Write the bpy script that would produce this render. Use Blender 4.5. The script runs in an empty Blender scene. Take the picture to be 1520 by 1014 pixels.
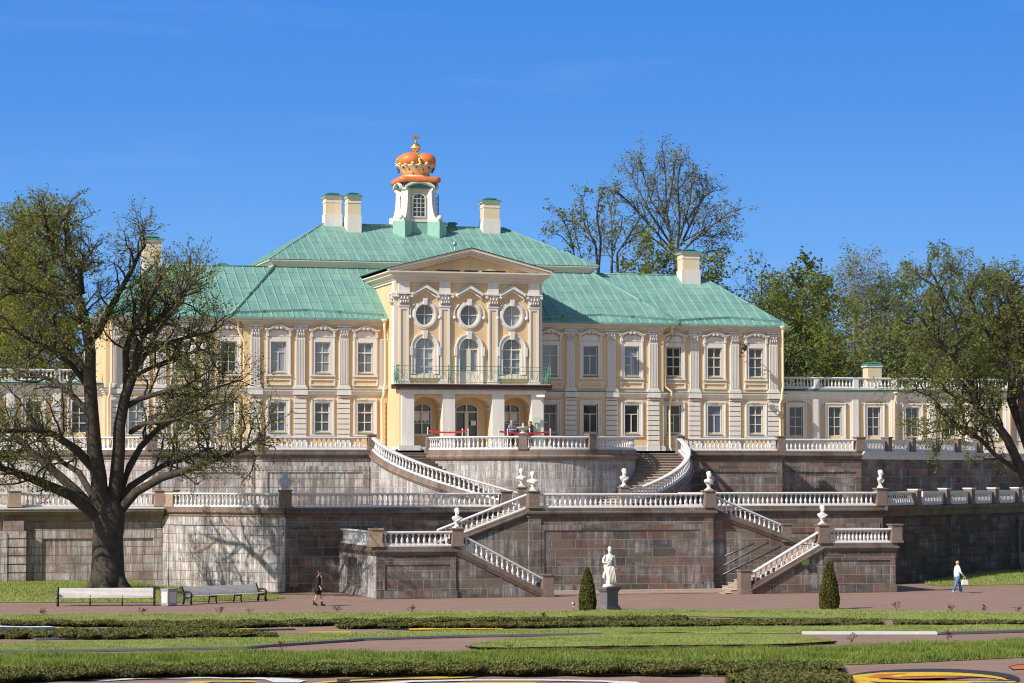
import bpy, bmesh, math, random
import numpy as np
from math import sin, cos, tan, pi, radians, atan, atan2, sqrt
from mathutils import Vector, Matrix
random.seed(7); RNG = np.random.default_rng(11)
SC = bpy.context.scene
COL = SC.collection

# ---------------------------------------------------------------- camera geometry
FPX, TH, H = 3900.0, radians(15.6), 6.43
PH = atan(193/3900)
CX, CY = -43.352, -133.5
def ray(x, y):
    a = (x-760)/FPX; b = -(y-507)/FPX
    f = cos(PH)-b*sin(PH); u = sin(PH)+b*cos(PH)
    return (a*cos(TH)+f*sin(TH), -a*sin(TH)+f*cos(TH), u)
def PY(x, y, Y):
    d = ray(x, y); t = (Y-CY)/d[1]
    return (CX+d[0]*t, Y, H+d[2]*t)
def PZ(x, y, z=0.0):
    d = ray(x, y); t = (z-H)/d[2]
    return (CX+d[0]*t, CY+d[1]*t, z)

# ---------------------------------------------------------------- materials
def _mat(name):
    m = bpy.data.materials.new(name); m.use_nodes = True
    nt = m.node_tree; b = nt.nodes['Principled BSDF']
    return m, nt, b
def N(nt, t, **kw):
    n = nt.nodes.new(t)
    for k, v in kw.items():
        if k in n.inputs: n.inputs[k].default_value = v
        else: setattr(n, k, v)
    return n
def ramp(nt, fac, stops, interp='LINEAR'):
    r = nt.nodes.new('ShaderNodeValToRGB'); r.color_ramp.interpolation = interp
    el = r.color_ramp.elements
    while len(el) < len(stops): el.new(0.5)
    for e, (p, c) in zip(el, stops):
        e.position = p; e.color = tuple(c)+(1,) if len(c) == 3 else c
    nt.links.new(fac, r.inputs[0]); return r.outputs[0]
def mix(nt, fac, a, b, mode='MIX'):
    n = nt.nodes.new('ShaderNodeMix'); n.data_type = 'RGBA'; n.blend_type = mode
    for i, v in ((0, fac), (6, a), (7, b)):
        if isinstance(v, (int, float)): n.inputs[i].default_value = v
        elif isinstance(v, (tuple, list)): n.inputs[i].default_value = tuple(v)+((1,) if len(v) == 3 else ())
        else: nt.links.new(v, n.inputs[i])
    return n.outputs[2]
def noise(nt, vec, scale, detail=4, rough=0.6):
    n = N(nt, 'ShaderNodeTexNoise', Scale=scale, Detail=detail, Roughness=rough)
    if vec is not None: nt.links.new(vec, n.inputs['Vector'])
    return n.outputs['Fac']
def objco(nt): return nt.nodes.new('ShaderNodeTexCoord').outputs['Object']
def geopos(nt): return nt.nodes.new('ShaderNodeNewGeometry').outputs['Position']
def uvco(nt): return nt.nodes.new('ShaderNodeTexCoord').outputs['UV']
def mapping(nt, vec, sc):
    m = N(nt, 'ShaderNodeMapping'); m.inputs['Scale'].default_value = sc
    nt.links.new(vec, m.inputs['Vector']); return m.outputs[0]
def bump(nt, b, h, strength=0.3, dist=0.02):
    n = N(nt, 'ShaderNodeBump', Strength=strength, Distance=dist)
    nt.links.new(h, n.inputs['Height']); nt.links.new(n.outputs[0], b.inputs['Normal'])
def plain(name, col, rough=0.7, var=0.12, scale=3.0, metal=0.0, bmp=0.0, spec=0.4):
    m, nt, b = _mat(name)
    p = geopos(nt)
    f = noise(nt, mapping(nt, p, (1.6, 1.6, 0.18)) if 'stucco' in name else p, scale, 6, 0.7)
    lo = tuple(c*(1-var) for c in col); hi = tuple(min(1, c*(1+var)) for c in col)
    nt.links.new(ramp(nt, f, [(0.3, lo), (0.7, hi)]), b.inputs['Base Color'])
    b.inputs['Roughness'].default_value = rough; b.inputs['Metallic'].default_value = metal
    b.inputs['Specular IOR Level'].default_value = spec
    if bmp: bump(nt, b, noise(nt, p, scale*8, 3), bmp, 0.02)
    return m
def granite(name, cols, row=0.45, wid=1.15, streak=0.5, mort=(0.20, 0.17, 0.155), streakcol=(0.60, 0.57, 0.56)):
    m, nt, b = _mat(name)
    uv = uvco(nt)
    # jitter the courses so that joints wander
    sx = nt.nodes.new('ShaderNodeSeparateXYZ'); nt.links.new(uv, sx.inputs[0])
    rowi = N(nt, 'ShaderNodeMath', operation='DIVIDE'); nt.links.new(sx.outputs[1], rowi.inputs[0]); rowi.inputs[1].default_value = row
    fl = N(nt, 'ShaderNodeMath', operation='FLOOR'); nt.links.new(rowi.outputs[0], fl.inputs[0])
    wn = N(nt, 'ShaderNodeTexWhiteNoise'); wn.noise_dimensions = '1D'; nt.links.new(fl.outputs[0], wn.inputs['W'])
    ad = N(nt, 'ShaderNodeMath', operation='MULTIPLY_ADD'); nt.links.new(wn.outputs['Value'], ad.inputs[0]); ad.inputs[1].default_value = 1.7
    nt.links.new(sx.outputs[0], ad.inputs[2])
    cb = nt.nodes.new('ShaderNodeCombineXYZ'); nt.links.new(ad.outputs[0], cb.inputs[0]); nt.links.new(sx.outputs[1], cb.inputs[1])
    br = N(nt, 'ShaderNodeTexBrick', Scale=1.0)
    br.inputs['Color1'].default_value = (0, 0, 0, 1); br.inputs['Color2'].default_value = (1, 1, 1, 1)
    br.inputs['Mortar'].default_value = (0.5, 0.5, 0.5, 1)
    br.inputs['Mortar Size'].default_value = 0.016; br.inputs['Mortar Smooth'].default_value = 0.4
    br.inputs['Brick Width'].default_value = wid; br.inputs['Row Height'].default_value = row
    br.offset = 0.5; br.squash = 0.72; br.squash_frequency = 3
    nt.links.new(cb.outputs[0], br.inputs['Vector'])
    n = len(cols)
    c = ramp(nt, br.outputs['Color'], [((i+0.5)/n, k) for i, k in enumerate(cols)])
    g = noise(nt, mapping(nt, uv, (1, 1, 1)), 9, 6, 0.7)
    c = mix(nt, 1.0, c, ramp(nt, g, [(0.25, (0.55, 0.55, 0.55)), (0.75, (1.3, 1.27, 1.25))]), 'MULTIPLY')
    # lime streaks that run down the face, starting at the joints
    s = noise(nt, mapping(nt, uv, (3.6, 0.22, 1)), 1.3, 6, 0.82)
    big = noise(nt, mapping(nt, uv, (0.35, 0.7, 1)), 1.0, 3, 0.6)
    sm = mix(nt, 1.0, ramp(nt, s, [(0.44, (0, 0, 0)), (0.60, (1, 1, 1))]), ramp(nt, big, [(0.64-streak*0.34, (0, 0, 0)), (0.74-streak*0.28, (1, 1, 1))]), 'MULTIPLY')
    fr = N(nt, 'ShaderNodeMath', operation='FRACT'); nt.links.new(rowi.outputs[0], fr.inputs[0])
    sm = mix(nt, 1.0, sm, ramp(nt, fr.outputs[0], [(0.0, (0.72,)*3), (0.6, (1,)*3), (1.0, (0.9,)*3)]), 'MULTIPLY')
    c = mix(nt, sm, c, streakcol)
    dk = noise(nt, mapping(nt, uv, (0.8, 0.25, 1)), 1.1, 4, 0.65)
    c = mix(nt, 1.0, c, ramp(nt, dk, [(0.34, (0.62, 0.6, 0.58)), (0.52, (1, 1, 1))]), 'MULTIPLY')
    c = mix(nt, br.outputs['Fac'], c, mort)
    nt.links.new(c, b.inputs['Base Color']); b.inputs['Roughness'].default_value = 0.85
    b.inputs['Specular IOR Level'].default_value = 0.25
    inv = N(nt, 'ShaderNodeMath', operation='SUBTRACT'); inv.inputs[0].default_value = 1.0; nt.links.new(br.outputs['Fac'], inv.inputs[1])
    a2 = N(nt, 'ShaderNodeMath', operation='MULTIPLY_ADD'); nt.links.new(g, a2.inputs[0]); a2.inputs[1].default_value = 0.5; nt.links.new(inv.outputs[0], a2.inputs[2])
    a3 = N(nt, 'ShaderNodeMath', operation='MULTIPLY_ADD'); nt.links.new(br.outputs['Color'], a3.inputs[0]); a3.inputs[1].default_value = 0.6; nt.links.new(a2.outputs[0], a3.inputs[2])
    bump(nt, b, a3.outputs[0], 0.6, 0.03)
    return m
def roofmat(name, col):
    m, nt, b = _mat(name)
    uv = uvco(nt)
    br = N(nt, 'ShaderNodeTexBrick', Scale=1.0)
    br.inputs['Color1'].default_value = (0.25,)*3+(1,); br.inputs['Color2'].default_value = (0.75,)*3+(1,)
    br.inputs['Mortar'].default_value = (0.5,)*3+(1,); br.inputs['Mortar Size'].default_value = 0.022
    br.inputs['Brick Width'].default_value = 0.7; br.inputs['Row Height'].default_value = 1.15; br.offset = 0.4; br.offset_frequency = 3
    nt.links.new(uv, br.inputs['Vector'])
    c = mix(nt, 1.0, col, ramp(nt, br.outputs['Color'], [(0.0, (0.84,)*3), (1.0, (1.1,)*3)]), 'MULTIPLY')
    nn = noise(nt, geopos(nt), 0.7, 5)
    c = mix(nt, 1.0, c, ramp(nt, nn, [(0.3, (0.74, 0.83, 0.86)), (0.7, (1.16, 1.08, 1.05))]), 'MULTIPLY')
    st = noise(nt, mapping(nt, uv, (3.0, 0.3, 1)), 1.0, 4)
    c = mix(nt, 1.0, c, ramp(nt, st, [(0.3, (0.9,)*3), (0.7, (1.08,)*3)]), 'MULTIPLY')
    c = mix(nt, br.outputs['Fac'], c, tuple(k*0.45 for k in col))
    nt.links.new(c, b.inputs['Base Color']); b.inputs['Roughness'].default_value = 0.5
    b.inputs['Specular IOR Level'].default_value = 0.35
    bump(nt, b, noise(nt, geopos(nt), 1.6, 2), 0.25, 0.05)
    return m
def glassmat(name, col, rough=0.06, curtain=None):
    m, nt, b = _mat(name)
    p = geopos(nt)
    f = noise(nt, p, 1.7, 3)
    c = ramp(nt, f, [(0.35, tuple(k*0.6 for k in col)), (0.65, tuple(k*1.4 for k in col))])
    if curtain:
        w = noise(nt, mapping(nt, p, (9, 9, 0.5)), 1.0, 3)
        c = mix(nt, ramp(nt, w, [(0.3, (0.25,)*3), (0.7, (0.9,)*3)]), c, curtain)
    rnd = nt.nodes.new('ShaderNodeObjectInfo').outputs['Random']
    c = mix(nt, 1.0, c, ramp(nt, rnd, [(0.0, (0.45, 0.47, 0.5)), (1.0, (1.45, 1.42, 1.38))]), 'MULTIPLY')
    nt.links.new(c, b.inputs['Base Color']); b.inputs['Roughness'].default_value = rough
    b.inputs['Specular IOR Level'].default_value = 0.9
    bump(nt, b, noise(nt, p, 0.9, 1), 0.12, 0.05)
    return m
def leafmat(name, a, b_, trans=0.35, sc=0.6):
    m, nt, b = _mat(name)
    f = noise(nt, geopos(nt), sc, 3); r = nt.nodes.new('ShaderNodeNewGeometry').outputs['Random Per Island']
    c = mix(nt, r, ramp(nt, f, [(0.3, tuple(k*0.75 for k in a)), (0.7, b_)]), mix(nt, 0.5, a, b_))
    nt.links.new(c, b.inputs['Base Color']); b.inputs['Roughness'].default_value = 0.6
    b.inputs['Specular IOR Level'].default_value = 0.2
    t = N(nt, 'ShaderNodeBsdfTranslucent'); nt.links.new(c, t.inputs[0])
    mx = N(nt, 'ShaderNodeMixShader'); mx.inputs[0].default_value = trans
    nt.links.new(b.outputs[0], mx.inputs[1]); nt.links.new(t.outputs[0], mx.inputs[2])
    nt.links.new(mx.outputs[0], nt.nodes['Material Output'].inputs['Surface'])
    return m

M = {}
M['yellow'] = plain('yellow_stucco', (0.68, 0.485, 0.275), 0.85, 0.10, 1.2, bmp=0.05)
M['pale'] = plain('pale_stucco', (0.68, 0.54, 0.37), 0.85, 0.06, 1.2, bmp=0.05)
M['white'] = plain('white_stucco', (0.68, 0.635, 0.585), 0.8, 0.11, 1.5, bmp=0.05)
M['cream'] = plain('cream_paint', (0.66, 0.585, 0.48), 0.6, 0.05, 2)
M['rail'] = plain('white_rail_paint', (0.66, 0.635, 0.62), 0.65, 0.08, 4, bmp=0.1)
M['marble'] = plain('white_marble', (0.72, 0.68, 0.63), 0.55, 0.10, 6, bmp=0.15)
M['plinthgrey'] = plain('grey_marble', (0.56, 0.54, 0.52), 0.6, 0.15, 3)
M['darkstone'] = plain('weathered_grey_stone', (0.125, 0.115, 0.12), 0.75, 0.2, 5, bmp=0.2)
M['roof'] = roofmat('green_metal_roof', (0.192, 0.362, 0.305))
M['seam'] = plain('pale_green_seam', (0.25, 0.44, 0.365), 0.5, 0.1, 2)
M['greenmetal'] = plain('green_paint', (0.055, 0.20, 0.15), 0.5, 0.12, 3)
M['sillgreen'] = plain('green_grey_flashing', (0.19, 0.24, 0.19), 0.55, 0.15, 4)
M['railgreen'] = plain('balcony_green_iron', (0.07, 0.20, 0.15), 0.6, 0.2, 6)
M['brown'] = plain('brown_fascia', (0.060, 0.028, 0.022), 0.6, 0.2, 3)
M['pipe'] = plain('peach_pipe', (0.82, 0.62, 0.40), 0.45, 0.05, 3)
M['orange'] = plain('orange_cushion', (0.75, 0.20, 0.055), 0.42, 0.06, 1.5)
M['gold'] = plain('gilt', (0.95, 0.66, 0.22), 0.28, 0.12, 8, metal=0.9)
M['palegold'] = plain('pale_gilt', (0.78, 0.62, 0.36), 0.4, 0.2, 8, metal=0.15)
M['silver'] = plain('dark_jewels', (0.10, 0.10, 0.13), 0.3, 0.2, 8, metal=0.6)
M['crossmetal'] = plain('dull_brass', (0.42, 0.38, 0.27), 0.45, 0.15, 8, metal=0.6)
M['glassdark'] = glassmat('dark_window_glass', (0.012, 0.016, 0.024))
M['glasscurt'] = glassmat('curtained_window_glass', (0.07, 0.12, 0.20), 0.08, (0.36, 0.41, 0.48))
M['glassblue'] = glassmat('blue_window_glass', (0.03, 0.06, 0.12), 0.06, (0.06, 0.09, 0.14))
G1 = [(0.120, 0.098, 0.086), (0.215, 0.135, 0.112), (0.135, 0.128, 0.124), (0.185, 0.145, 0.122), (0.240, 0.150, 0.128), (0.105, 0.100, 0.100), (0.165, 0.132, 0.112), (0.20, 0.16, 0.135)]
M['granite'] = granite('granite_blocks', [tuple(0.92*c*w for c, w in zip(k, (1.0, 0.985, 0.965))) for k in G1], 0.47, 1.35, 0.50, mort=(0.27, 0.24, 0.215), streakcol=(0.37, 0.35, 0.345))
M['graniteshade'] = granite('shade_darkened_granite', [tuple(0.50*c for c in k) for k in G1], 0.47, 1.2, 0.42, mort=(0.045, 0.04, 0.037), streakcol=(0.24, 0.235, 0.25))  # granite colours darkened, shade of the receding right wall put into the stone
M['granitepale'] = granite('lime_stained_granite', [(0.30, 0.245, 0.215), (0.25, 0.225, 0.21), (0.40, 0.33, 0.29), (0.235, 0.22, 0.215), (0.36, 0.28, 0.245), (0.32, 0.30, 0.29)], 0.50, 1.0, 0.92, mort=(0.16, 0.14, 0.125), streakcol=(0.72, 0.69, 0.67))
M['granitepink'] = granite('pink_granite_blocks', [(0.31, 0.215, 0.185), (0.36, 0.25, 0.21), (0.29, 0.23, 0.215), (0.38, 0.25, 0.21), (0.30, 0.255, 0.24), (0.44, 0.36, 0.32)], 0.46, 0.95, 0.75, mort=(0.17, 0.135, 0.12), streakcol=(0.66, 0.62, 0.59))
M['granitestair'] = granite('pale_pink_granite_blocks', [(0.235, 0.20, 0.185), (0.29, 0.235, 0.21), (0.215, 0.205, 0.20), (0.31, 0.25, 0.225), (0.27, 0.25, 0.24)], 0.46, 1.0, 0.85, mort=(0.44, 0.40, 0.375), streakcol=(0.62, 0.60, 0.59))
M['coping'] = granite('coping_stone', [(0.17, 0.125, 0.105), (0.205, 0.155, 0.13), (0.155, 0.13, 0.12), (0.19, 0.15, 0.125)], 3.0, 1.8, 0.1, mort=(0.10, 0.085, 0.075))
M['copinglight'] = granite('light_coping_stone', [(0.25, 0.185, 0.15), (0.30, 0.225, 0.185), (0.23, 0.19, 0.165)], 3.0, 1.6, 0.15, mort=(0.15, 0.12, 0.10))
M['pier'] = plain('brown_granite_pier', (0.20, 0.148, 0.122), 0.8, 0.25, 5, bmp=0.25)
M['pierlight'] = plain('sandy_granite_pier', (0.36, 0.26, 0.185), 0.8, 0.2, 5, bmp=0.25)
M['step'] = plain('stair_stone', (0.40, 0.31, 0.245), 0.8, 0.18, 4, bmp=0.2)
M['stepdark'] = plain('stair_stone_brown', (0.30, 0.235, 0.185), 0.8, 0.2, 4, bmp=0.2)
M['paving'] = plain('terrace_paving', (0.34, 0.28, 0.25), 0.85, 0.15, 2)
M['iron'] = plain('black_iron', (0.02, 0.02, 0.022), 0.5, 0.2, 5)
M['steel'] = plain('grey_steel', (0.42, 0.42, 0.43), 0.4, 0.1, 5, metal=0.7)
M['binlight'] = plain('grey_bin_panel', (0.30, 0.30, 0.315), 0.6, 0.15, 6, bmp=0.2)
M['slat'] = plain('white_bench_slat', (0.58, 0.53, 0.49), 0.6, 0.12, 3)
M['red'] = plain('red_ribbon', (0.62, 0.03, 0.025), 0.6, 0.1, 5)
M['bark'] = plain('oak_bark', (0.058, 0.048, 0.037), 0.95, 0.45, 2.5, bmp=0.8)
M['barkgrey'] = plain('grey_bark', (0.08, 0.069, 0.058), 0.95, 0.3, 2.5, bmp=0.5)
M['barkbirch'] = plain('birch_bark', (0.27, 0.24, 0.205), 0.85, 0.5, 2.0)
M['leafoak'] = leafmat('young_oak_leaf', (0.16, 0.185, 0.034), (0.31, 0.325, 0.065), 0.45)
M['leafmaple'] = leafmat('bright_maple_leaf', (0.19, 0.21, 0.022), (0.34, 0.33, 0.05), 0.5)
M['grasstall'] = leafmat('tall_grass_blade', (0.135, 0.20, 0.032), (0.31, 0.36, 0.075), 0.35, 0.9)
M['leafmid'] = leafmat('spring_leaf', (0.15, 0.19, 0.038), (0.30, 0.315, 0.08), 0.5)
M['leafdark'] = leafmat('dark_leaf', (0.085, 0.12, 0.034), (0.17, 0.20, 0.058), 0.15)
M['leafbirch'] = leafmat('birch_leaf', (0.14, 0.17, 0.07), (0.25, 0.27, 0.12), 0.3)
M['leafelm'] = leafmat('elm_bud', (0.16, 0.165, 0.065), (0.26, 0.25, 0.11), 0.25)
M['leafhedge'] = leafmat('hedge_leaf', (0.075, 0.088, 0.020), (0.185, 0.18, 0.05), 0.15, 1.2)
M['leafthuja'] = leafmat('thuja_leaf', (0.045, 0.06, 0.014), (0.15, 0.13, 0.03), 0.15, 2.5)
M['grassblade'] = leafmat('grass_blade', (0.225, 0.28, 0.06), (0.42, 0.45, 0.15), 0.3, 0.35)
M['rose'] = leafmat('red_young_leaves', (0.11, 0.018, 0.014), (0.15, 0.04, 0.03), 0.2, 2)
M['skin'] = plain('skin', (0.52, 0.30, 0.21), 0.6, 0.05, 5)
M['black'] = plain('black_cloth', (0.012, 0.012, 0.014), 0.85, 0.2, 8)
M['greycloth'] = plain('grey_scarf', (0.40, 0.40, 0.43), 0.85, 0.3, 14)
M['whitecloth'] = plain('white_cloth', (0.78, 0.76, 0.72), 0.85, 0.06, 8)
M['jeans'] = plain('blue_denim', (0.11, 0.19, 0.40), 0.85, 0.25, 8)
M['hairbrown'] = plain('dark_brown_hair', (0.03, 0.014, 0.009), 0.6, 0.3, 20)
M['hairblond'] = plain('blond_hair', (0.55, 0.36, 0.16), 0.6, 0.2, 20)
M['hairgrey'] = plain('grey_hair', (0.30, 0.26, 0.24), 0.6, 0.2, 20)
M['bluecloth'] = plain('grey_blue_cloth', (0.22, 0.25, 0.34), 0.85, 0.1, 8)
M['maroon'] = plain('maroon_cloth', (0.16, 0.02, 0.05), 0.85, 0.1, 8)
M['signgreen'] = plain('green_sign', (0.10, 0.13, 0.05), 0.6, 0.1, 5)
M['noticeface'] = plain('pale_green_notice', (0.55, 0.62, 0.48), 0.7, 0.2, 25)
M['flowerwhite'] = plain('white_chips', (0.72, 0.71, 0.70), 0.9, 0.38, 9, bmp=0.6)
M['floweryellow'] = plain('yellow_chips', (0.72, 0.44, 0.03), 0.9, 0.38, 9, bmp=0.6)
M['flowerorange'] = plain('orange_chips', (0.55, 0.15, 0.03), 0.9, 0.38, 9, bmp=0.6)
M['flowerblue'] = plain('blue_chips', (0.04, 0.12, 0.42), 0.9, 0.38, 9, bmp=0.6)
M['flowerblack'] = plain('black_chips', (0.035, 0.033, 0.035), 0.9, 0.38, 9, bmp=0.6)
M['flowergreen'] = plain('green_chips', (0.10, 0.22, 0.15), 0.9, 0.38, 9, bmp=0.6)
M['edging'] = plain('grey_edging_strip', (0.13, 0.125, 0.13), 0.7, 0.2, 6)
M['turfedge'] = plain('dark_soil_edge', (0.045, 0.03, 0.02), 0.95, 0.4, 6)
M['curbwhite'] = plain('white_kerb', (0.62, 0.60, 0.56), 0.8, 0.1, 6)
def ground_mats():
    m, nt, b = _mat('pink_gravel'); p = geopos(nt)
    f = noise(nt, p, 14, 6, 0.85); g = noise(nt, mapping(nt, p, (0.5, 1.5, 1)), 0.6, 5, 0.7)
    c = ramp(nt, f, [(0.25, (0.19, 0.11, 0.078)), (0.55, (0.31, 0.192, 0.142)), (0.8, (0.42, 0.29, 0.225))])
    c = mix(nt, 1.0, c, ramp(nt, g, [(0.3, (0.78, 0.79, 0.80)), (0.7, (1.14, 1.11, 1.08))]), 'MULTIPLY')
    v = N(nt, 'ShaderNodeTexVoronoi', Scale=1.9); nt.links.new(p, v.inputs['Vector'])
    c = mix(nt, ramp(nt, v.outputs['Distance'], [(0.06, (1, 1, 1)), (0.085, (0, 0, 0))]), c, (0.66, 0.58, 0.52))
    nt.links.new(c, b.inputs['Base Color']); b.inputs['Roughness'].default_value = 0.95
    bump(nt, b, f, 0.5, 0.02); M['gravel'] = m
    m, nt, b = _mat('turf_soil'); p = geopos(nt)
    f = noise(nt, p, 7, 5, 0.7)
    nt.links.new(ramp(nt, f, [(0.3, (0.15, 0.18, 0.035)), (0.7, (0.29, 0.32, 0.08))]), b.inputs['Base Color'])
    b.inputs['Roughness'].default_value = 0.95; bump(nt, b, f, 0.8, 0.08); M['turf'] = m
    m, nt, b = _mat('hedge_core'); p = geopos(nt)
    nt.links.new(ramp(nt, noise(nt, p, 9, 4), [(0.3, (0.018, 0.022, 0.008)), (0.7, (0.04, 0.045, 0.014))]), b.inputs['Base Color'])
    b.inputs['Roughness'].default_value = 1.0; M['hedgecore'] = m
    m, nt, b = _mat('far_meadow'); p = geopos(nt)
    nt.links.new(ramp(nt, noise(nt, p, 0.3, 5), [(0.3, (0.05, 0.07, 0.02)), (0.7, (0.10, 0.13, 0.035))]), b.inputs['Base Color'])
    b.inputs['Roughness'].default_value = 1.0; M['meadow'] = m
ground_mats()

# ---------------------------------------------------------------- mesh builder
class MB:
    def __init__(s): s.v = []; s.f = []; s.uv = []; s.sm = []
    def add(s, vs, fs, uvs=None, smooth=False):
        o = len(s.v); s.v += [tuple(p) for p in vs]
        for k, f in enumerate(fs):
            s.f.append(tuple(i+o for i in f))
            s.uv.append(uvs[k] if uvs else None); s.sm.append(smooth)
    def quad(s, a, b, c, d, uv=None): s.add([a, b, c, d], [(0, 1, 2, 3)], [uv] if uv else None)
    def poly(s, pts, uv=None): s.add(pts, [tuple(range(len(pts)))], [uv] if uv else None)
    def box(s, x0, x1, y0, y1, z0, z1):
        v = [(x0, y0, z0), (x1, y0, z0), (x1, y1, z0), (x0, y1, z0), (x0, y0, z1), (x1, y0, z1), (x1, y1, z1), (x0, y1, z1)]
        f = [(0, 3, 2, 1), (4, 5, 6, 7), (0, 1, 5, 4), (1, 2, 6, 5), (2, 3, 7, 6), (3, 0, 4, 7)]
        uv = []
        for q in f:
            p = [v[i] for i in q]
            if q in ((0, 3, 2, 1), (4, 5, 6, 7)): uv.append([(a[0], a[1]) for a in p])
            elif p[0][1] == p[1][1] == p[2][1]: uv.append([(a[0], a[2]) for a in p])
            else: uv.append([(a[1], a[2]) for a in p])
        s.add(v, f, uv)
    def cbox(s, c, sx, sy, sz, rot=0.0, taper=1.0):
        cs, sn = cos(rot), sin(rot); v = []
        for z, k in ((0, 1.0), (sz, taper)):
            for x, y in ((-1, -1), (1, -1), (1, 1), (-1, 1)):
                X, Y = x*sx/2*k, y*sy/2*k
                v.append((c[0]+X*cs-Y*sn, c[1]+X*sn+Y*cs, c[2]+z))
        s.add(v, [(0, 3, 2, 1), (4, 5, 6, 7), (0, 1, 5, 4), (1, 2, 6, 5), (2, 3, 7, 6), (3, 0, 4, 7)])
    def xzprism(s, pts, y0, y1):                 # polygon in XZ seen from -Y (counter-clockwise), extruded y0 (front) -> y1
        n = len(pts)
        v = [(x, y0, z) for x, z in pts]+[(x, y1, z) for x, z in pts]
        uv = [list(pts), list(reversed(pts))]+[[(y0, 0), (y1, 0), (y1, 1), (y0, 1)]]*n
        s.add(v, [tuple(range(n)), tuple(range(2*n-1, n-1, -1))]+[(i, i+n, (i+1) % n+n, (i+1) % n) for i in range(n)], uv)
    def xyprism(s, pts, z0, z1):
        n = len(pts)
        v = [(x, y, z0) for x, y in pts]+[(x, y, z1) for x, y in pts]
        f = [tuple(range(n-1, -1, -1)), tuple(range(n, 2*n))]+[(i, (i+1) % n, (i+1) % n+n, i+n) for i in range(n)]
        uv = [[pts[i] for i in range(n-1, -1, -1)], list(pts)]; L = 0
        for i in range(n):
            a, b = pts[i], pts[(i+1) % n]; d = math.hypot(b[0]-a[0], b[1]-a[1])
            uv.append([(L, z0), (L+d, z0), (L+d, z1), (L, z1)]); L += d
        s.add(v, f, uv)
    def lathe(s, c, prof, seg=12, a0=0.0, sx=1.0, sy=1.0, cap=True):
        v = []
        for r, z in prof:
            for k in range(seg):
                a = a0+2*pi*k/seg; v.append((c[0]+r*cos(a)*sx, c[1]+r*sin(a)*sy, c[2]+z))
        f = []
        for i in range(len(prof)-1):
            for k in range(seg):
                f.append((i*seg+k, i*seg+(k+1) % seg, (i+1)*seg+(k+1) % seg, (i+1)*seg+k))
        if cap: f.append(tuple(range(seg-1, -1, -1))); f.append(tuple(range((len(prof)-1)*seg, len(prof)*seg)))
        s.add(v, f, None, seg > 6)
    def loft(s, rings, seg=14, folds=None, cap=True):     # rings: (cx,cy,cz,rx,ry[,rot])
        v = []
        for i, r in enumerate(rings):
            rot = r[5] if len(r) > 5 else 0.0
            for k in range(seg):
                a = 2*pi*k/seg; m = 1.0
                if folds: m = 1+folds(i, a)
                x, y = r[3]*cos(a)*m, r[4]*sin(a)*m
                v.append((r[0]+x*cos(rot)-y*sin(rot), r[1]+x*sin(rot)+y*cos(rot), r[2]))
        f = []
        for i in range(len(rings)-1):
            for k in range(seg):
                f.append((i*seg+k, i*seg+(k+1) % seg, (i+1)*seg+(k+1) % seg, (i+1)*seg+k))
        if cap: f.append(tuple(range(seg-1, -1, -1))); f.append(tuple(range((len(rings)-1)*seg, len(rings)*seg)))
        s.add(v, f, None, True)
    def tube(s, pts, rad, seg=6, cap=True):
        n = len(pts); P = [Vector(p) for p in pts]
        if not isinstance(rad, (list, tuple)): rad = [rad]*n
        v = []
        for i in range(n):
            t = (P[min(i+1, n-1)]-P[max(i-1, 0)])
            t = t.normalized() if t.length > 1e-9 else Vector((0, 0, 1))
            ref = Vector((0, 0, 1)) if abs(t.z) < 0.9 else Vector((1, 0, 0))
            a = t.cross(ref).normalized(); b = a.cross(t)
            for k in range(seg):
                q = P[i]+(a*cos(2*pi*k/seg)+b*sin(2*pi*k/seg))*rad[i]; v.append(tuple(q))
        f = []
        for i in range(n-1):
            for k in range(seg):
                f.append((i*seg+k, (i+1)*seg+k, (i+1)*seg+(k+1) % seg, i*seg+(k+1) % seg))
        if cap: f.append(tuple(range(seg))); f.append(tuple(range(n*seg-1, (n-1)*seg-1, -1)))
        s.add(v, f, None, seg > 4)
    def sphere(s, c, rx, ry=None, rz=None, seg=12, rings=8):
        ry = ry or rx; rz = rz or rx
        s.lathe((c[0], c[1], c[2]), [(max(1e-4, rx*sin(pi*i/rings)), -rz*cos(pi*i/rings)) for i in range(rings+1)], seg, 0, 1.0, ry/rx, False)
    def sweep(s, path, prof, closed=False):      # path 3-D; prof (out, up): out is to the right of the path
        n = len(path); P = [Vector(p) for p in path]
        rings = []; L = 0; Ls = []
        for i in range(n):
            if i: L += math.hypot(P[i].x-P[i-1].x, P[i].y-P[i-1].y)
            Ls.append(L)
            def dr(a, b):
                d = Vector((b.x-a.x, b.y-a.y)); return d.normalized()
            if 0 < i < n-1: d1 = dr(P[i-1], P[i]); d2 = dr(P[i], P[i+1])
            elif i == 0: d1 = d2 = dr(P[0], P[1])
            else: d1 = d2 = dr(P[-2], P[-1])
            n1 = Vector((d1.y, -d1.x)); n2 = Vector((d2.y, -d2.x)); m = (n1+n2)
            m = m/max(0.25, m.dot(n1)) if m.length > 1e-6 else n1
            rings.append([(P[i].x+m.x*o, P[i].y+m.y*o, P[i].z+z) for o, z in prof])
        k = len(prof); pl = [0]
        for j in range(1, k+1): pl.append(pl[-1]+math.hypot(prof[j % k][0]-prof[j-1][0], prof[j % k][1]-prof[j-1][1]))
        v = [p for r in rings for p in r]; f = []; uv = []
        for i in range(n-1):
            for j in range(k):
                j2 = (j+1) % k
                f.append((i*k+j, (i+1)*k+j, (i+1)*k+j2, i*k+j2))
                uv.append([(Ls[i], pl[j]), (Ls[i+1], pl[j]), (Ls[i+1], pl[j+1]), (Ls[i], pl[j+1])])
        f.append(tuple(range(k))); uv.append([(0, 0)]*k)
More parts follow.
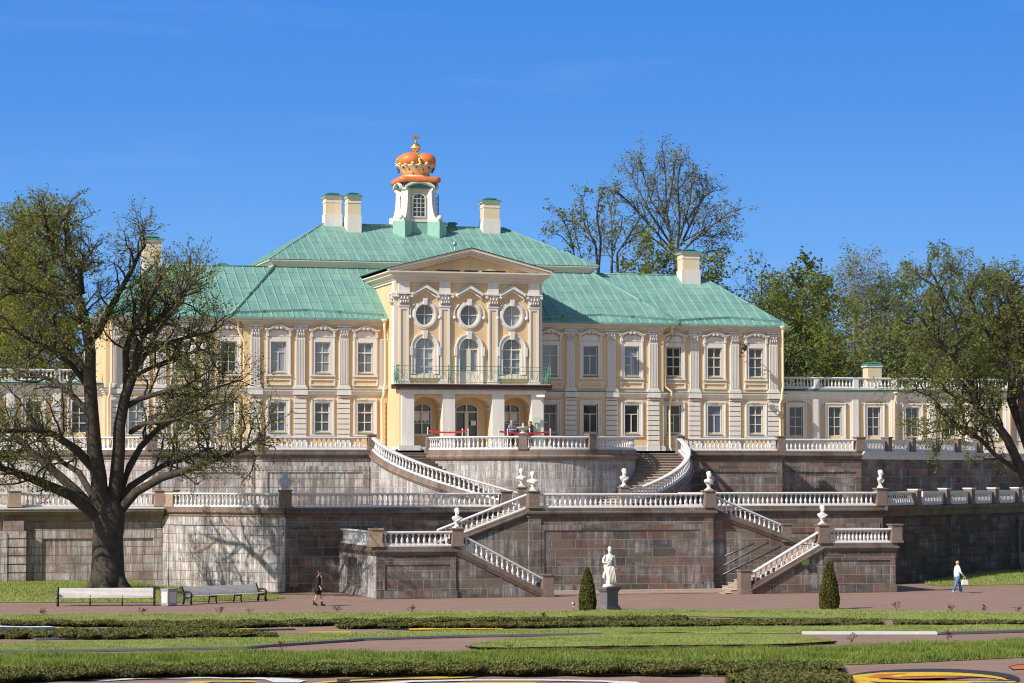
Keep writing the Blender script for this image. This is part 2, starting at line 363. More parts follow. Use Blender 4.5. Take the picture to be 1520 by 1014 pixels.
        f.append(tuple(range(n*k-1, (n-1)*k-1, -1))); uv.append([(0, 0)]*k)
        s.add(v, f, uv)
    def wall(s, path, z0, z1, thick=0.5, u0=0.0):        # path of (x,y[,zbot,ztop]); front face on the right of the path
        pr = []; L = u0
        for i, p in enumerate(path):
            if i: L += math.hypot(p[0]-path[i-1][0], p[1]-path[i-1][1])
            pr.append((p[0], p[1], p[2] if len(p) > 2 else z0, p[3] if len(p) > 3 else z1, L))
        for a, b in zip(pr, pr[1:]):
            s.quad((a[0], a[1], a[2]), (b[0], b[1], b[2]), (b[0], b[1], b[3]), (a[0], a[1], a[3]), [(a[4], a[2]), (b[4], b[2]), (b[4], b[3]), (a[4], a[3])])
    def build(s, name, mat, off=(0, 0, 0), fix=True):
        me = bpy.data.meshes.new(name)
        me.from_pydata([(x-off[0], y-off[1], z-off[2]) for x, y, z in s.v], [], s.f)
        if any(u is not None for u in s.uv):
            ul = me.uv_layers.new(name='uv'); i = 0
            for f, u in zip(s.f, s.uv):
                for k in range(len(f)):
                    if u is not None: ul.data[i].uv = u[k]
                    i += 1
        me.polygons.foreach_set('use_smooth', s.sm)
        me.materials.append(mat)
        if fix:
            bm = bmesh.new(); bm.from_mesh(me); bmesh.ops.recalc_face_normals(bm, faces=bm.faces); bm.to_mesh(me); bm.free()
        me.update()
        return me
def link(name, me, parent=None, loc=(0, 0, 0), rot=0.0):
    o = bpy.data.objects.new(name, me); COL.objects.link(o)
    o.location = loc; o.rotation_euler = (0, 0, rot)
    if parent is not None: o.parent = parent
    return o
def tag(o, label, cat, group=None):
    o['label'] = label; o['category'] = cat
    if group: o['group'] = group
    return o
def thing(name, label, cat, loc=(0, 0, 0), group=None, rot=0.0):
    return tag(link(name, None, None, loc, rot), label, cat, group)
def part(name, mb, mat, th, label=None, fix=True):       # geometry given in world coordinates
    root = th
    while root.parent is not None: root = root.parent
    o = link(name, mb.build(name, mat, tuple(root.location), fix), th)
    if label: o['label'] = label
    return o
def solo(name, mb, mat, label, cat, loc=None, group=None, fix=True):
    loc = loc or tuple(np.mean([p for p in mb.v[:400]], axis=0)[:2])+(min(p[2] for p in mb.v),)
    o = link(name, mb.build(name, mat, loc, fix), None, loc)
    return tag(o, label, cat, group)
def structure(name, mb, mat, kind='structure', fix=True):
    o = link(name, mb.build(name, mat, (0, 0, 0), fix)); o['kind'] = kind; return o
# ---------------------------------------------------------------- terraces, stairs, balustrades
ZM, ZU, ZL = 4.5, 7.7, 2.62          # mid terrace, upper terrace, stair landing
YR, RI, RO = 18.0, 6.4, 9.7          # rotunda centre and radii
def arc(R, a0, a1, n=24, z=None, yc=YR):
    out = []
    for i in range(n+1):
        t = i/n; a = radians(a0+(a1-a0)*t)
        p = (R*sin(a), yc-R*cos(a))
        out.append(p if z is None else p+((z(t) if callable(z) else z),))
    return out
CURB = [(0.0, 0.0), (0.10, 0.0), (0.10, 0.10), (0.16, 0.14), (0.24, 0.22), (0.24, 0.30), (0.16, 0.34), (0.10, 0.34), (0.10, 0.50), (-0.45, 0.50), (-0.45, 0.0)]
def coping(th, path, ztop, h=0.5, mat='coping', name='coping'):
    mb = MB(); k = h/0.5
    mb.sweep([(p[0], p[1], (p[2] if len(p) > 2 else ztop)-h) for p in path], [(a, b*k) for a, b in CURB])
    return part(name, mb, M[mat], th)
def panel_frame(mb, x0, x1, y, z0, z1, w=0.42, d=0.05):
    mb.box(x0, x0+w, y-d, y+0.02, z0, z1); mb.box(x1-w, x1, y-d, y+0.02, z0, z1)
    mb.box(x0+w, x1-w, y-d, y+0.02, z1-w, z1)

def baluster_mesh(h=0.56, r=0.078, seg=8, square=False):
    mb = MB()
    a = r*0.95
    mb.box(-a, a, -a, a, 0, 0.06*h/0.56); mb.box(-a, a, -a, a, h-0.055, h)
    pr = [(0.62, 0.0), (0.55, 0.06), (0.95, 0.20), (1.0, 0.28), (0.88, 0.40), (0.52, 0.62), (0.42, 0.74), (0.46, 0.82), (0.72, 0.86), (0.72, 0.90), (0.5, 0.92), (0.6, 1.0)]
    z0, z1 = 0.06*h/0.56, h-0.055
    mb.lathe((0, 0, 0), [(r*k, z0+(z1-z0)*t) for k, t in pr], seg)
    return mb.build('baluster', M['rail'])
BAL = baluster_mesh()
def resample(path, pitch, e0, e1):
    P = [Vector(p) for p in path]; S = [0.0]
    for a, b in zip(P, P[1:]): S.append(S[-1]+math.hypot(b.x-a.x, b.y-a.y))
    L = S[-1]-e0-e1; n = max(2, int(round(L/pitch))); out = []
    for i in range(n):
        s = e0+L*(i+0.5)/n; k = 0
        while k < len(S)-2 and S[k+1] < s: k += 1
        t = (s-S[k])/max(1e-6, S[k+1]-S[k]); q = P[k].lerp(P[k+1], t); d = P[k+1]-P[k]
        out.append((q, atan2(d.y, d.x)))
    return out
def balustrade(path, label, group=None, pitch=0.285, e0=0.3, e1=0.3, hs=1.0, wid=1.0, bal=None, mat='rail'):
    bal = bal or BAL
    o = path[len(path)//2]
    th = thing('balustrade', label, 'balustrade', o, group or 'white balustrades of the terraces')
    mb = MB(); w = 0.13*wid
    mb.sweep(path, [(w, 0.0), (w, 0.07), (w-0.03, 0.10), (-w+0.03, 0.10), (-w, 0.07), (-w, 0.0)]); part('base_rail', mb, M[mat], th)
    mb = MB(); w = 0.155*wid
    mb.sweep(path, [(w-0.05, 0.655*hs), (w-0.02, 0.68*hs), (w, 0.70*hs), (w, 0.74*hs), (w-0.05, 0.775*hs), (-w+0.05, 0.775*hs), (-w, 0.74*hs), (-w, 0.70*hs), (-w+0.05, 0.655*hs)])
    part('handrail', mb, M[mat], th)
    for q, a in resample(path, pitch, e0, e1):
        b = link('baluster', bal, th, (q.x-o[0], q.y-o[1], q.z-o[2]+0.098), a)
        if hs != 1.0: b.scale = (1, 1, hs)
    return th
def pier(x, y, z0, z1, label, w=0.62, mat='pier', rot=0.0, group='stone piers of the balustrades', capmat=None, d=None):
    th = thing('stone_pier', label, 'pier', (x, y, z0), group)
    d = d or w; mb = MB()
    mb.cbox((x, y, z0), w*1.1, d*1.1, 0.12, rot); mb.cbox((x, y, z0+0.12), w*0.94, d*0.94, z1-z0-0.22, rot)
    part('die', mb, M[mat], th)
    mb = MB(); mb.cbox((x, y, z1-0.10), w*1.02, d*1.02, 0.035, rot); mb.cbox((x, y, z1-0.065), w*1.14, d*1.14, 0.065, rot)
    part('cap', mb, M[capmat or mat], th)
    return th

# --- central projecting block
th = thing('terrace_wall', 'central block of brown granite courses behind the statue, with framed panel and corner piers', 'wall', (0, 0, 0), 'granite terrace walls')
mb = MB(); mb.wall([(-5.1, 6.0), (-5.1, 0.0), (5.1, 0.0), (5.1, 6.0)], 0, ZM-0.45)
panel_frame(mb, -4.62, 4.72, 0.0, 0.5, 3.62, 0.30, 0.055); mb.box(-5.14, -4.5, -0.07, 0.02, 0, ZM-0.45); mb.box(4.6, 5.14, -0.07, 0.02, 0, ZM-0.45)
mb.box(-5.2, 5.2, -0.09, 0.0, 0.0, 0.42)
part('masonry', mb, M['granite'], th)
coping(th, [(-5.1, 6.0), (-5.1, 0.0), (5.1, 0.0), (5.1, 6.0)], ZM)
# --- long back walls of the lower terrace
def lower_side(s, label):
    path = [(-17.2, 5.0), (-4.95, 5.0)] if s < 0 else [(4.95, 5.0), (17.2, 5.0)]
    th = thing('terrace_wall', label, 'wall', (s*11, 5, 0), 'granite terrace walls')
    mb = MB(); mb.wall(path, 0, ZM-0.45)
    a = min(path[0][0], path[1][0])+0.2; b = max(path[0][0], path[1][0])-0.2
    panel_frame(mb, a, b, 5.0, 0.3, 3.5, 0.5, 0.05)
    part('masonry', mb, M['granite'], th); coping(th, path, ZM)
lower_side(-1, 'long granite wall in tree shade above the left stair landing')
lower_side(1, 'long granite wall running behind the right flights of steps')
# --- angled bays and outer walls
LW = [(-22.8, 12.0), (-17.2, 5.0)]
th = thing('terrace_wall', 'angled lime streaked bay crossed by branch shadows, right of the old oak', 'wall', (-20, 8.5, 0), 'granite terrace walls')
mb = MB(); mb.wall(LW, 0, ZM-0.45)
v = Vector((5.6, -7.0)).normalized(); nr = Vector((v.y, -v.x))
def fr(s0, s1, z0, z1, d=0.05):
    a = Vector(LW[0])+v*s0; b = Vector(LW[0])+v*s1
    mb.xyprism([tuple(a+nr*d), tuple(a-nr*0.05), tuple(b-nr*0.05), tuple(b+nr*d)], z0, z1)
fr(0.02, 0.5, 0, ZM-0.45); fr(8.3, 8.94, 0, ZM-0.45); fr(0.5, 8.3, 3.5, ZM-0.45)
part('masonry', mb, M['granitepale'], th); coping(th, LW, ZM, mat='copinglight')
OW = [(-60.0, 13.0), (-31.5, 12.0), (-31.5, 11.6), (-30.4, 11.6), (-30.4, 12.0), (-22.8, 12.0)]
th = thing('terrace_wall', 'pinkish granite wall with overhanging cornice directly behind the oak trunk', 'wall', (-35, 12, 0), 'granite terrace walls')
mb = MB(); mb.wall(OW, -0.2, ZM-0.75)
mb.box(-29.8, -29.4, 11.9, 12.03, 0.0, 3.3); mb.box(-29.4, -23.3, 11.92, 12.03, 2.75, 3.3); mb.box(-23.3, -22.8, 11.9, 12.03, 0.0, 3.3)
for k in range(7): mb.box(-31.62, -30.28, 11.5, 11.62, 0.05+k*0.46, 0.45+k*0.46)
mb.box(-60, -31.3, 11.45, 12.2, 0.0, 3.1)
part('masonry', mb, M['granitepink'], th)
mb = MB(); mb.sweep([(-60, 13.0, ZM-0.75), (-31.5, 12.0, ZM-0.75), (-22.8, 12.0, ZM-0.75)], [(0, 0), (0.12, 0.0), (0.2, 0.2), (0.45, 0.35), (0.62, 0.5), (0.62, 0.62), (-0.4, 0.62), (-0.4, 0)])
part('cornice', mb, M['copinglight'], th)
mb = MB(); mb.sweep([(-60, 13.0, ZM-0.128), (-31.5, 12.0, ZM-0.128), (-22.8, 12.0, ZM-0.128)], [(0.66, 0.0), (0.66, 0.06), (-0.3, 0.13), (-0.3, 0)])
part('flashing', mb, M['plinthgrey'], th)
C39, S39 = cos(radians(40)), sin(radians(40))
def rec(o, t): return (o[0]+C39*t, o[1]+S39*t)
RB = (17.2, 5.0)
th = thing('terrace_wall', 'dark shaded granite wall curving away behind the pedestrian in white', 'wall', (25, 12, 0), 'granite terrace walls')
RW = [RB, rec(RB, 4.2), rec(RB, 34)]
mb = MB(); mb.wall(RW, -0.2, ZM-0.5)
part('masonry', mb, M['graniteshade'], th)
mb = MB(); mb.sweep([p+(ZM-0.62,) for p in RW], [(0, 0), (0.1, 0.0), (0.2, 0.25), (0.32, 0.4), (0.32, 0.58), (-0.4, 0.62), (-0.4, 0)])
part('coping', mb, M['coping'], th)
# --- upper walls
UL = [(-22.3-26*C39, 20.0+26*S39), (-22.3, 20.0), (-16.2, 20.0), (-16.2, 18.0), (-9.7, 18.0)]
UR = [(9.7, 18.0), (16.2, 18.0), (16.2, 20.0), (22.3, 20.0), (22.3+30*C39, 20.0+30*S39)]
def upper_wall(path, label, s, mat):
    th = thing('terrace_wall', label, 'wall', (s*16, 19, ZM), 'granite terrace walls')
    mb = MB(); mb.wall(path, ZM-0.3, ZU-0.45)
    a, b = (-16.2, -9.8) if s < 0 else (9.8, 16.2)
    panel_frame(mb, a, b, 18.0, ZM, 6.75, 0.36, 0.06)
    a, b = (-22.3, -16.3) if s < 0 else (16.3, 22.3)
    panel_frame(mb, a, b, 20.0, ZM, 6.75, 0.36, 0.06)
    part('masonry', mb, M[mat], th)
    if s < 0: coping(th, path, ZU)
    else:
        coping(th, path[:4], ZU)
        mb = MB(); mb.sweep([p+(ZU-0.5,) for p in path[3:]], [(0, 0), (0.1, 0.0), (0.16, 0.3), (0.28, 0.44), (0.28, 0.5), (-0.4, 0.52), (-0.4, 0)]); part('ledge', mb, M['plinthgrey'], th)
upper_wall(UL, 'lime streaked upper granite wall left of the curved stair, partly behind the oak', -1, 'granitepale')
upper_wall(UR, 'brown upper granite wall right of the curved stair, crossed by slanting shadows', 1, 'granite')
# --- floors
mb = MB()
mb.poly([(-60, 12.9, ZM-0.02), (-22.7, 12.1, ZM-0.02), (-17.1, 5.1, ZM-0.02), (-5.0, 5.1, ZM-0.02), (-5.0, 0.1, ZM-0.02), (5.0, 0.1, ZM-0.02), (5.0, 5.1, ZM-0.02), (17.1, 5.1, ZM-0.02), rec((17.1, 5.1), 34)+(ZM-0.02,), (43, 60, ZM-0.02), (-60, 60, ZM-0.02)])
structure('terrace_floor', mb, M['paving'])
mb = MB()
mb.poly([(-42, 37, ZU-0.02), (-22.3, 20.1, ZU-0.02), (-16.1, 20.1, ZU-0.02), (-16.1, 18.1, ZU-0.02), (-9.6, 18.1, ZU-0.02)]+[p+(ZU-0.02,) for p in arc(RI, -90, 90, 32)]+[(9.6, 18.1, ZU-0.02), (16.1, 18.1, ZU-0.02), (16.1, 20.1, ZU-0.02), (22.2, 20.1, ZU-0.02), (44, 39, ZU-0.02), (44, 60, ZU-0.02), (-42, 60, ZU-0.02)])
structure('upper_terrace_floor', mb, M['paving'])
# --- rotunda
th = thing('terrace_wall', 'rounded bastion of pale streaked granite below the palace entrance', 'wall', (0, 12, ZM), 'granite terrace walls')
mb = MB(); mb.wall(arc(RI, -90, 90, 48), ZM-0.3, ZU-0.5); part('masonry', mb, M['granitestair'], th)
mb = MB(); mb.sweep(arc(RI, -90, 90, 48, ZU-0.62), [(0, 0), (0.06, 0), (0.16, 0.1), (0.22, 0.22), (0.16, 0.30), (0.06, 0.32), (0.06, 0.62), (-0.5, 0.62), (-0.5, 0)])
part('coping', mb, M['copinglight'], th)
# --- curved stairs round the rotunda
A0, A1 = 90.0, 19.5
def zst(t): return ZU+(ZM-ZU)*t      # t 0 at top .. 1 at foot
def curved_stair(s, label):
    th = thing('curved_staircase', label, 'staircase', (s*8, 13, ZM), 'granite staircases')
    mb = MB(); n = 20
    for i in range(n):
        a0 = A0+(A1-A0)*i/n; a1 = A0+(A1-A0)*(i+1)/n; z = zst((i+1)/n)
        p = arc(RO-0.15, s*a0, s*a1, 3)+arc(RI+0.02, s*a1, s*a0, 3)
        mb.xyprism(p, ZM-0.1, z)
        q = arc(RO-0.15, s*(a0+0.0), s*(a1-0.55), 3)+arc(RI+0.02, s*(a1-0.55), s*a0, 3)
        mb.xyprism(q, z-0.045, z+0.004)
    part('treads', mb, M['stepdark'], th)
    m = 40
    path = [arc(RO, s*A0, s*A1, m)[i]+(ZM-0.1, zst(i/m)-0.12) for i in range(m+1)]
    if s > 0: path = path[::-1]
    mb = MB(); mb.wall(path, 0, 0)
    inn = [arc(RO-0.38, s*A0, s*A1, m)[i]+(ZM-0.1, zst(i/m)-0.12) for i in range(m+1)]
    mb.wall(inn, 0, 0)
    part('stringer_wall', mb, M['granitestair'] if s < 0 else M['granite'], th)
    path = [arc(RO, s*A0, s*A1, m)[i]+(zst(i/m)-0.46,) for i in range(m+1)]
    if s > 0: path = path[::-1]
    mb = MB(); mb.sweep(path, [(0, 0), (0.07, 0), (0.12, 0.10), (0.18, 0.16), (0.12, 0.22), (0.06, 0.24), (0.06, 0.46), (-0.42, 0.46), (-0.42, 0)])
    part('coping', mb, M['copinglight'], th)
    rp = [arc(RO-0.17, s*A0, s*A1, m)[i]+(zst(i/m),) for i in range(m+1)]
    if s > 0: rp = rp[::-1]
    balustrade(rp, 'white curved stair balustrade '+('left of the rounded bastion, sunlit on its outer side' if s < 0 else 'right of the rounded bastion, bulging at its top'), pitch=0.30, e0=0.35, e1=0.35)
curved_stair(-1, 'curved granite stair wrapping the left side of the rounded bastion')
curved_stair(1, 'curved granite stair with visible brown treads right of the rounded bastion')

# --- stairs of the lower terrace
def steps_x(mb, xa, xb, za, zb, y0, y1, n):      # from (xa, za) high to (xb, zb) low along x
    for i in range(n):
        x0 = xa+(xb-xa)*i/n; x1 = xa+(xb-xa)*(i+1)/n; z = za+(zb-za)*(i+1)/n
        z = max(z, zb+0.02)
        mb.box(min(x0, x1), max(x0, x1), y0, y1, -0.05, z)
        xe = x1+(0.03 if xb > xa else -0.03)
        mb.box(min(x0, xe), max(x0, xe), y0, y1, z-0.045, z+0.004)
def flight(s, XL, XE, XB, YF, label, lab2):
    # XL landing corner nearest the centre, XE outer corner, XB foot of the lower flight
    th = thing('granite_staircase', label, 'staircase', (s*12, YF, 0), 'granite staircases')
    e = (XE+s*0.2, 4.98)
    pts = [(XL, YF), (XE, YF), e, (XL, 4.98)]
    mb = MB(); zt = ZL-0.4
    if s < 0:
        def sd_(y): return (XE+s*0.2*(y-YF)/(4.98-YF), y)
        n0, n1 = sd_(0.1), sd_(3.2)
        mb.wall([e, n1], 0, zt); mb.wall([n0, (XE, YF)], 0, zt, u0=3.1); mb.wall([n1+(1.95, zt), n0+(1.95, zt)], 0, 0); mb.wall([n1+(0.0, 0.45), n0+(0.0, 0.45)], 0, 0)
        r0, r1 = (n0[0]+0.9, n0[1]), (n1[0]+0.9, n1[1])
        mb.wall([r1, r0], 0, 2.0); mb.wall([n1, r1], 0, 2.0); mb.wall([r0, n0], 0, 2.0)
        mb.quad(n0+(1.95,), n1+(1.95,), r1+(1.95,), r0+(1.95,)); mb.quad(n0+(0.45,), n1+(0.45,), r1+(0.45,), r0+(0.45,))
        for q in (n0, n1): mb.cbox((q[0]-0.06, q[1], 1.5), 0.22, 0.3, 0.5)
    else: mb.wall([(XE, YF), e], 0, zt)
    part('side_wall', mb, M['granitestair'], th); mb = MB()
    mb.wall([(XE, YF), (XL, YF)] if s < 0 else [(XL, YF), (XE, YF)], 0, zt)
    lo, hi = (XE, XL) if s < 0 else (XL, XE)
    panel_frame(mb, lo+0.15, hi-0.05, YF, 0.42, ZL-0.62, 0.30, 0.05)
    mb.box(lo-0.02, hi+0.02, YF-0.08, YF, 0.0, 0.4)
    part('landing_wall', mb, M['granite'], th); mb = MB()
    tri = [(XL, 0.0), (XB, 0.0), (XB, 0.14), (XL, ZL-0.3)] if s < 0 else [(XB, 0.0), (XL, 0.0), (XL, ZL-0.3), (XB, 0.14)]
    mb.xzprism(tri, YF+0.03, YF+0.42)
    part('lower_flight_wall', mb, M['granite'], th); mb = MB()
    # wall that carries the upper flight
    ux = -s*(-5.1); ux = s*5.1
    tri = [(XL, 0.0), (ux, 0.0), (ux, ZM-0.3), (XL, ZL-0.3)] if s < 0 else [(ux, 0.0), (XL, 0.0), (XL, ZL-0.3), (ux, ZM-0.3)]
    mb.xzprism(tri, 0.32, 0.72)
    part('upper_flight_wall', mb, M['granite'], th)
    mb = MB()
    mb.xyprism(pts if s > 0 else pts[::-1], ZL-0.12, ZL-0.02)
    steps_x(mb, XL, XB-(1.05 if s > 0 else 0.0), ZL, 0.0, YF+0.42, -0.25, 16)
    steps_x(mb, ux, XL, ZM, ZL, 0.72, 3.4, 12)
    part('treads', mb, M['step'], th)
    k = [(0, 0), (0.05, 0), (0.10, 0.1), (0.16, 0.18), (0.16, 0.25), (0.08, 0.28), (0.06, 0.45), (-0.42, 0.45), (-0.42, 0)]
    path = [e+(ZL-0.45,), (XE, YF, ZL-0.45), (XL+s*0.0, YF, ZL-0.45), (XB, YF, -0.13)]
    if s > 0: path = path[::-1]
    mb = MB(); mb.sweep(path, k); part('coping', mb, M['coping'], th)
    path = [(XL+s*0.3, 0.32, ZL-0.45+0.0), (ux, 0.32, ZM-0.45)]
    if s > 0: path = path[::-1]
    mb = MB(); mb.sweep(path, k); part('upper_coping', mb, M['coping'], th)
    y = YF+0.18
    sd = 'left' if s < 0 else 'right'
    def P(*p): return list(p) if s < 0 else list(p)[::-1]
    balustrade(P((XE, y, ZL), (XL, y, ZL)), 'short level white balustrade along the front of the '+sd+' stair landing, between two low piers', pitch=0.285 if s < 0 else 0.21, e0=0.35, e1=0.35)
    balustrade(P((XL, y, ZL), (XB, y, 0.16)), 'sloping white balustrade of the lower front flight on the '+sd+', reaching the gravel', e0=0.4, e1=0.4)
    balustrade(P((XL+s*0.1, 0.5, ZL+0.02), (ux, 0.5, ZM)) if s < 0 else P((XL-0.75, 0.5, ZL+0.06), (ux, 0.5, ZM)), 'sloping white balustrade of the upper rear flight on the '+sd+', reaching the central pier', e0=0.3, e1=0.3)
    return th, e
FL, eL = flight(-1, -9.9, -14.1, -5.25, -3.2, 'granite double stair with shaded landing block and dark niche, by the woman in black', '')
FR, eR = flight(1, 10.3, 14.45, 5.95, -3.0, 'granite double stair with sunlit steps visible, behind the right clipped thuja', '')
balustrade([(eL[0]+0.18, 4.9, ZL), (-14.1+0.16, -3.0, ZL)], 'foreshortened white balustrade along the left side of the landing, striped by shadows', e0=0.1, e1=0.3)
# metal handrails beside the right lower flight
th = thing('stair_handrail', 'pale metal handrails climbing the shaded wall beside the right lower flight', 'handrail', (7, -0.1, 0))
for (xa, ya), (xb, yb_) in (((1073, 826), (1118, 806)), ((1069.5, 841), (1140, 804.5)), ((1067, 855), (1160, 809.5))):
    q0, q1 = PY(xa, ya, 0.30), PY(xb, yb_, 0.30); mb = MB()
    mb.tube([(q0[0]-0.06, 0.30, q0[2]-0.30), (q0[0]-0.04, 0.30, q0[2]-0.08), q0, q1], 0.017, 6); part('rail', mb, M['steel'], th)
# low steps in front of the central block
mb = MB(); mb.box(-4.4, 6.1, -1.15, 0.0, 0, 0.16); mb.box(-4.4, 6.1, -1.6, -1.15, 0, 0.07)
solo('stone_step', mb, M['step'], 'long low stone steps along the foot of the central wall', 'steps', (0.8, -0.8, 0))

# --- level balustrades
balustrade([(-4.6, 0.17, ZM), (4.6, 0.17, ZM)], 'level white balustrade on the central block between two busts, directly above the statue', e0=0.25, e1=0.25)
balustrade([(-17.0, 5.17, ZM), (-5.15, 5.17, ZM)], 'long white balustrade over the tree shaded wall, right of the plastic wrapped bust', e0=0.4, e1=0.3)
balustrade([(5.0, 5.17, ZM), (17.0, 5.17, ZM)], 'long white balustrade on the mid terrace behind the right sloping flight, ending at a bust', e0=0.3, e1=0.3)
balustrade([(-22.6, 11.95, ZM), (-17.35, 5.35, ZM)], 'oblique white balustrade over the lime streaked bay, right of the oak trunk', e0=0.3, e1=0.3)
q0, q1 = rec(RB, 0.3), rec(RB, 3.9)
balustrade([q0+(ZM,), q1+(ZM,)], 'short receding white balustrade beyond the bust at the right end of the mid terrace', e0=0.2, e1=0.2)
xs = [-60, -46, -38, -30.9]
balustrade([(-45.5, 12.2, ZM), (-31.3, 12.2, ZM)], 'white balustrade at the far left edge, beyond the pier left of the oak', e0=0.2, e1=0.2)
balustrade([(-30.5, 12.2, ZM), (-23.3, 12.2, ZM)], 'white balustrade passing right behind the oak trunk', e0=0.2, e1=0.2)
yb = 18.17
balustrade([(-15.9, yb, ZU), (-9.9, yb, ZU)], 'white upper balustrade in front of the palace, left of the curved stair', e0=0.25, e1=0.25)
balustrade([(9.75, yb, ZU), (15.9, yb, ZU)], 'white upper balustrade in front of the palace, right of the curved stair', e0=0.3, e1=0.25)
balustrade([(-22.0, 20.17, ZU), (-16.5, 20.17, ZU)], 'white upper balustrade half hidden by the right branches of the oak', e0=0.2, e1=0.2)
balustrade([(16.5, 20.17, ZU), (22.0, 20.17, ZU)], 'white upper balustrade just past the right corner of the palace, before the panelled sections', e0=0.2, e1=0.2)
balustrade([(-22.3-14*C39, 20.17+14*S39, ZU), (-22.6, 20.3, ZU)], 'white upper balustrade seen through the left half of the oak', e0=0.2, e1=0.2)
RR = RI-0.15
for a0, a1, lab in ((-86, -20.5, 'left portion of the white rounded balustrade below the palace entrance'), (-17.5, 17.5, 'front portion of the white rounded balustrade, right of the stone bowl'), (20.5, 90, 'right portion of the white rounded balustrade, turning out of sight above the steps')):
    balustrade(arc(RR, a0, a1, 24, ZU), lab, e0=0.12, e1=0.12)
# --- piers
pier(-4.9, 0.1, ZM, 5.42, 'brown pier under a bust at the left corner of the central block')
pier(4.95, 0.1, ZM, 5.42, 'brown pier under a bust at the right corner of the central block')
pier(-5.0, 5.2, ZM, 5.38, 'low brown pier behind the upper left flight, at the end of the long shaded balustrade')
for s in (-1, 1):
    a = radians(s*(A1-1.0)); sd = 'left' if s < 0 else 'right'
    pier((RO-0.15)*sin(a), YR-(RO-0.15)*cos(a), ZM, 5.58, 'brown pier carrying a bust at the foot of the '+sd+' curved stair', 0.55)
    pier(s*9.62, 18.12, ZU-0.1, 8.62, 'brown pier at the head of the '+sd+' curved stair', 0.5)
    pier(s*16.2, 18.2, ZU, 8.62, 'brown upper terrace pier '+('behind the tips of the oak branches' if s < 0 else 'below the right corner of the palace'), 0.5)
    pier(s*22.3, 20.2, ZU, 8.62, 'brown upper terrace pier '+('behind the oak crown' if s < 0 else 'where the panelled balustrade begins'), 0.62)
    a = radians(s*19)
    pier(RR*sin(a), YR-RR*cos(a), ZU, 8.62, 'stone pier on the rounded bastion, '+('carrying a shallow stone bowl' if s < 0 else 'right of the red ribbons and without a bowl'), 0.52, rot=a)
pier(RR*sin(radians(-86)), YR-RR*cos(radians(-86)), ZU, 8.62, 'stone pier at the left end of the rounded balustrade, by the portico steps', 0.42)
pier(-14.1, -3.02, ZL, 3.55, 'shaded brown pier at the left corner of the left landing', 0.62, mat='pierlight')
pier(-9.85, -3.02, ZL, 3.55, 'brown pier under a bust where the left front flight starts down')
pier(-5.05, -3.02, 0, 1.15, 'brown newel pier at the foot of the left front flight, above a small bin', 0.62)
pier(10.3, -2.82, ZL, 3.62, 'pinkish pier under a bust where the right front flight starts down')
pier(14.5, -2.82, ZL, 3.62, 'brown pier at the outer corner of the right landing')
pier(5.85, -2.82, 0, 1.25, 'brown newel pier at the foot of the right front flight', 0.62)
pier(9.5, 0.5, ZL, 3.6, 'brown newel pier at the foot of the right rear flight', 0.55)
pier(-17.2, 5.2, ZM, 5.45, 'brown pier carrying the plastic wrapped bust left of the stairs')
pier(17.15, 5.2, ZM, 5.5, 'brown pier carrying a bust at the right end of the mid terrace')
pier(-22.95, 12.15, ZM, 5.42, 'sandy twin pier just right of the oak trunk', 0.62, mat='pierlight')
pier(-22.3, 11.75, ZM, 5.42, 'sandy twin pier just right of the oak trunk', 0.55, mat='pierlight', rot=radians(-51))
pier(-30.9, 12.0, ZM, 5.45, 'sandy pier left of the oak trunk with a pale cap', 0.75, mat='pierlight', capmat='rail')
q = rec(RB, 4.2); pier(q[0], q[1], ZM, 5.42, 'brown pier with pale cap ending the short receding balustrade', 0.6, rot=radians(40), capmat='rail')
# --- panelled balustrades of the receding right walls
SB = baluster_mesh(0.44, 0.055, 6)
def panel_balustrade(o, t0, t1, z, label):
    p0, p1 = rec(o, t0), rec(o, t1); m = ((p0[0]+p1[0])/2, (p0[1]+p1[1])/2, z)
    th = thing('panel_balustrade', label, 'balustrade', m, 'framed balustrade panels on the receding right walls')
    mb = MB(); L = t1-t0; r = radians(40)
    def bx(u, zz, w, h, d=0.16):
        q = rec(o, (t0+t1)/2+u); mb.cbox((q[0], q[1], z+zz), w, d, h, r)
    bx(0, 0.0, L, 0.15); bx(0, 0.60, L, 0.17, 0.2); bx(-L/2+0.1, 0.15, 0.2, 0.45); bx(L/2-0.1, 0.15, 0.2, 0.45)
    part('frame', mb, M['rail'], th)
    n = 11
    for i in range(n):
        q = rec(o, t0+0.25+(L-0.5)*(i+0.5)/n)
        b = link('baluster', SB, th, (q[0]-m[0], q[1]-m[1], 0.155), r)
ROWS = ((RB, 5.0, ZM, 'lower', 'mid terrace'), ((22.3, 20.2), 0.6, ZU, 'upper', 'upper terrace'))
ORD = ['nearest', 'second', 'third', 'fourth', 'fifth', 'sixth']
for o, t0, z, nm, tr in ROWS:
    o = (o[0]-0.12*S39*-1*0+0.1, o[1]+0.12)
    for k in range(5):
        a = t0+k*3.5
        panel_balustrade(o, a, a+2.75, z, ORD[k]+' white framed panel of the receding '+tr+' row at the right')
        q = rec(o, a+3.12); pier(q[0], q[1], z, z+0.95, ORD[k]+' dark pier between the framed panels of the '+tr+' at the right', 0.55, rot=radians(40), group='dark piers between the framed panels', capmat='rail' if nm == 'lower' else None)
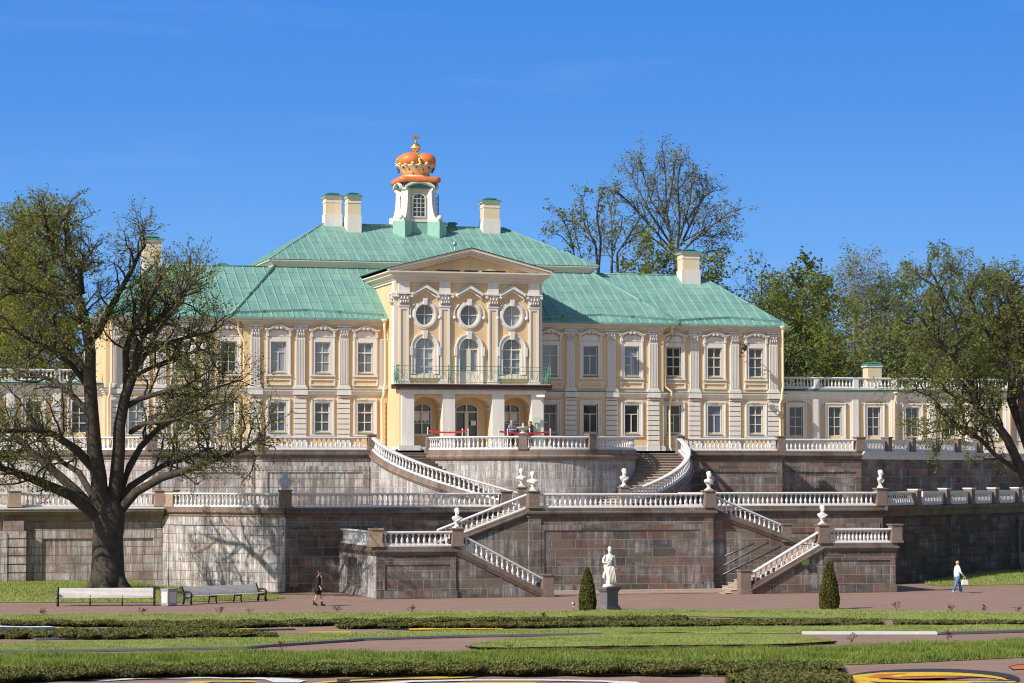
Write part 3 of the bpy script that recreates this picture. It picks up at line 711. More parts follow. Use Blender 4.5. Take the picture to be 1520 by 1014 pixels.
# ---------------------------------------------------------------- palace
def curve_pts(h):
    x0, x1, z0, z1, k = h[:5]; cx = (x0+x1)/2; rx = (x1-x0)/2
    if k == 'rect': return [(x0, z0), (x1, z0), (x1, z1), (x0, z1)]
    if k == 'oval':
        rz = (z1-z0)/2; cz = (z0+z1)/2
        return [(cx+rx*cos(2*pi*i/32), cz+rz*sin(2*pi*i/32)) for i in range(32)]
    sp = h[5]                                  # arch: spring height
    return [(x0, z0), (x1, z0)]+[(cx+rx*cos(pi*i/16), sp+(z1-sp)*sin(pi*i/16)) for i in range(17)]
def holed_wall(mb, x0, x1, z0, z1, Y, holes, depth=0.22):
    xs = sorted({x0, x1}|{h[0] for h in holes}|{h[1] for h in holes}); zs = sorted({z0, z1}|{h[2] for h in holes}|{h[3] for h in holes})
    for a, b in zip(xs, xs[1:]):
        for c, d in zip(zs, zs[1:]):
            m, n = (a+b)/2, (c+d)/2
            if any(h[0] < m < h[1] and h[2] < n < h[3] for h in holes): continue
            mb.quad((a, Y, c), (b, Y, c), (b, Y, d), (a, Y, d))
    for h in holes:
        cp = curve_pts(h); n = len(cp)
        for i in range(n):
            p, q = cp[i], cp[(i+1) % n]
            mb.quad((p[0], Y, p[1]), (q[0], Y, q[1]), (q[0], Y+depth, q[1]), (p[0], Y+depth, p[1]))
        cs = []
        if h[4] == 'oval': cs = [((h[1], h[3]), cp[0:9]), ((h[0], h[3]), cp[8:17]), ((h[0], h[2]), cp[16:25]), ((h[1], h[2]), cp[24:32]+cp[0:1])]
        if h[4] == 'arch': cs = [((h[1], h[3]), [(h[1], h[5])]+cp[2:11]), ((h[0], h[3]), cp[10:19])]
        for c, pts in cs:
            for p, q in zip(pts, pts[1:]): mb.add([(c[0], Y, c[1]), (p[0], Y, p[1]), (q[0], Y, q[1])], [(0, 1, 2)])
def ring(mb, inner, outer, y0, y1):
    n = len(inner)
    for i in range(n):
        j = (i+1) % n; a, b, c, d = inner[i], inner[j], outer[j], outer[i]
        mb.quad((a[0], y0, a[1]), (b[0], y0, b[1]), (c[0], y0, c[1]), (d[0], y0, d[1]))
        mb.quad((d[0], y0, d[1]), (c[0], y0, c[1]), (c[0], y1, c[1]), (d[0], y1, d[1]))
        mb.quad((b[0], y0, b[1]), (a[0], y0, a[1]), (a[0], y1, a[1]), (b[0], y1, b[1]))
def grow(h, e):
    if h[4] == 'arch': return (h[0]-e, h[1]+e, h[2]-e, h[3]+e, 'arch', h[5])
    return (h[0]-e, h[1]+e, h[2]-e, h[3]+e, h[4])
def bars(mb, x0, x1, z0, z1, y0, y1, cols, rows, w=0.055, fw=0.07):
    mb.box(x0, x0+fw, y0, y1, z0, z1); mb.box(x1-fw, x1, y0, y1, z0, z1)
    mb.box(x0+fw, x1-fw, y0, y1, z0, z0+fw); mb.box(x0+fw, x1-fw, y0, y1, z1-fw, z1)
    for c in cols: mb.box(c[0]-w/2, c[0]+w/2, y0+0.012, y1-0.003, c[1], c[2])
    for r in rows: mb.box(r[0], r[1], y0+0.006, y1-0.006, r[2]-w/2, r[2]+w/2)

PAL = thing('palace', 'yellow two storey baroque palace with green metal roofs, white pilasters and central pavilion', 'palace', (0, 34, ZU))
PL = PAL.location
def at(name, me, x, y, z=0.0, parent=None, label=None):
    o = link(name, me, parent or PAL, (x-PL.x, y-PL.y, z-PL.z)); return o
def sub(name, me, parent): return link(name, me, parent)
HW = 0.515
UW, LWN = (12.90, 14.87), (9.02, 10.94)
WX = [6.31, 9.16, 12.08, 15.25, 18.2, 21.2]
def kitmesh(name, mb, mat): return mb.build(name, M[mat])
def sash(kind, z0, z1):
    mb = MB(); h = z1-z0; t = z0+h*0.66 if kind != 'low' else z0+h*0.64
    if kind == 'six': cols = [(0, z0, z1)]; rows = [(-HW, HW, t), (-HW, HW, z0+h*0.33)]
    elif kind == 'tee': cols = [(0, z0, t)]; rows = [(-HW, HW, t)]
    else: cols = [(0, z0, t)]; rows = [(-HW, HW, t), (-HW, 0, z0+h*0.36)]
    bars(mb, -HW, HW, z0, z1, 0.10, 0.19, cols, rows, 0.06, 0.075)
    if kind == 'six': mb.box(-HW, HW, 0.08, 0.11, t-0.045, t+0.045)
    return mb
def pane(z0, z1):
    mb = MB(); mb.box(-HW+0.01, HW-0.01, 0.165, 0.20, z0+0.01, z1-0.01); return mb
SILL = {}
for k, (z0, z1) in (('u', UW), ('l', LWN)):
    mb = MB(); mb.xyprism([(-HW-0.03, -0.12), (HW+0.03, -0.12), (HW+0.03, 0.12), (-HW-0.03, 0.12)], z0-0.16, z0-0.11)
    mb.add([(-HW-0.03, -0.14, z0-0.11), (HW+0.03, -0.14, z0-0.11), (HW+0.03, 0.11, z0+0.01), (-HW-0.03, 0.11, z0+0.01), (-HW-0.03, 0.11, z0-0.11), (HW+0.03, 0.11, z0-0.11)], [(0, 1, 2, 3), (0, 3, 4), (1, 5, 2)])
    SILL[k] = kitmesh('sill', mb, 'sillgreen')
SASH = {(k, s): kitmesh('sash', sash(s, *(UW if k == 'u' else LWN)), 'cream') for k in 'ul' for s in ('six', 'tee', 'vent')}
PANE = {(k, g): kitmesh('pane', pane(*(UW if k == 'u' else LWN)), g) for k in 'ul' for g in ('glassdark', 'glasscurt', 'glassblue')}
def upper_surround():
    mb = MB(); z0, z1 = UW
    for s in (-1, 1):
        a, b = sorted((s*HW, s*0.70)); mb.box(a, b, -0.07, 0.12, z0-0.16, 15.17)
        a, b = sorted((s*0.70, s*0.79)); mb.box(a, b, -0.12, 0.0, z0-0.16, 15.20)
        a, b = sorted((s*0.66, s*0.82)); mb.box(a, b, -0.16, -0.004, 15.20, 15.62)
    mb.box(-HW, HW, -0.07, 0.12, z1, 15.17)
    mb.box(-0.84, 0.84, -0.13, -0.002, z0-0.27, z0-0.163)
    return mb
def upper_pediment():
    mb = MB()
    mb.xzprism([(-0.655, 15.205), (0.655, 15.205), (0.655, 15.42), (0.45, 15.56), (0.22, 15.62), (0, 15.60), (-0.22, 15.62), (-0.45, 15.56), (-0.655, 15.42)], -0.055, 0.0)
    up, lo = [], []
    for i in range(25):
        x = -0.93+1.86*i/24; t = abs(x)/0.93
        z = 15.66+0.27*(0.5+0.5*cos(pi*min(1, t*1.12)))
        if t > 0.9: z += 0.03
        up.append((x, z+0.035)); lo.append((x, z-0.115))
    for i in range(24): mb.xzprism([lo[i], lo[i+1], up[i+1], up[i]], -0.24, 0.0)
    for i in range(24): mb.xzprism([(lo[i][0], lo[i][1]+0.09), (lo[i+1][0], lo[i+1][1]+0.09), up[i+1], up[i]], -0.31, -0.24)
    for cx in (-0.14, 0.14):
        mb.xzprism([(cx+0.12*cos(2*pi*i/12), 15.79+0.12*sin(2*pi*i/12)) for i in range(12)], -0.29, -0.12)
        mb.xzprism([(cx+0.05*cos(2*pi*i/8), 15.79+0.05*sin(2*pi*i/8)) for i in range(8)], -0.33, -0.28)
    for s in (-1, 1): mb.xzprism([(s*0.74+0.09*cos(2*pi*i/10), 15.55+0.09*sin(2*pi*i/10)) for i in range(10)], -0.22, -0.1)
    return mb
def apron():
    mb = MB(); z0, z1 = 12.03, 12.46
    for a, b, c, d in ((-0.84, -0.75, z0, z1), (0.75, 0.84, z0, z1), (-0.75, 0.75, z0, z0+0.08), (-0.75, 0.75, z1-0.08, z1)): mb.box(a, b, -0.08, 0.0, c, d)
    return mb
def lower_surround():
    mb = MB(); z0, z1 = LWN
    for s in (-1, 1):
        a, b = sorted((s*HW, s*0.68)); mb.box(a, b, -0.06, 0.12, z0-0.16, 11.08)
        a, b = sorted((s*0.68, s*0.78)); mb.box(a, b, -0.11, 0.0, z0-0.16, 11.20)
    mb.box(-HW, HW, -0.06, 0.12, z1, 11.08); mb.box(-0.68, 0.68, -0.11, 0.0, 11.083, 11.20)
    mb.box(-0.82, 0.82, -0.10, 0.0, z0-0.27, z0-0.163)
    mb.box(-0.45, 0.1, -0.15, -0.11, 11.12, 11.20)
    return mb
KU, KP, KA, KL = kitmesh('window', upper_surround(), 'white'), kitmesh('pediment', upper_pediment(), 'white'), kitmesh('apron', apron(), 'white'), kitmesh('window', lower_surround(), 'white')
def fluted():
    mb = MB(); z0, z1 = 12.07, 15.13
    mb.box(-0.30, 0.30, -0.10, 0, z0, z1)
    for i in range(6):
        x = -0.27+0.108*i; mb.box(x-0.022, x+0.022, -0.135, -0.10, z0+0.05, z1-0.04)
    mb.box(-0.45, 0.45, -0.20, 0, 11.77, 11.93); mb.box(-0.38, 0.38, -0.17, 0, 11.93, 12.03); mb.box(-0.345, 0.345, -0.14, 0, 12.03, 12.07)
    mb.box(-0.44, 0.44, -0.10, 0, 16.0, 16.08)
    return mb
def capital_mb(hw, z0, z1, d, wide):
    mb = MB(); h = z1-z0
    mb.box(-hw*1.1, hw*1.1, -d*0.75, 0, z0, z0+h*0.07)
    for i in range(5):
        t = i/5; w = hw*(1+(wide-1)*t*t*0.6); mb.box(-w, w, -d*(0.6+0.35*t), 0, z0+h*(0.07+0.76*t), z0+h*(0.07+0.76*(t+0.2)))
    for r, n in ((0.10, 4), (0.38, 3)):
        for i in range(n):
            x = -hw*0.95+hw*1.9*(i+0.5)/n
            mb.tube([(x, -d*0.75, z0+h*r), (x, -d*1.05, z0+h*(r+0.18)), (x, -d*1.35, z0+h*(r+0.27)), (x, -d*1.45, z0+h*(r+0.22))], [hw*0.16, hw*0.19, hw*0.13, hw*0.05], 5)
    for s in (-1, 1):
        mb.xzprism([(s*hw*(wide-0.12)+hw*0.28*cos(2*pi*i/10), z0+h*0.74+hw*0.28*sin(2*pi*i/10)) for i in range(10)], -d*1.4, -d*0.3)
    mb.sphere((0, -d*1.15, z0+h*0.84), hw*0.2, seg=6, rings=4)
    mb.box(-hw*(wide+0.08), hw*(wide+0.08), -d*1.45, 0, z0+h*0.88, z1)
    return mb
def rust_blocks():
    mb = MB(); z = 8.22
    while z < 11.25:
        mb.box(-0.405, 0.405, -0.13, -0.0, z, min(z+0.275, 11.34)); z += 0.335
    mb.box(-0.44, 0.44, -0.16, 0, 7.72, 8.2)
    return mb
KF, KC, KR = kitmesh('pilaster', fluted(), 'white'), kitmesh('capital', capital_mb(0.30, 15.14, 15.96, 0.15, 1.45), 'white'), kitmesh('rusticated_pier', rust_blocks(), 'white')
def window_u(x, y, s, g):
    o = at('window', KU, x, y); sub('sash', SASH['u', s], o); sub('pane', PANE['u', g], o); sub('sill', SILL['u'], o); sub('pediment', KP, o); sub('apron', KA, o)
def window_l(x, y, s, g):
    o = at('window', KL, x, y); sub('sash', SASH['l', s], o); sub('pane', PANE['l', g], o); sub('sill', SILL['l'], o)
def pilaster(x, y):
    o = at('pilaster', KF, x, y); sub('capital', KC, o); at('rusticated_pier', KR, x, y)

YC, YO = 35.0, 35.5                     # facade planes: centre block, outer bays
mb = MB()
for s in (-1, 1):
    a, b = sorted((s*4.7, s*14.35)); hs = []
    for x in WX[:3]: hs += [(s*x-HW, s*x+HW)+UW+('rect',), (s*x-HW, s*x+HW)+LWN+('rect',)]
    holed_wall(mb, a, b, 7.7, 16.3, YC, hs)
    a, b = sorted((s*14.35, s*23.2)); hs = []
    for x in WX[3:]: hs += [(s*x-HW, s*x+HW)+UW+('rect',), (s*x-HW, s*x+HW)+LWN+('rect',)]
    holed_wall(mb, a, b, 7.7, 16.3, YO, hs)
    mb.quad((s*14.35, YC, 7.7), (s*14.35, YO, 7.7), (s*14.35, YO, 16.3), (s*14.35, YC, 16.3))
    mb.quad((s*23.2, YO, 7.7), (s*23.2, 48, 7.7), (s*23.2, 48, 16.3), (s*23.2, YO, 16.3))
    mb.quad((s*23.2, 48, 7.7), (s*15, 48, 7.7), (s*15, 48, 16.3), (s*23.2, 48, 16.3))
mb.quad((-15, 60, 7.7), (15, 60, 7.7), (15, 60, 16.3), (-15, 60, 16.3))
mb.quad((15, 48, 7.7), (15, 60, 7.7), (15, 60, 16.3), (15, 48, 16.3)); mb.quad((-15, 48, 7.7), (-15, 60, 7.7), (-15, 60, 16.3), (-15, 48, 16.3))
part('wall', mb, M['yellow'], PAL, fix=False)
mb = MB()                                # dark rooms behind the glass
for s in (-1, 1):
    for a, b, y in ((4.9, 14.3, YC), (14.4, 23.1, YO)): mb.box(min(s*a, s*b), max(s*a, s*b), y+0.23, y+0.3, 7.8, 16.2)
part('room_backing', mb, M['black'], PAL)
SU = {-1: ['six', 'six', 'vent', 'six', 'six', 'six'][::1], 1: ['vent', 'tee', 'vent', 'six', 'six', 'six']}
GU = {-1: ['glasscurt']*3+['glassdark']*3, 1: ['glasscurt', 'glasscurt', 'glasscurt', 'glassdark', 'glassdark', 'glassblue']}
SL = {-1: ['six']*6, 1: ['vent', 'tee', 'tee', 'vent', 'tee', 'six']}
GL = {-1: ['glassblue', 'glassblue', 'glassblue', 'glasscurt', 'glassblue', 'glasscurt'], 1: ['glassblue', 'glassdark', 'glassdark', 'glassdark', 'glassblue', 'glassblue']}
for s in (-1, 1):
    for i, x in enumerate(WX):
        y = YC if i < 3 else YO
        window_u(s*x, y, SU[s][i], GU[s][i]); window_l(s*x, y, SL[s][i], GL[s][i])
    for x in (7.75, 10.64, 13.6): pilaster(s*x, YC)
    for x in (16.72, 19.64, 22.45): pilaster(s*x, YO)
    at('pilaster', KF, s*5.12, YC).scale = (0.75, 1, 1)
mb = MB()
FACE = [(-23.2, 48), (-23.2, YO), (-14.35, YO), (-14.35, YC), (-4.85, YC)]
SC_PR = [(0, 0), (0.06, 0), (0.06, 0.08), (0.14, 0.12), (0.14, 0.20), (0.24, 0.27), (0.24, 0.34), (-0.1, 0.36), (-0.1, 0)]
CO_PR = [(0, 0), (0.05, 0), (0.05, 0.06), (0.12, 0.10), (0.12, 0.16), (0.32, 0.24), (0.32, 0.32), (0.45, 0.40), (0.45, 0.44), (-0.2, 0.46), (-0.2, 0)]
for s in (-1, 1):
    p = FACE if s < 0 else [(-x, y) for x, y in FACE[::-1]]
    mb = MB(); mb.sweep([q+(11.41,) for q in p], SC_PR); part('string_course', mb, M['white'], PAL)
for xs_, yy in (((7.75, 10.64, 13.6), YC), ((16.72, 19.64, 22.45), YO)):
    for x in xs_:
        for s in (-1, 1): mb = MB(); mb.box(s*x-0.46, s*x+0.46, yy-0.30, yy-0.05, 11.42, 11.74); part('string_course_block', mb, M['white'], PAL)
for s in (-1, 1):
    p = FACE if s < 0 else [(-x, y) for x, y in FACE[::-1]]
    mb = MB(); mb.sweep([q+(11.77,) for q in p], [(0.0, 0), (0.27, 0), (0.27, 0.025), (0.0, 0.06)]); part('ledge_flashing', mb, M['sillgreen'], PAL)
    mb = MB(); mb.sweep([q+(15.97,) for q in p], CO_PR); part('cornice', mb, M['cream'], PAL)
    mb = MB(); mb.sweep([q+(7.7,) for q in p], [(0.0, 0), (0.10, 0), (0.10, 0.42), (0.0, 0.46)]); part('plinth', mb, M['plinthgrey'], PAL)
mb = MB()
for s in (-1, 1):
    z = 8.22
    while z < 15.6:
        if not 11.2 < z < 11.8:
            a, b = sorted((s*4.74, s*5.0)); mb.box(a, b, YC-0.06, YC, z, z+0.27)
            a, b = sorted((s*14.9, s*15.2))
        z += 0.335
part('quoins', mb, M['yellow'], PAL)
# roofs -----------------------------------------------------------
def roof_plane(mbr, mbs, poly, pitch=0.70, rh=0.05, seam=True):
    P = [Vector(p) for p in poly]; nrm = (P[1]-P[0]).cross(P[2]-P[1]).normalized()
    if nrm.z < 0: nrm = -nrm
    u = Vector((0, 0, 1)).cross(nrm); u = u.normalized() if u.length > 1e-6 else Vector((1, 0, 0)); v = nrm.cross(u)
    o = P[0]; q = [((p-o).dot(u), (p-o).dot(v)) for p in P]
    mbr.add([tuple(p) for p in P], [tuple(range(len(P)))], [q])
    if not seam: return
    umin, umax = min(a for a, _ in q), max(a for a, _ in q); k = math.ceil((umin+0.05)/pitch)
    while k*pitch < umax-0.05:
        x = k*pitch; c = []
        for (a, b), (a2, b2) in zip(q, q[1:]+q[:1]):
            if (a-x)*(a2-x) < 0: c.append(b+(b2-b)*(x-a)/(a2-a))
        if len(c) >= 2 and max(c)-min(c) > 0.3:
            lo, hi = min(c)+0.02, max(c)-0.02
            a = o+u*x+v*lo; b = o+u*x+v*hi; w = u*0.02; h = nrm*rh
            vs = [a-w-h*0.3, a+w-h*0.3, b+w-h*0.3, b-w-h*0.3, a-w+h, a+w+h, b+w+h, b-w+h]
            mbs.add([tuple(t) for t in vs], [(0, 3, 2, 1), (4, 5, 6, 7), (0, 1, 5, 4), (1, 2, 6, 5), (2, 3, 7, 6), (3, 0, 4, 7)])
        k += 1
mr, ms = MB(), MB()
ZE, ZB, YB = 16.42, 20.34, 41.4
ex, bx = 15.35, 11.1
E1 = [(-ex, 34.45, ZE), (ex, 34.45, ZE), (ex, 60.6, ZE), (-ex, 60.6, ZE)]
B1 = [(-bx, YB, ZB), (bx, YB, ZB), (bx, 53.6, ZB), (-bx, 53.6, ZB)]
for i in range(4):
    j = (i+1) % 4; roof_plane(mr, ms, [E1[i], E1[j], B1[j], B1[i]])
UE = [(-bx-0.55, YB-0.55, 20.74), (bx+0.55, YB-0.55, 20.74), (bx+0.55, 54.15, 20.74), (-bx-0.55, 54.15, 20.74)]
RZ, RX, RY = 23.85, 6.6, 47.5
rl, rr = (-RX, RY, RZ), (RX, RY, RZ)
roof_plane(mr, ms, [UE[0], UE[1], rr, rl]); roof_plane(mr, ms, [UE[1], UE[2], rr]); roof_plane(mr, ms, [UE[2], UE[3], rl, rr]); roof_plane(mr, ms, [UE[3], UE[0], rl])
for s in (-1, 1):
    W = [(s*10.5, 34.95, ZE), (s*23.4, 34.95, ZE), (s*23.4, 48.5, ZE), (s*10.5, 48.5, ZE)]
    r0, r1 = (s*10.5, 41.72, 20.24), (s*19.4, 41.72, 20.24)
    A = [W[0], W[1], r1, r0]; B_ = [W[1], W[2], r1]; C_ = [W[2], W[3], r0, r1]
    for p in (A, B_, C_): roof_plane(mr, ms, p if s > 0 else p[::-1])
    roof_plane(mr, ms, [(s*14.9, 34.95, ZE+0.0), (s*15.6, 34.95, ZE+0.012), (s*15.6, 35.0, ZE+0.03)], seam=False)
# eave edges, gutters on the roof and ridge rolls
for y, a, b in ((34.45, -ex, ex),):
    pass
me = MB()
for s in (-1, 1):
    for xa, xb, y in ((4.95, 15.25, 34.45), (15.4, 23.35, 34.95)):
        a, b = sorted((s*xa, s*xb)); me.box(a, b, y-0.02, y+0.03, ZE-0.10, ZE+0.02)
        m = (a+b)/2
        for p, q in ((a+0.15, m), (m, b-0.15)):
            za = 0.10 if p == m else -0.0
            y0 = y+0.85 if p == m else y+0.35; y1 = y+0.85 if q == m else y+0.35
            f = lambda yy: ZE+(yy-y)*0.562
            me.add([(p, y0, f(y0)-0.02), (q, y1, f(y1)-0.02), (q, y1-0.02, f(y1)+0.16), (p, y0-0.02, f(y0)+0.16), (p, y0+0.05, f(y0)), (q, y1+0.05, f(y1)), (q, y1+0.03, f(y1)+0.17), (p, y0+0.03, f(y0)+0.17)],
                   [(0, 1, 2, 3), (5, 4, 7, 6), (3, 2, 6, 7), (0, 3, 7, 4), (1, 5, 6, 2)])
    me.tube([(s*ex, 34.5, ZE+0.03), (s*bx, YB, ZB+0.02)], 0.13, 6)
    me.tube([(s*23.35, 35.0, ZE+0.04), (s*19.4, 41.72, 20.27)], 0.06, 6); me.tube([(s*23.35, 48.4, ZE+0.04), (s*19.4, 41.72, 20.27)], 0.06, 6)
    me.tube([(s*11.6, 41.72, 20.27), (s*19.4, 41.72, 20.27)], 0.06, 6)
    me.tube([UE[0] if s < 0 else UE[1], rl if s < 0 else rr], 0.06, 6); me.tube([UE[3] if s < 0 else UE[2], rl if s < 0 else rr], 0.06, 6)
me.tube([rl, rr], 0.07, 6)
roof = part('roof', mr, M['roof'], PAL, fix=False)
part('seams', ms, M['seam'], roof); part('edge_trim', me, M['roof'], roof)
mb = MB()
loop = [(-bx-0.12, 54.0), (-bx-0.12, YB-0.12), (bx+0.12, YB-0.12), (bx+0.12, 54.0)]
mb.sweep([p+(20.26,) for p in loop], [(0, 0), (0.08, 0), (0.12, 0.12), (0.30, 0.30), (0.40, 0.38), (0.40, 0.46), (-0.2, 0.46), (-0.2, 0)])
part('roof_cornice', mb, M['cream'], roof)
def chimney_full(x, y, zb, zt, w=1.2, d=1.0):
    k = zt-zb; o = MB()
    o.cbox((x, y, zb-0.9), w*1.1, d*1.1, 0.9+k*0.27); c = part('chimney_base', o, M['white'], roof); o = MB(); o.cbox((x, y, zb+k*0.66), w*1.06, d*1.06, k*0.045); o.cbox((x, y, zb+k*0.80), w*1.1, d*1.1, k*0.03); o.cbox((x, y, zb+k*0.83), w*1.22, d*1.22, k*0.03)
    part('chimney_band', o, M['white'], roof)
    o = MB(); o.cbox((x, y, zb+k*0.27), w, d, k*0.59); part('chimney_shaft', o, M['pale'], roof)
    o = MB(); o.cbox((x, y, zb+k*0.86), w*1.28, d*1.28, k*0.06, 0, 0.86); o.cbox((x, y, zb+k*0.92), w*0.6, d*0.6, k*0.05); o.cbox((x, y, zb+k*0.955), w*0.86, d*0.86, k*0.045, 0, 0.5)
    part('chimney_cap', o, M['greenmetal'], roof)
chimney_full(-5.95, 47.6, 23.9, 26.05, 1.12, 1.0); chimney_full(-4.68, 46.7, 23.7, 26.0, 0.92, 1.3); chimney_full(5.4, 47.0, 23.75, 25.95, 1.15, 1.0)
chimney_full(18.35, 41.2, 20.0, 22.1, 1.25, 1.1); chimney_full(-19.4, 42.2, 20.0, 22.2, 1.2, 1.1)
mb = MB()
for x, y, z in ((-14.6, 42.2, 20.15), (2.75, 47.6, 23.85)):
    mb.cbox((x, y, z-0.3), 0.5, 0.5, 0.5); mb.cbox((x, y, z+0.2), 0.8, 0.7, 0.14, 0, 0.5)
part('roof_vent', mb, M['greenmetal'], roof)
# central pavilion ---------------------------------------------------
YP, XP = 32.2, 4.85
OV = [(x-0.62, x+0.62, 15.92, 17.30, 'oval') for x in (-2.98, 0, 2.9)]
AR = [(x-0.63, x+0.63, (12.75 if x else 12.12), 15.12, 'arch', 14.5) for x in (-2.98, 0, 2.9)]
mb = MB(); holed_wall(mb, -XP, XP, 11.8, 19.4, YP, OV+AR, 0.25)
for s in (-1, 1): mb.quad((s*XP, YP, 7.7), (s*XP, 41, 7.7), (s*XP, 41, 19.4), (s*XP, YP, 19.4))
mb.xzprism([(-5.2, 19.35), (5.2, 19.35), (0, 20.75)], YP-0.02, YP+0.3)
pv = part('pavilion_wall', mb, M['yellow'], PAL, fix=False)
def gl(mbx, h, y):
    mbx.poly([(x, y, z) for x, z in curve_pts(h)])
for h in OV:
    mb = MB(); ring(mb, curve_pts(h), curve_pts(grow(h, 0.14)), YP-0.14, YP); ring(mb, curve_pts(grow(h, 0.14)), curve_pts(grow(h, 0.24)), YP-0.09, YP+0.02)
    cx = (h[0]+h[1])/2
    mb.xzprism([(cx-0.10, 17.25), (cx+0.10, 17.25), (cx+0.15, 17.68), (cx-0.15, 17.68)], YP-0.24, YP)
    # hood with ears
    up = [(-0.98, 16.45), (-0.95, 16.95), (-0.66, 17.30), (-0.78, 17.62), (-0.70, 18.05), (0, 18.52), (0.70, 18.05), (0.78, 17.62), (0.66, 17.30), (0.95, 16.95), (0.98, 16.45)]
    for a, b in zip(up, up[1:]):
        if abs(a[1]-b[1]) < 1e-6: continue
        dx, dz = b[0]-a[0], b[1]-a[1]; L = math.hypot(dx, dz); nx, nz = -dz/L*0.08, dx/L*0.08
        if a[0] >= -0.72 and b[0] <= 0.72: continue
        mb.xzprism([(cx+a[0], a[1]), (cx+b[0], b[1]), (cx+b[0]+nx, b[1]+nz), (cx+a[0]+nx, a[1]+nz)], YP-0.13, YP)
    for s in (-1, 1):
        q = [(0, 18.36), (0, 18.58), (-0.86, 18.08), (-0.86, 17.86)]
        mb.xzprism([(cx+s*x, z) for x, z in (q if s > 0 else q[::-1])], YP-0.36, YP) if s > 0 else mb.xzprism([(cx-x, z) for x, z in q], YP-0.36, YP)
        q = [(0, 18.18), (0, 18.34), (-0.76, 17.86), (-0.76, 17.72)]
        mb.xzprism([(cx+(s*x), z) for x, z in q], YP-0.16, YP)
        mb.sphere((cx+s*0.99, YP-0.1, 16.45), 0.13, seg=8, rings=6)
    w = part('oval_window', mb, M['white'], PAL)
    mb = MB(); gl(mb, h, YP+0.20); part('pane', mb, M['glasscurt'], w)
    mb = MB(); mb.box(cx-0.03, cx+0.03, YP+0.12, YP+0.19, 15.95, 17.28); mb.box(h[0], h[1], YP+0.122, YP+0.188, 16.6, 16.66); ring(mb, curve_pts(grow(h, -0.06)), curve_pts(h), YP+0.11, YP+0.19); part('sash', mb, M['cream'], w)
    mb = MB(); mb.sweep([(cx-0.9, YP-0.38, 18.07), (cx, YP-0.38, 18.59), (cx+0.9, YP-0.38, 18.07)], [(0.02, 0), (0.02, 0.03), (-0.38, 0.03), (-0.38, 0)]); part('hood_flashing', mb, M['sillgreen'], w)
for h in AR:
    cx = (h[0]+h[1])/2; mb = MB()
    i_, o_ = curve_pts(h)[1:], curve_pts(grow(h, 0.22))[1:]
    o2 = curve_pts(grow(h, 0.30))[1:]
    for A_, B_, y in ((i_, o_, YP-0.10), (o_, o2, YP-0.16)):
        A2 = [(p[0], max(p[1], h[2])) for p in A_]+[(A_[-1][0] if False else h[0]-(A_[0][0]-h[1]), h[2])]
        B2 = [(p[0], max(p[1], h[2])) for p in B_]+[(h[0]-(B_[0][0]-h[1]), h[2])]
        for k in range(len(A2)-1):
            a, b, c, d = A2[k], A2[k+1], B2[k+1], B2[k]
            mb.quad((a[0], y, a[1]), (b[0], y, b[1]), (c[0], y, c[1]), (d[0], y, d[1])); mb.quad((d[0], y, d[1]), (c[0], y, c[1]), (c[0], YP, c[1]), (d[0], YP, d[1])); mb.quad((b[0], y, b[1]), (a[0], y, a[1]), (a[0], YP, a[1]), (b[0], YP, b[1]))
    mb.xzprism([(cx-0.11, 15.05), (cx+0.11, 15.05), (cx+0.17, 15.58), (cx-0.17, 15.58)], YP-0.26, YP)
    for s in (-1, 1): a, b = sorted((cx+s*0.60, cx+s*1.0)); mb.box(a, b, YP-0.20, YP-0.02, 14.05, 14.5) if False else mb.box(cx+s*0.93-0.09, cx+s*0.93+0.09, YP-0.2, YP, 13.95, 14.55)
    if cx: mb.box(cx-1.0, cx+1.0, YP-0.2, YP, 12.5, 12.68)
    w = part('arched_window' if cx else 'balcony_door', mb, M['white'], PAL)
    mb = MB(); gl(mb, h, YP+0.22); part('pane', mb, M['glasscurt'], w)
    mb = MB(); c = curve_pts(h); ci = [(p[0]*0.9+cx*0.1, p[1]*0.96+14.2*0.04) for p in c]
    ring(mb, ci, c, YP+0.10, YP+0.20)
    mb.box(cx-0.035, cx+0.035, YP+0.10, YP+0.2, h[2], 15.08); mb.box(h[0], h[1], YP+0.095, YP+0.205, 14.36, 14.44)
    if cx:
        for z in (13.78, 13.22): mb.box(h[0], h[1], YP+0.105, YP+0.195, z-0.025, z+0.025)
    else: mb.box(h[0], h[1], YP+0.105, YP+0.21, 12.12, 12.95); mb.box(cx-0.14, cx+0.14, YP+0.09, YP+0.2, 12.12, 14.36)
    part('sash', mb, M['cream'], w)
CAPM = kitmesh('capital', capital_mb(0.34, 17.18, 18.02, 0.24, 1.5), 'white')
mb = MB()
mb.box(-0.33, 0.33, -0.10, 0, 12.2, 17.12)
for a, b in ((-0.33, -0.2), (0.2, 0.33)): mb.box(a, b, -0.16, -0.1, 12.3, 17.12)
mb.box(-0.2, 0.2, -0.16, -0.1, 16.95, 17.12); mb.box(-0.2, 0.2, -0.16, -0.1, 12.3, 12.42); mb.box(-0.46, 0.46, -0.24, 0, 11.92, 12.1); mb.box(-0.4, 0.4, -0.2, 0, 12.1, 12.3); mb.box(-0.38, 0.38, -0.2, 0, 17.12, 17.18)
mb.box(-0.37, 0.37, -0.13, 0, 18.02, 18.8)
PPM = kitmesh('pavilion_pilaster', mb, 'white'); mb = MB(); mb.box(-0.19, 0.19, -0.105, -0.09, 12.42, 16.95); PPI = kitmesh('inset_panel', mb, 'pale')
for x in (-4.38, -1.65, 1.6, 4.38):
    o = at('pavilion_pilaster', PPM, x, YP); sub('inset_panel', PPI, o); sub('capital', CAPM, o)
mb = MB(); mb.box(-XP-0.16, -XP, YP+0.0, YP+0.75, 12.0, 18.8); 
part('corner_pilaster', mb, M['white'], PAL)
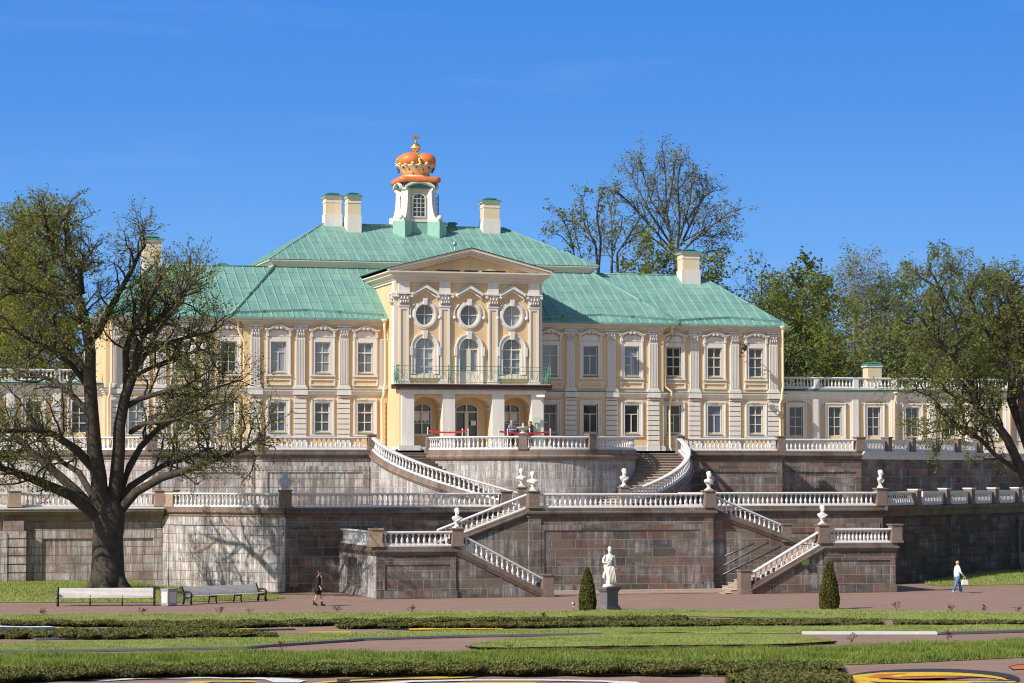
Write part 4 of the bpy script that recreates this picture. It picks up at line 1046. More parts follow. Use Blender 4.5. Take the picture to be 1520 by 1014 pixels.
mb = MB(); mb.box(XP, XP+0.12, YP, YP+0.75, 12.0, 18.8)
part('corner_pilaster', mb, M['white'], PAL)
cp_ = at('corner_capital', CAPM, -XP-0.02, YP+0.38); cp_.rotation_euler = (0, 0, -pi/2)
mb = MB(); P3 = [(-XP, 41), (-XP, YP), (XP, YP), (XP, 41)]
mb.sweep([p+(18.72,) for p in P3], [(0, 0), (0.1, 0), (0.1, 0.1), (0.2, 0.16), (0.2, 0.26), (0.48, 0.40), (0.48, 0.50), (0.66, 0.60), (0.66, 0.68), (-0.1, 0.70), (-0.1, 0)])
def rake(mbx, s, y0, y1, zoff, th_, xo, apex):
    a = [(s*xo, zoff), (0, apex), (0, apex+th_), (s*xo, zoff+th_)]
    if s > 0: a = a[::-1]
    mbx.xzprism(a, y0, y1)
for s in (-1, 1):
    rake(mb, s, YP-0.64, YP, 19.44, 0.17, 5.5, 20.85-0.05); rake(mb, s, YP-0.50, YP, 19.29, 0.17, 5.3, 20.66); rake(mb, s, YP-0.30, YP, 19.22, 0.18, 4.9, 20.50)
part('pediment', mb, M['cream'], PAL)
mr, ms = MB(), MB()
for s in (-1, 1):
    p = [(s*5.62, YP-0.70, 19.60), (0, YP-0.70, 21.01), (0, 41.3, 21.01), (s*5.62, 41.3, 19.60)]
    roof_plane(mr, ms, p)
    mr.quad(*[(x, y, z-0.03) for x, y, z in p])
rf = part('pavilion_roof', mr, M['roof'], PAL, fix=False); part('seams', ms, M['seam'], rf)
mb = MB(); mb.box(-2.3, -0.75, YP-0.62, YP-0.4, 19.43, 19.52); mb.box(-0.45, 0.45, YP-0.62, YP-0.4, 19.43, 19.52); mb.box(0.75, 2.3, YP-0.62, YP-0.4, 19.43, 19.52); part('floodlight_row', mb, M['iron'], PAL)
mb = MB(); mb.tube([(0, 36, 20.9), (0, 36, 21.5)], 0.04); mb.sphere((0, 36, 21.62), 0.17); part('roof_lamp', mb, M['steel'], PAL)
# portico and balcony
YF_ = 31.1
mb = MB()
for x in (-4.33, -1.62, 1.69, 4.34):
    w = 0.40
    mb.box(x-w, x+w, YF_, YF_+0.5, 8.0, 11.43)
mb.box(-4.85, 4.85, YF_-0.02, YF_+0.5, 11.43, 11.76); mb.box(-4.95, 4.95, YF_-0.06, YF_+0.5, 11.60, 11.70)
for x in (-4.33, -1.62, 1.69, 4.34):
    for s in (-1, 1): mb.box(x+s*0.40-0.05+(0.0), x+s*0.40+0.05, YF_+0.52, 32.8, 10.42, 10.56)
part('pillars', mb, M['white'], PAL)
mb = MB(); GX = [-2.98, 0.03, 3.0]
for a, b in ((-3.93, -2.02), (-1.22, 1.29), (2.09, 3.94)):
    cx, r = (a+b)/2, (b-a)/2
    pts = [(cx+r*cos(pi*i/14), 10.55+0.72*sin(pi*i/14)) for i in range(15)]
    for p, q in zip(pts, pts[1:]): mb.xzprism([q, p, (p[0], 11.42), (q[0], 11.42)], YF_+0.501, 32.95)
for x in (-4.33, -1.62, 1.69, 4.34): mb.box(x-0.40, x+0.40, YF_+0.503, 32.95, 8.0, 11.42)
mb.box(-4.86, -4.73, YF_+0.25, 35, 8.0, 11.7); mb.box(4.74, 4.86, YF_+0.25, 35, 8.0, 11.7)
GH = [(GX[0]-0.66, GX[0]+0.66, 8.85, 10.85, 'arch', 10.5), (GX[1]-0.8, GX[1]+0.8, 8.02, 10.85, 'arch', 10.5), (GX[2]-0.66, GX[2]+0.66, 8.85, 10.85, 'arch', 10.5)]
holed_wall(mb, -4.8, 4.8, 7.9, 11.8, 32.96, GH, 0.2)
part('portico_wall', mb, M['yellow'], PAL)
for k, h in enumerate(GH):
    mb = MB(); c = curve_pts(h); cx = (h[0]+h[1])/2
    ring(mb, [(p[0]*0.88+cx*0.12, p[1]*0.95+9.8*0.05) for p in c], c, 32.9, 33.1)
    mb.box(cx-0.04, cx+0.04, 32.92, 33.1, h[2], 10.8); mb.box(h[0], h[1], 32.915, 33.105, 10.28, 10.36)
    if k != 1: mb.box(h[0], h[1], 32.925, 33.1, 9.55, 9.61); mb.box(h[0]-0.1, h[1]+0.1, 32.8, 33.1, h[2]-0.1, h[2])
    else: mb.box(cx-0.12, cx+0.12, 32.91, 33.1, 8.02, 10.28); mb.box(h[0], h[1], 32.92, 33.1, 8.02, 8.7)
    w = part('entrance_door' if k == 1 else 'portico_window', mb, M['cream'], PAL)
    mb = MB(); gl(mb, h, 33.12); part('pane', mb, M['glassblue'], w)
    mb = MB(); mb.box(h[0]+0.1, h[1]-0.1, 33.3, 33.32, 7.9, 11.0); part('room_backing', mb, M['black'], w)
    if k != 1:
        mb = MB(); n = 8
        pts = [(h[0]+0.12, 10.3)]+[(h[0]+0.12+(h[1]-h[0]-0.24)*i/n, 9.62+(0.16 if i % 2 else 0)) for i in range(n+1)]+[(h[1]-0.12, 10.3)]
        mb.xzprism(pts, 33.112, 33.117); part('curtain', mb, M['whitecloth'], w)
    else:
        mb = MB(); mb.box(cx+0.28, cx+0.62, 32.895, 32.91, 9.45, 9.75); part('paper_notice', mb, M['marble'], w)
mb = MB(); mb.box(-5.25, 5.25, 30.75, 31.9, 11.76, 11.80); mb.box(-5.2, 5.2, 30.72, 32.2, 11.80, 12.06); mb.box(-5.28, 5.28, 30.66, 31.9, 11.98, 12.04)
bal = part('balcony', mb, M['brown'], PAL)
mb = MB(); mb.box(-5.1, 5.1, 30.8, 32.2, 12.06, 12.10); part('balcony_floor', mb, M['plinthgrey'], bal)
mb = MB()
RXs = [-5.08, -1.65, 1.66, 5.08]
def rail_run(a, b):
    L = math.hypot(b[0]-a[0], b[1]-a[1]); n = max(2, int(L/0.42))
    def pt(t, z): return (a[0]+(b[0]-a[0])*t, a[1]+(b[1]-a[1])*t, z)
    for z in (12.2, 12.95, 13.22): mb.tube([pt(0, z), pt(1, z)], 0.018, 4)
    for i in range(n):
        t0, t1 = i/n, (i+1)/n
        mb.tube([pt(t0, 12.2), pt(t0, 13.22)], 0.011, 4)
        if i % 2 == 0:
            mb.tube([pt((t0+t1)/2+(t1-t0)*0.42*cos(2*pi*k/10), 12.57+0.30*sin(2*pi*k/10)) for k in range(11)], 0.013, 4, False)
        else:
            mb.tube([pt(t0+(t1-t0)*k/8, 12.57+0.26*sin(2*pi*k/8)) for k in range(9)], 0.013, 4, False)
yb0 = 30.86
for a, b in zip(RXs, RXs[1:]): rail_run((a, yb0), (b, yb0))
for s in (-1, 1):
    rail_run((s*5.08, yb0), (s*5.08, 32.15))
    for k in range(3):
        mb.tube([(s*5.08, yb0+0.65+0.35*cos(2*pi*i/10)*(1-k*0.25), 12.58+0.3*(1-k*0.25)*sin(2*pi*i/10)) for i in range(11)], 0.018, 4, False)
for x in RXs:
    for dx in (-0.07, 0.07): mb.tube([(x+dx, yb0, 12.1), (x+dx, yb0, 13.32)], 0.028, 5)
    for z in (12.35, 12.65, 12.95, 13.2): mb.tube([(x-0.07, yb0, z), (x+0.07, yb0, z+0.1)], 0.02, 4)
part('balcony_railing', mb, M['railgreen'], bal)
mb = MB(); mb.box(-5.1, 5.1, 30.7, 33.6, 7.7, 7.86); mb.box(-4.95, 4.95, 30.95, 33.6, 7.86, 8.02)
mb.box(-5.1, -3.7, 30.3, 31.2, 7.7, 8.1); mb.box(3.7, 5.1, 30.3, 31.2, 7.7, 8.1)
part('portico_steps', mb, M['plinthgrey'], PAL)
# downpipes
for x, y, top in ((-14.75, YO, 16.2), (14.95, YO, 16.2), (-5.15, YC, 16.2), (22.95, YO, 16.2), (-22.95, YO, 16.2)):
    mb = MB(); f = y-0.5
    mb.tube([(x, f-0.1, top+0.1), (x, f-0.1, top-0.35), (x+0.05, f+0.0, top-0.6), (x-0.45 if 10 < x < 20 else x+(0.45 if x < -10 and x > -20 else 0.10), y-0.36, top-1.35), (x-0.45 if 10 < x < 20 else x+(0.45 if x < -10 and x > -20 else 0.10), y-0.36, 12.2), (x, y-0.42, 11.85), (x, y-0.42, 11.45), (x-0.1, y-0.28, 11.1), (x-0.1, y-0.28, 8.1), (x-0.0, y-0.45, 7.85)], 0.085, 8)
    mb.lathe((x, f-0.1, top-0.05), [(0.1, 0), (0.2, 0.2), (0.2, 0.26)], 10)
    part('downpipe', mb, M['pipe'], PAL)
# belvedere ------------------------------------------------------------
cy = 47.2
mb = MB(); hw = 0.98
for k in range(4):
    r = k*pi/2
mb.box(-1.0, 1.0, cy-1.0, cy+1.0, 22.8, 24.02)
for sx in (-1, 1):
    for sy in (-1, 1):
        mb.cbox((sx*1.25, cy+sy*1.25, 22.6), 0.95, 1.0, 1.42, pi/4)
bv = part('belvedere_base', mb, M['seam'], PAL)
mb = MB()
for sx in (-1, 1):
    for sy in (-1, 1):
        c, d = sx*0.7071, sy*0.7071
        prof = [(2.05, 24.02), (2.05, 24.2), (1.78, 24.32), (1.66, 24.6), (1.56, 25.0), (1.50, 25.6), (1.48, 26.2), (1.60, 26.3), (1.60, 26.42), (0.6, 26.42), (0.6, 24.02)]
        w = 0.27; n = len(prof)
        v = [(c*r-d*w*0+(-sy*0.7071)*w*k, cy+d*r+(sx*0.7071)*w*k, z) for k in (-1, 1) for r, z in prof]
        mb.add(v, [tuple(range(n)), tuple(range(2*n-1, n-1, -1))]+[(i, (i+1) % n, (i+1) % n+n, i+n) for i in range(n)])
        mb.sphere((c*2.0, cy+d*2.0, 24.3), 0.2, seg=8, rings=6)
for k in range(4):
    a = k*pi/2; n = 12
    for i in range(n):
        x0 = -1.05+2.1*i/n; x1 = -1.05+2.1*(i+1)/n
        f = lambda x: 26.35+0.40*max(0, cos(x/1.05*pi/2))**0.8
        o = [(x0, f(x0)-0.05), (x1, f(x1)-0.05), (x1, f(x1)+0.13), (x0, f(x0)+0.13)]
        for (e0, e1, dz) in ((1.0, 1.22, 0.0), (1.22, 1.42, 0.08)):
            v = []
            for e in (e0, e1):
                for x, z in o:
                    X, Y = x, -e
                    v.append((X*cos(a)-Y*sin(a), cy+X*sin(a)+Y*cos(a), z+(dz if z < f(0)+9 else 0)))
            mb.add(v, [(0, 1, 2, 3), (7, 6, 5, 4), (0, 4, 5, 1), (1, 5, 6, 2), (2, 6, 7, 3), (3, 7, 4, 0)])
mb.box(-1.05, 1.05, cy-1.05, cy+1.05, 24.02, 24.2)
part('belvedere_piers', mb, M['white'], bv)
mb = MB(); mb.box(-0.98, 0.98, cy-0.98, cy+0.98, 24.2, 26.4); part('belvedere_wall', mb, M['pale'], bv)
mb = MB(); mb.cbox((0, cy, 26.4), 2.3, 2.3, 0.4); part('belvedere_roof', mb, M['greenmetal'], bv)
h = (-0.42, 0.42, 24.42, 25.98, 'arch', 25.65)
for k in range(4):
    a = k*pi/2
    def R_(p): X, Y = p[0], p[1]-cy; return (X*cos(a)-Y*sin(a), cy+X*sin(a)+Y*cos(a), p[2])
    t, g = MB(), MB(); y = cy-0.985
    ring(t, curve_pts(h), curve_pts(grow(h, 0.09)), y-0.07, y); c = curve_pts(h)
    for q in (-0.14, 0.14): t.box(q-0.018, q+0.018, y-0.045, y-0.005, 24.42, 25.92)
    for z in (24.73, 25.04, 25.35, 25.66): t.box(-0.42, 0.42, y-0.043, y-0.006, z-0.018, z+0.018)
    gl(g, h, y-0.01)
    mbf, mbg = MB(), MB(); mbf.add([R_(p) for p in t.v], t.f); mbg.add([R_(p) for p in g.v], g.f)
    part('belvedere_window', mbf, M['white'], bv); part('belvedere_pane', mbg, M['glassdark'], bv)
mb = MB()
for dy in (-0.5, 0.5): mb.tube([(1.55, cy+dy, 24.2), (1.55, cy+dy, 26.0), (1.15, cy+dy, 26.25)], 0.025, 5)
for z in (24.6, 25.0, 25.4, 25.8): mb.tube([(1.55, cy-0.5, z), (1.55, cy+0.5, z)], 0.02, 4)
for y in (-0.25, 0, 0.25): mb.tube([(1.55, cy+y, 24.2), (1.55, cy+y, 26.0)], 0.014, 4)
part('iron_ladder', mb, M['iron'], bv)
# crown
CR = thing('roof_crown', 'gilded orange ducal crown with orb and cross on the palace belvedere', 'crown', (0, cy, 26.78))
def cushion(hw, z0, z1, n=10):
    mbx = MB(); zc, hz = (z0+z1)/2, (z1-z0)/2; rings = []
    for i in range(n+1):
        ph = -pi/2+pi*i/n; k = hw-hz*0.45+hz*0.45*cos(ph); z = zc+hz*sin(ph); ring_ = []
        for j in range(40):
            a = 2*pi*j/40+pi/4; c_, s_ = cos(a), sin(a); m = max(abs(c_), abs(s_)); sq = 1/m; q = 0.97*sq+0.03*1.2
            dz = 0.0
            ring_.append((c_*q*k, cy+s_*q*k, z+dz))
        rings += ring_
    f = [(i*40+j, i*40+(j+1) % 40, (i+1)*40+(j+1) % 40, (i+1)*40+j) for i in range(n) for j in range(40)]
    mbx.add(rings, f+[tuple(range(39, -1, -1)), tuple(range(n*40, n*40+40))], None, True); return mbx
part('cushion', cushion(1.48, 26.80, 27.20), M['orange'], CR)
mb = MB(); mb.lathe((0, cy, 27.18), [(1.05, 0), (1.12, 0.06), (1.05, 0.12), (0.98, 0.16), (1.02, 0.2), (0.95, 0.25)], 28); part('base_ring', mb, M['palegold'], CR)
mb = MB(); mb.lathe((0, cy, 27.34), [(0.99, 0.0), (1.03, 0.06), (0.99, 0.12)], 28); part('orange_ring', mb, M['orange'], CR)
mb = MB()
mb.lathe((0, cy, 27.44), [(0.92, 0), (1.0, 0.1), (1.12, 0.32), (1.28, 0.52), (1.36, 0.62), (1.30, 0.66), (1.0, 0.6)], 32)
for k in range(16):
    a = 2*pi*k/16; r = 1.34
    mb.sphere((r*cos(a), cy+r*sin(a), 28.10+(0.06 if k % 2 else 0.0)), 0.14, 0.14, 0.12, 8, 5)
cor = part('coronet', mb, M['palegold'], CR)
mb = MB()
for k in range(16):
    a = 2*pi*(k+0.5)/16; r = 1.27 if k % 2 else 1.34; z = 27.88 if k % 2 else 27.72
    r2 = r-0.03 if k % 2 else r-0.1
    mb.sphere((r2*cos(a)*1.04, cy+r2*sin(a)*1.04, z), 0.075, 0.075, 0.1, 7, 5)
part('jewels', mb, M['silver'], cor)
for k in range(4):
    a = pi/4+k*pi/2; mb = MB(); c = (0.76*cos(a), cy+0.76*sin(a), 28.42)
    v0 = len(mb.v); mb.sphere((0, 0, 0), 0.78, 0.84, 0.56, 20, 12)
    mb.v = [(c[0]+x*cos(a)-y*sin(a), c[1]+x*sin(a)+y*cos(a), c[2]+z+0.02*sin(4*atan2(y, x))) for x, y, z in mb.v]
    part('lobe', mb, M['orange'], CR)
mb = MB()
for k in range(2):
    a = k*pi/2
    for s in (-1, 1):
        pts = [(s*(1.30-0.02*i)*cos(t)*1.0, 28.12+0.72*sin(t)) for i, t in enumerate([0.0, 0.35, 0.7, 1.05, 1.35, 1.57])]
        mb.tube([(p*cos(a), cy+p*sin(a), z) for p, z in pts], [0.12, 0.15, 0.16, 0.14, 0.11, 0.1], 8)
        for p, z in pts[:5]: mb.sphere((p*1.09*cos(a), cy+p*1.09*sin(a), z+0.1), 0.085, seg=7, rings=5)
part('arches', mb, M['gold'], CR)
mb = MB(); mb.lathe((0, cy, 28.75), [(0.14, 0), (0.10, 0.12), (0.08, 0.3), (0.14, 0.42)], 12); mb.sphere((0, cy, 29.42), 0.34, seg=20, rings=12); orb = part('orb', mb, M['gold'], CR)
mb = MB(); mb.lathe((0, cy, 29.38), [(0.345, -0.04), (0.365, 0), (0.345, 0.06)], 20); part('orb_band', mb, M['palegold'], orb)
mb = MB(); mb.tube([(0, cy, 29.74), (0, cy, 29.95)], [0.09, 0.04], 8)
for dx, dz in ((0, 1), (0, -1), (1, 0), (-1, 0)):
    px, pz = -dz, dx; c0 = (0, 30.14)
    pts = [(c0[0]+px*0.035, c0[1]+pz*0.035), (c0[0]-px*0.035, c0[1]-pz*0.035), (c0[0]+dx*0.29-px*0.11, c0[1]+dz*0.29-pz*0.11), (c0[0]+dx*0.29+px*0.11, c0[1]+dz*0.29+pz*0.11)]
    mb.xzprism(pts, cy-0.035, cy+0.035)
part('cross', mb, M['crossmetal'], CR)
# galleries -----------------------------------------------------------
def gallery(s, label, xe):
    Y = 36.8; th = thing('gallery_wing', label, 'wing', (s*32, Y, ZU)); o0 = th.location
    n = 8 if s < 0 else 9
    cx = [24.68+2.92*i for i in range(n)]
    mb = MB(); hs = [(s*x-1.14, s*x+1.14, 8.5, 11.36, 'arch', 10.8) for x in cx]
    holed_wall(mb, min(s*23.2, s*xe), max(s*23.2, s*xe), 7.7, 12.0, Y, hs, 0.12)
    part('facade', mb, M['cream'], th, fix=False)
    mb = MB(); hs = [(s*x-0.5, s*x+0.5, 8.9, 10.93, 'rect') for x in cx]
    holed_wall(mb, min(s*23.2, s*xe), max(s*23.2, s*xe), 7.7, 12.0, Y+0.12, hs, 0.25)
    part('niche_wall', mb, M['yellow'], th, fix=False)
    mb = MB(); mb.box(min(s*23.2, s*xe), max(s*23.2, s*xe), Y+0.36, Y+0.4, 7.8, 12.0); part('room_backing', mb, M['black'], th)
    sm = MB()
    for sg in (-1, 1):
        a, b = sorted((sg*0.5, sg*0.70)); sm.box(a, b, -0.10, 0.1, 8.72, 11.12)
        a, b = sorted((sg*0.70, sg*0.78)); sm.box(a, b, -0.16, 0.0, 8.72, 11.22)
    sm.box(-0.5, 0.5, -0.10, 0.1, 10.93, 11.12); sm.box(-0.7, 0.7, -0.16, 0.0, 11.123, 11.22); sm.box(-0.8, 0.8, -0.14, 0.0, 8.62, 8.717)
    WM = kitmesh('window', sm, 'white'); t = MB(); bars(t, -0.5, 0.5, 8.9, 10.93, 0.10, 0.19, [(0, 8.9, 10.93)], [(-0.5, 0.5, 10.2), (-0.5, 0.5, 9.55)], 0.055, 0.065)
    SM_ = kitmesh('sash', t, 'cream'); t = MB(); t.box(-0.49, 0.49, 0.165, 0.2, 8.91, 10.92); PM = kitmesh('pane', t, 'glassblue')
    for x in cx:
        o = link('window', WM, th, (s*x-o0.x, Y+0.12-o0.y, -o0.z)); sub('sash', SM_, o); sub('pane', PM, o)
    mb = MB()
    for x in [c+1.46 for c in cx[:-1]]:
        mb.box(s*x-0.31, s*x+0.31, Y-0.06, Y, 7.7, 11.45); mb.box(s*x-0.22, s*x+0.22, Y-0.14, Y-0.06, 7.7, 11.45)
    pth = [(s*23.25, Y, 11.45), (s*xe, Y, 11.45)]
    if s < 0: pth = pth[::-1]
    mb.sweep(pth, [(0, 0), (0.07, 0), (0.07, 0.1), (0.16, 0.14), (0.16, 0.3), (0.34, 0.46), (0.34, 0.54), (-0.1, 0.56), (-0.1, 0)])
    part('pilasters', mb, M['white'], th)
    mb = MB(); pth = [(p[0], p[1], 12.01) for p in pth]; mb.sweep(pth, [(0.42, 0), (0.42, 0.05), (0.0, 0.12), (-6, 0.12), (-6, 0.0)]); part('roof_edge', mb, M['greenmetal'], th)
    mb = MB(); mb.sweep([(p[0], p[1], 12.13) for p in pth], [(0.30, 0), (0.30, 0.06), (-0.3, 0.10), (-0.3, 0.0)]); part('roof_apron', mb, M['plinthgrey'], th)
    mb = MB()
    for x in (31.95, 40.8):
        mb.tube([(s*x, Y-0.5, 11.95), (s*x, Y-0.5, 11.6), (s*x, Y-0.25, 11.2), (s*x, Y-0.25, 7.8)], 0.09, 8); mb.lathe((s*x, Y-0.5, 11.75), [(0.1, 0), (0.19, 0.18), (0.19, 0.24)], 10)
    part('downpipe', mb, M['pipe'], th)
    mb = MB(); x = s*32.2; mb.cbox((x, 41, 12.0), 1.05, 0.95, 1.9); part('chimney', mb, M['pale'], th); mb = MB(); mb.cbox((x, 41, 13.9), 1.25, 1.05, 0.12); part('chimney_band', mb, M['white'], th); mb = MB(); mb.cbox((x, 41, 14.02), 1.3, 1.1, 0.12, 0, 0.85); mb.cbox((x, 41, 14.2), 0.9, 0.8, 0.08, 0, 0.6); part('chimney_cap', mb, M['greenmetal'], th)
    xs_ = [23.35]+[c+1.46 for c in cx[:-1]]
    for k, (a, b) in enumerate(zip(xs_, xs_[1:])):
        a, b = sorted((s*a, s*b)); wh = 'left' if s < 0 else 'right'
        balustrade([(a+0.2, Y-0.05, 12.22), (b-0.2, Y-0.05, 12.22)], 'grey white roof balustrade of the '+wh+' gallery, '+['section touching the palace', 'second section from the palace', 'third section from the palace', 'fourth section from the palace', 'fifth section from the palace', 'sixth section from the palace', 'seventh section from the palace', 'eighth section from the palace'][k], 'roof balustrades of the galleries', pitch=0.26, e0=0.05, e1=0.05)
        pier(b if s > 0 else a, Y-0.05, 12.2, 12.98, 'white post of the '+wh+' gallery roof balustrade, '+ORD[k if k < 6 else 5]+(' from the palace' if k < 6 else ' group from the palace'), 0.4, 'rail', group='white posts of the gallery roof balustrades') if k < 6 else None
gallery(1, 'long single storey cream gallery with arched niches right of the palace', 50)
gallery(-1, 'single storey cream gallery behind the oak, left of the palace', 47)
# ---------------------------------------------------------------- trees
def mesh_np(name, V, F, mat, off=(0, 0, 0)):
    V = np.asarray(V, float)-np.asarray(off, float); F = np.asarray(F, int); k = F.shape[1]
    me = bpy.data.meshes.new(name); me.vertices.add(len(V)); me.vertices.foreach_set('co', V.ravel())
    me.loops.add(F.size); me.loops.foreach_set('vertex_index', F.ravel())
    me.polygons.add(len(F)); me.polygons.foreach_set('loop_start', np.arange(0, F.size, k)); me.polygons.foreach_set('loop_total', np.full(len(F), k))
    me.materials.append(mat); me.update(calc_edges=True); return me
def leaf_cards(P, size, rng, flat=0.35, asp=0.62):
    P = np.asarray(P); n = len(P)
    a = rng.normal(size=(n, 3)); a[:, 2] *= 1-flat; a /= np.linalg.norm(a, axis=1)[:, None]
    b = np.cross(a, rng.normal(size=(n, 3))); b /= np.linalg.norm(b, axis=1)[:, None]
    s = (size*(0.6+0.8*rng.random(n)))[:, None]
    V = np.stack([P-a*s*0.5, P+b*s*0.5*asp, P+a*s*0.5, P-b*s*0.5*asp], 1).reshape(-1, 3)
    return V, np.arange(4*n).reshape(n, 4)
class Tree:
    def __init__(s, seed): s.r = random.Random(seed); s.rng = np.random.default_rng(seed); s.bark = MB(); s.leaf = []
    def wander(s, p, d, L, n, gn, up):
        pts = [Vector(p)]; d = Vector(d).normalized(); r = s.r
        for i in range(n):
            d = (d+Vector((r.gauss(0, gn), r.gauss(0, gn), r.gauss(0, gn)+up))).normalized(); pts.append(pts[-1]+d*(L/n))
        return pts
    def branch(s, pts, r0, r1, lev, cfg, t0=0.25):
        n = len(pts); rad = [r0+(r1-r0)*(i/(n-1)) for i in range(n)]
        s.bark.tube(pts, rad, cfg['sides'][lev], False)
        if lev >= cfg['max']:
            for _ in range(cfg['leaves']):
                k = s.r.uniform(0.15, n-1.001); i = int(k); q = pts[i].lerp(pts[i+1], k-i)
                j = cfg['jit']; s.leaf.append((q.x+s.r.gauss(0, j), q.y+s.r.gauss(0, j), q.z+s.r.gauss(0, j)))
            return
        L = sum((b-a).length for a, b in zip(pts, pts[1:]))
        m = max(1, int(L*cfg['dens'][lev]+s.r.random()))
        for c in range(m):
            t = t0+(1-t0)*(c+s.r.random())/m; k = min(t*(n-1), n-1.001); i = int(k); q = pts[i].lerp(pts[i+1], k-i)
            tan_ = (pts[i+1]-pts[i]).normalized()
            rv = Vector((s.r.gauss(0, 1), s.r.gauss(0, 1), s.r.gauss(0, 1))); pv = (rv-tan_*rv.dot(tan_)).normalized()
            d = tan_*cfg['fwd'][lev]+pv+Vector((0, 0, cfg['up'][lev]))
            l = cfg['len'][lev]*s.r.uniform(0.55, 1.25)*(1.15-0.5*t)
            rr = max(0.007, min(rad[i]*0.62, cfg['rad'][lev]))
            s.branch(s.wander(q, d, l, cfg['seg'][lev], cfg['gn'][lev], cfg['cup'][lev]), rr, rr*0.35, lev+1, cfg, 0.15)
    def finish(s, name, label, loc, bark, leaf, size, group=None, flat=0.35):
        th = thing(name, label, 'tree', loc, group)
        part('trunk', s.bark, M[bark], th, fix=False)
        if s.leaf:
            V, F = leaf_cards(s.leaf, size, s.rng, flat); link('crown', mesh_np('crown', V, F, M[leaf], loc), th)
        return th
def PXL(pts, Y0, dy):
    n = len(pts); return [Vector(PY(x, y, Y0+dy*(i/(n-1))**1.1)) for i, (x, y) in enumerate(pts)]
OAK = dict(max=3, sides=[7, 5, 4, 3], dens=[1.9, 3.2, 4.2], fwd=[0.8, 0.8, 0.7], up=[0.25, 0.12, 0.05], len=[2.9, 1.35, 0.55], rad=[0.070, 0.022, 0.008], seg=[6, 4, 2], gn=[0.26, 0.30, 0.3], cup=[0.05, 0.04, 0.0], leaves=5, jit=0.10)
OAKD = dict(OAK, leaves=10)
T = Tree(3); Y0 = 1.0
tr = PXL([(160, 880), (160, 850), (160, 800), (162, 765), (161, 748), (160, 734), (160, 722)], Y0, 0); T.bark.tube(tr, [1.0, 0.85, 0.77, 0.83, 0.66, 0.40, 0.12], 18)
for k in range(6):
    a = 2*pi*k/6+0.3; b = tr[0]; T.bark.tube([(b.x+1.25*cos(a), b.y+1.25*sin(a), b.z-0.1), (b.x+0.8*cos(a), b.y+0.8*sin(a), b.z+0.35), (b.x+0.5*cos(a), b.y+0.5*sin(a), b.z+1.2)], [0.28, 0.34, 0.2], 8)
LT = [
 ([(150, 765), (146, 706), (140, 669), (136, 613), (133, 560), (134, 522), (125, 472), (117, 440), (104, 408), (88, 376), (72, 350), (60, 318)], 0.46, 0.07, -3.5, 0.45),
 ([(168, 760), (173, 706), (176, 669), (177, 632), (186, 587), (197, 558), (205, 520), (213, 496), (229, 478), (248, 462), (269, 435), (293, 419)], 0.40, 0.05, -2.0, 0.45),
 ([(188, 575), (187, 523), (192, 502), (208, 467), (224, 440), (234, 419), (244, 402)], 0.22, 0.05, -4.5, 0.2),
 ([(134, 520), (144, 496), (160, 464), (181, 427), (197, 398), (208, 374), (225, 352)], 0.24, 0.05, -1.5, 0.2),
 ([(122, 436), (117, 398), (107, 371), (99, 345), (92, 315)], 0.17, 0.04, -2.0, 0.1),
 ([(146, 768), (107, 736), (69, 720), (35, 706), (0, 694), (-40, 676)], 0.34, 0.10, -5.0, 0.35),
 ([(146, 765), (112, 728), (88, 706), (64, 685), (40, 664), (21, 645), (0, 624), (-30, 600)], 0.30, 0.06, 2.0, 0.35),
 ([(142, 745), (117, 701), (91, 685), (66, 660), (45, 640)], 0.20, 0.05, 4.0, 0.3),
 ([(143, 700), (115, 669), (80, 645), (48, 637), (0, 641), (-40, 628)], 0.26, 0.07, -4.0, 0.3),
 ([(176, 760), (202, 730), (240, 709), (277, 698), (320, 682), (360, 669), (381, 653), (408, 632)], 0.27, 0.04, -6.5, 0.3),
 ([(178, 748), (194, 722), (221, 704), (248, 688), (277, 682), (306, 667), (330, 662)], 0.22, 0.04, 1.5, 0.3),
 ([(178, 735), (192, 693), (208, 664), (229, 642), (253, 626), (282, 613), (320, 600), (352, 598)], 0.22, 0.04, 3.0, 0.3),
 ([(182, 606), (208, 592), (240, 582), (272, 573), (293, 562), (325, 540)], 0.17, 0.04, -6.5, 0.2),
 ([(194, 642), (213, 629), (240, 626), (266, 621), (300, 630), (345, 622)], 0.14, 0.03, -7.5, 0.2),
 ([(127, 470), (117, 446), (93, 430), (72, 408), (61, 392), (40, 362), (25, 320)], 0.20, 0.04, 3.0, 0.15),
 ([(118, 446), (90, 436), (60, 432), (20, 430), (-10, 420)], 0.16, 0.04, -2.0, 0.15),
 ([(138, 620), (110, 590), (80, 565), (40, 552), (0, 545)], 0.20, 0.05, 3.5, 0.2),
 ([(137, 580), (105, 540), (70, 515), (35, 500), (0, 470)], 0.18, 0.05, -3.0, 0.2),
 ([(205, 520), (230, 515), (262, 505), (290, 498), (318, 492), (345, 470)], 0.15, 0.03, -1.0, 0.2),
 ([(196, 560), (226, 545), (262, 530), (300, 520), (335, 512)], 0.13, 0.03, 3.0, 0.2),
 ([(208, 540), (236, 490), (262, 455), (280, 420), (296, 398)], 0.13, 0.03, 2.5, 0.2),
 ([(133, 560), (90, 500), (50, 450), (15, 400), (-15, 350)], 0.20, 0.04, 1.0, 0.25),
 ([(240, 582), (275, 590), (310, 580), (350, 566), (372, 560)], 0.09, 0.03, 1.0, 0.1),
]
for pts, r0, r1, dy, t0 in LT:
    pts = pts[:-1]+[((pts[-1][0]+pts[-2][0])/2, (pts[-1][1]+pts[-2][1])/2)]
    P = PXL(pts, Y0, dy); up = min(p[1] for p in pts)
    T.branch(P, r0, r1, 0, dict(OAK, leaves=5 if up < 440 and pts[-1][0] < 130 else 4 if up < 500 else 3), t0)
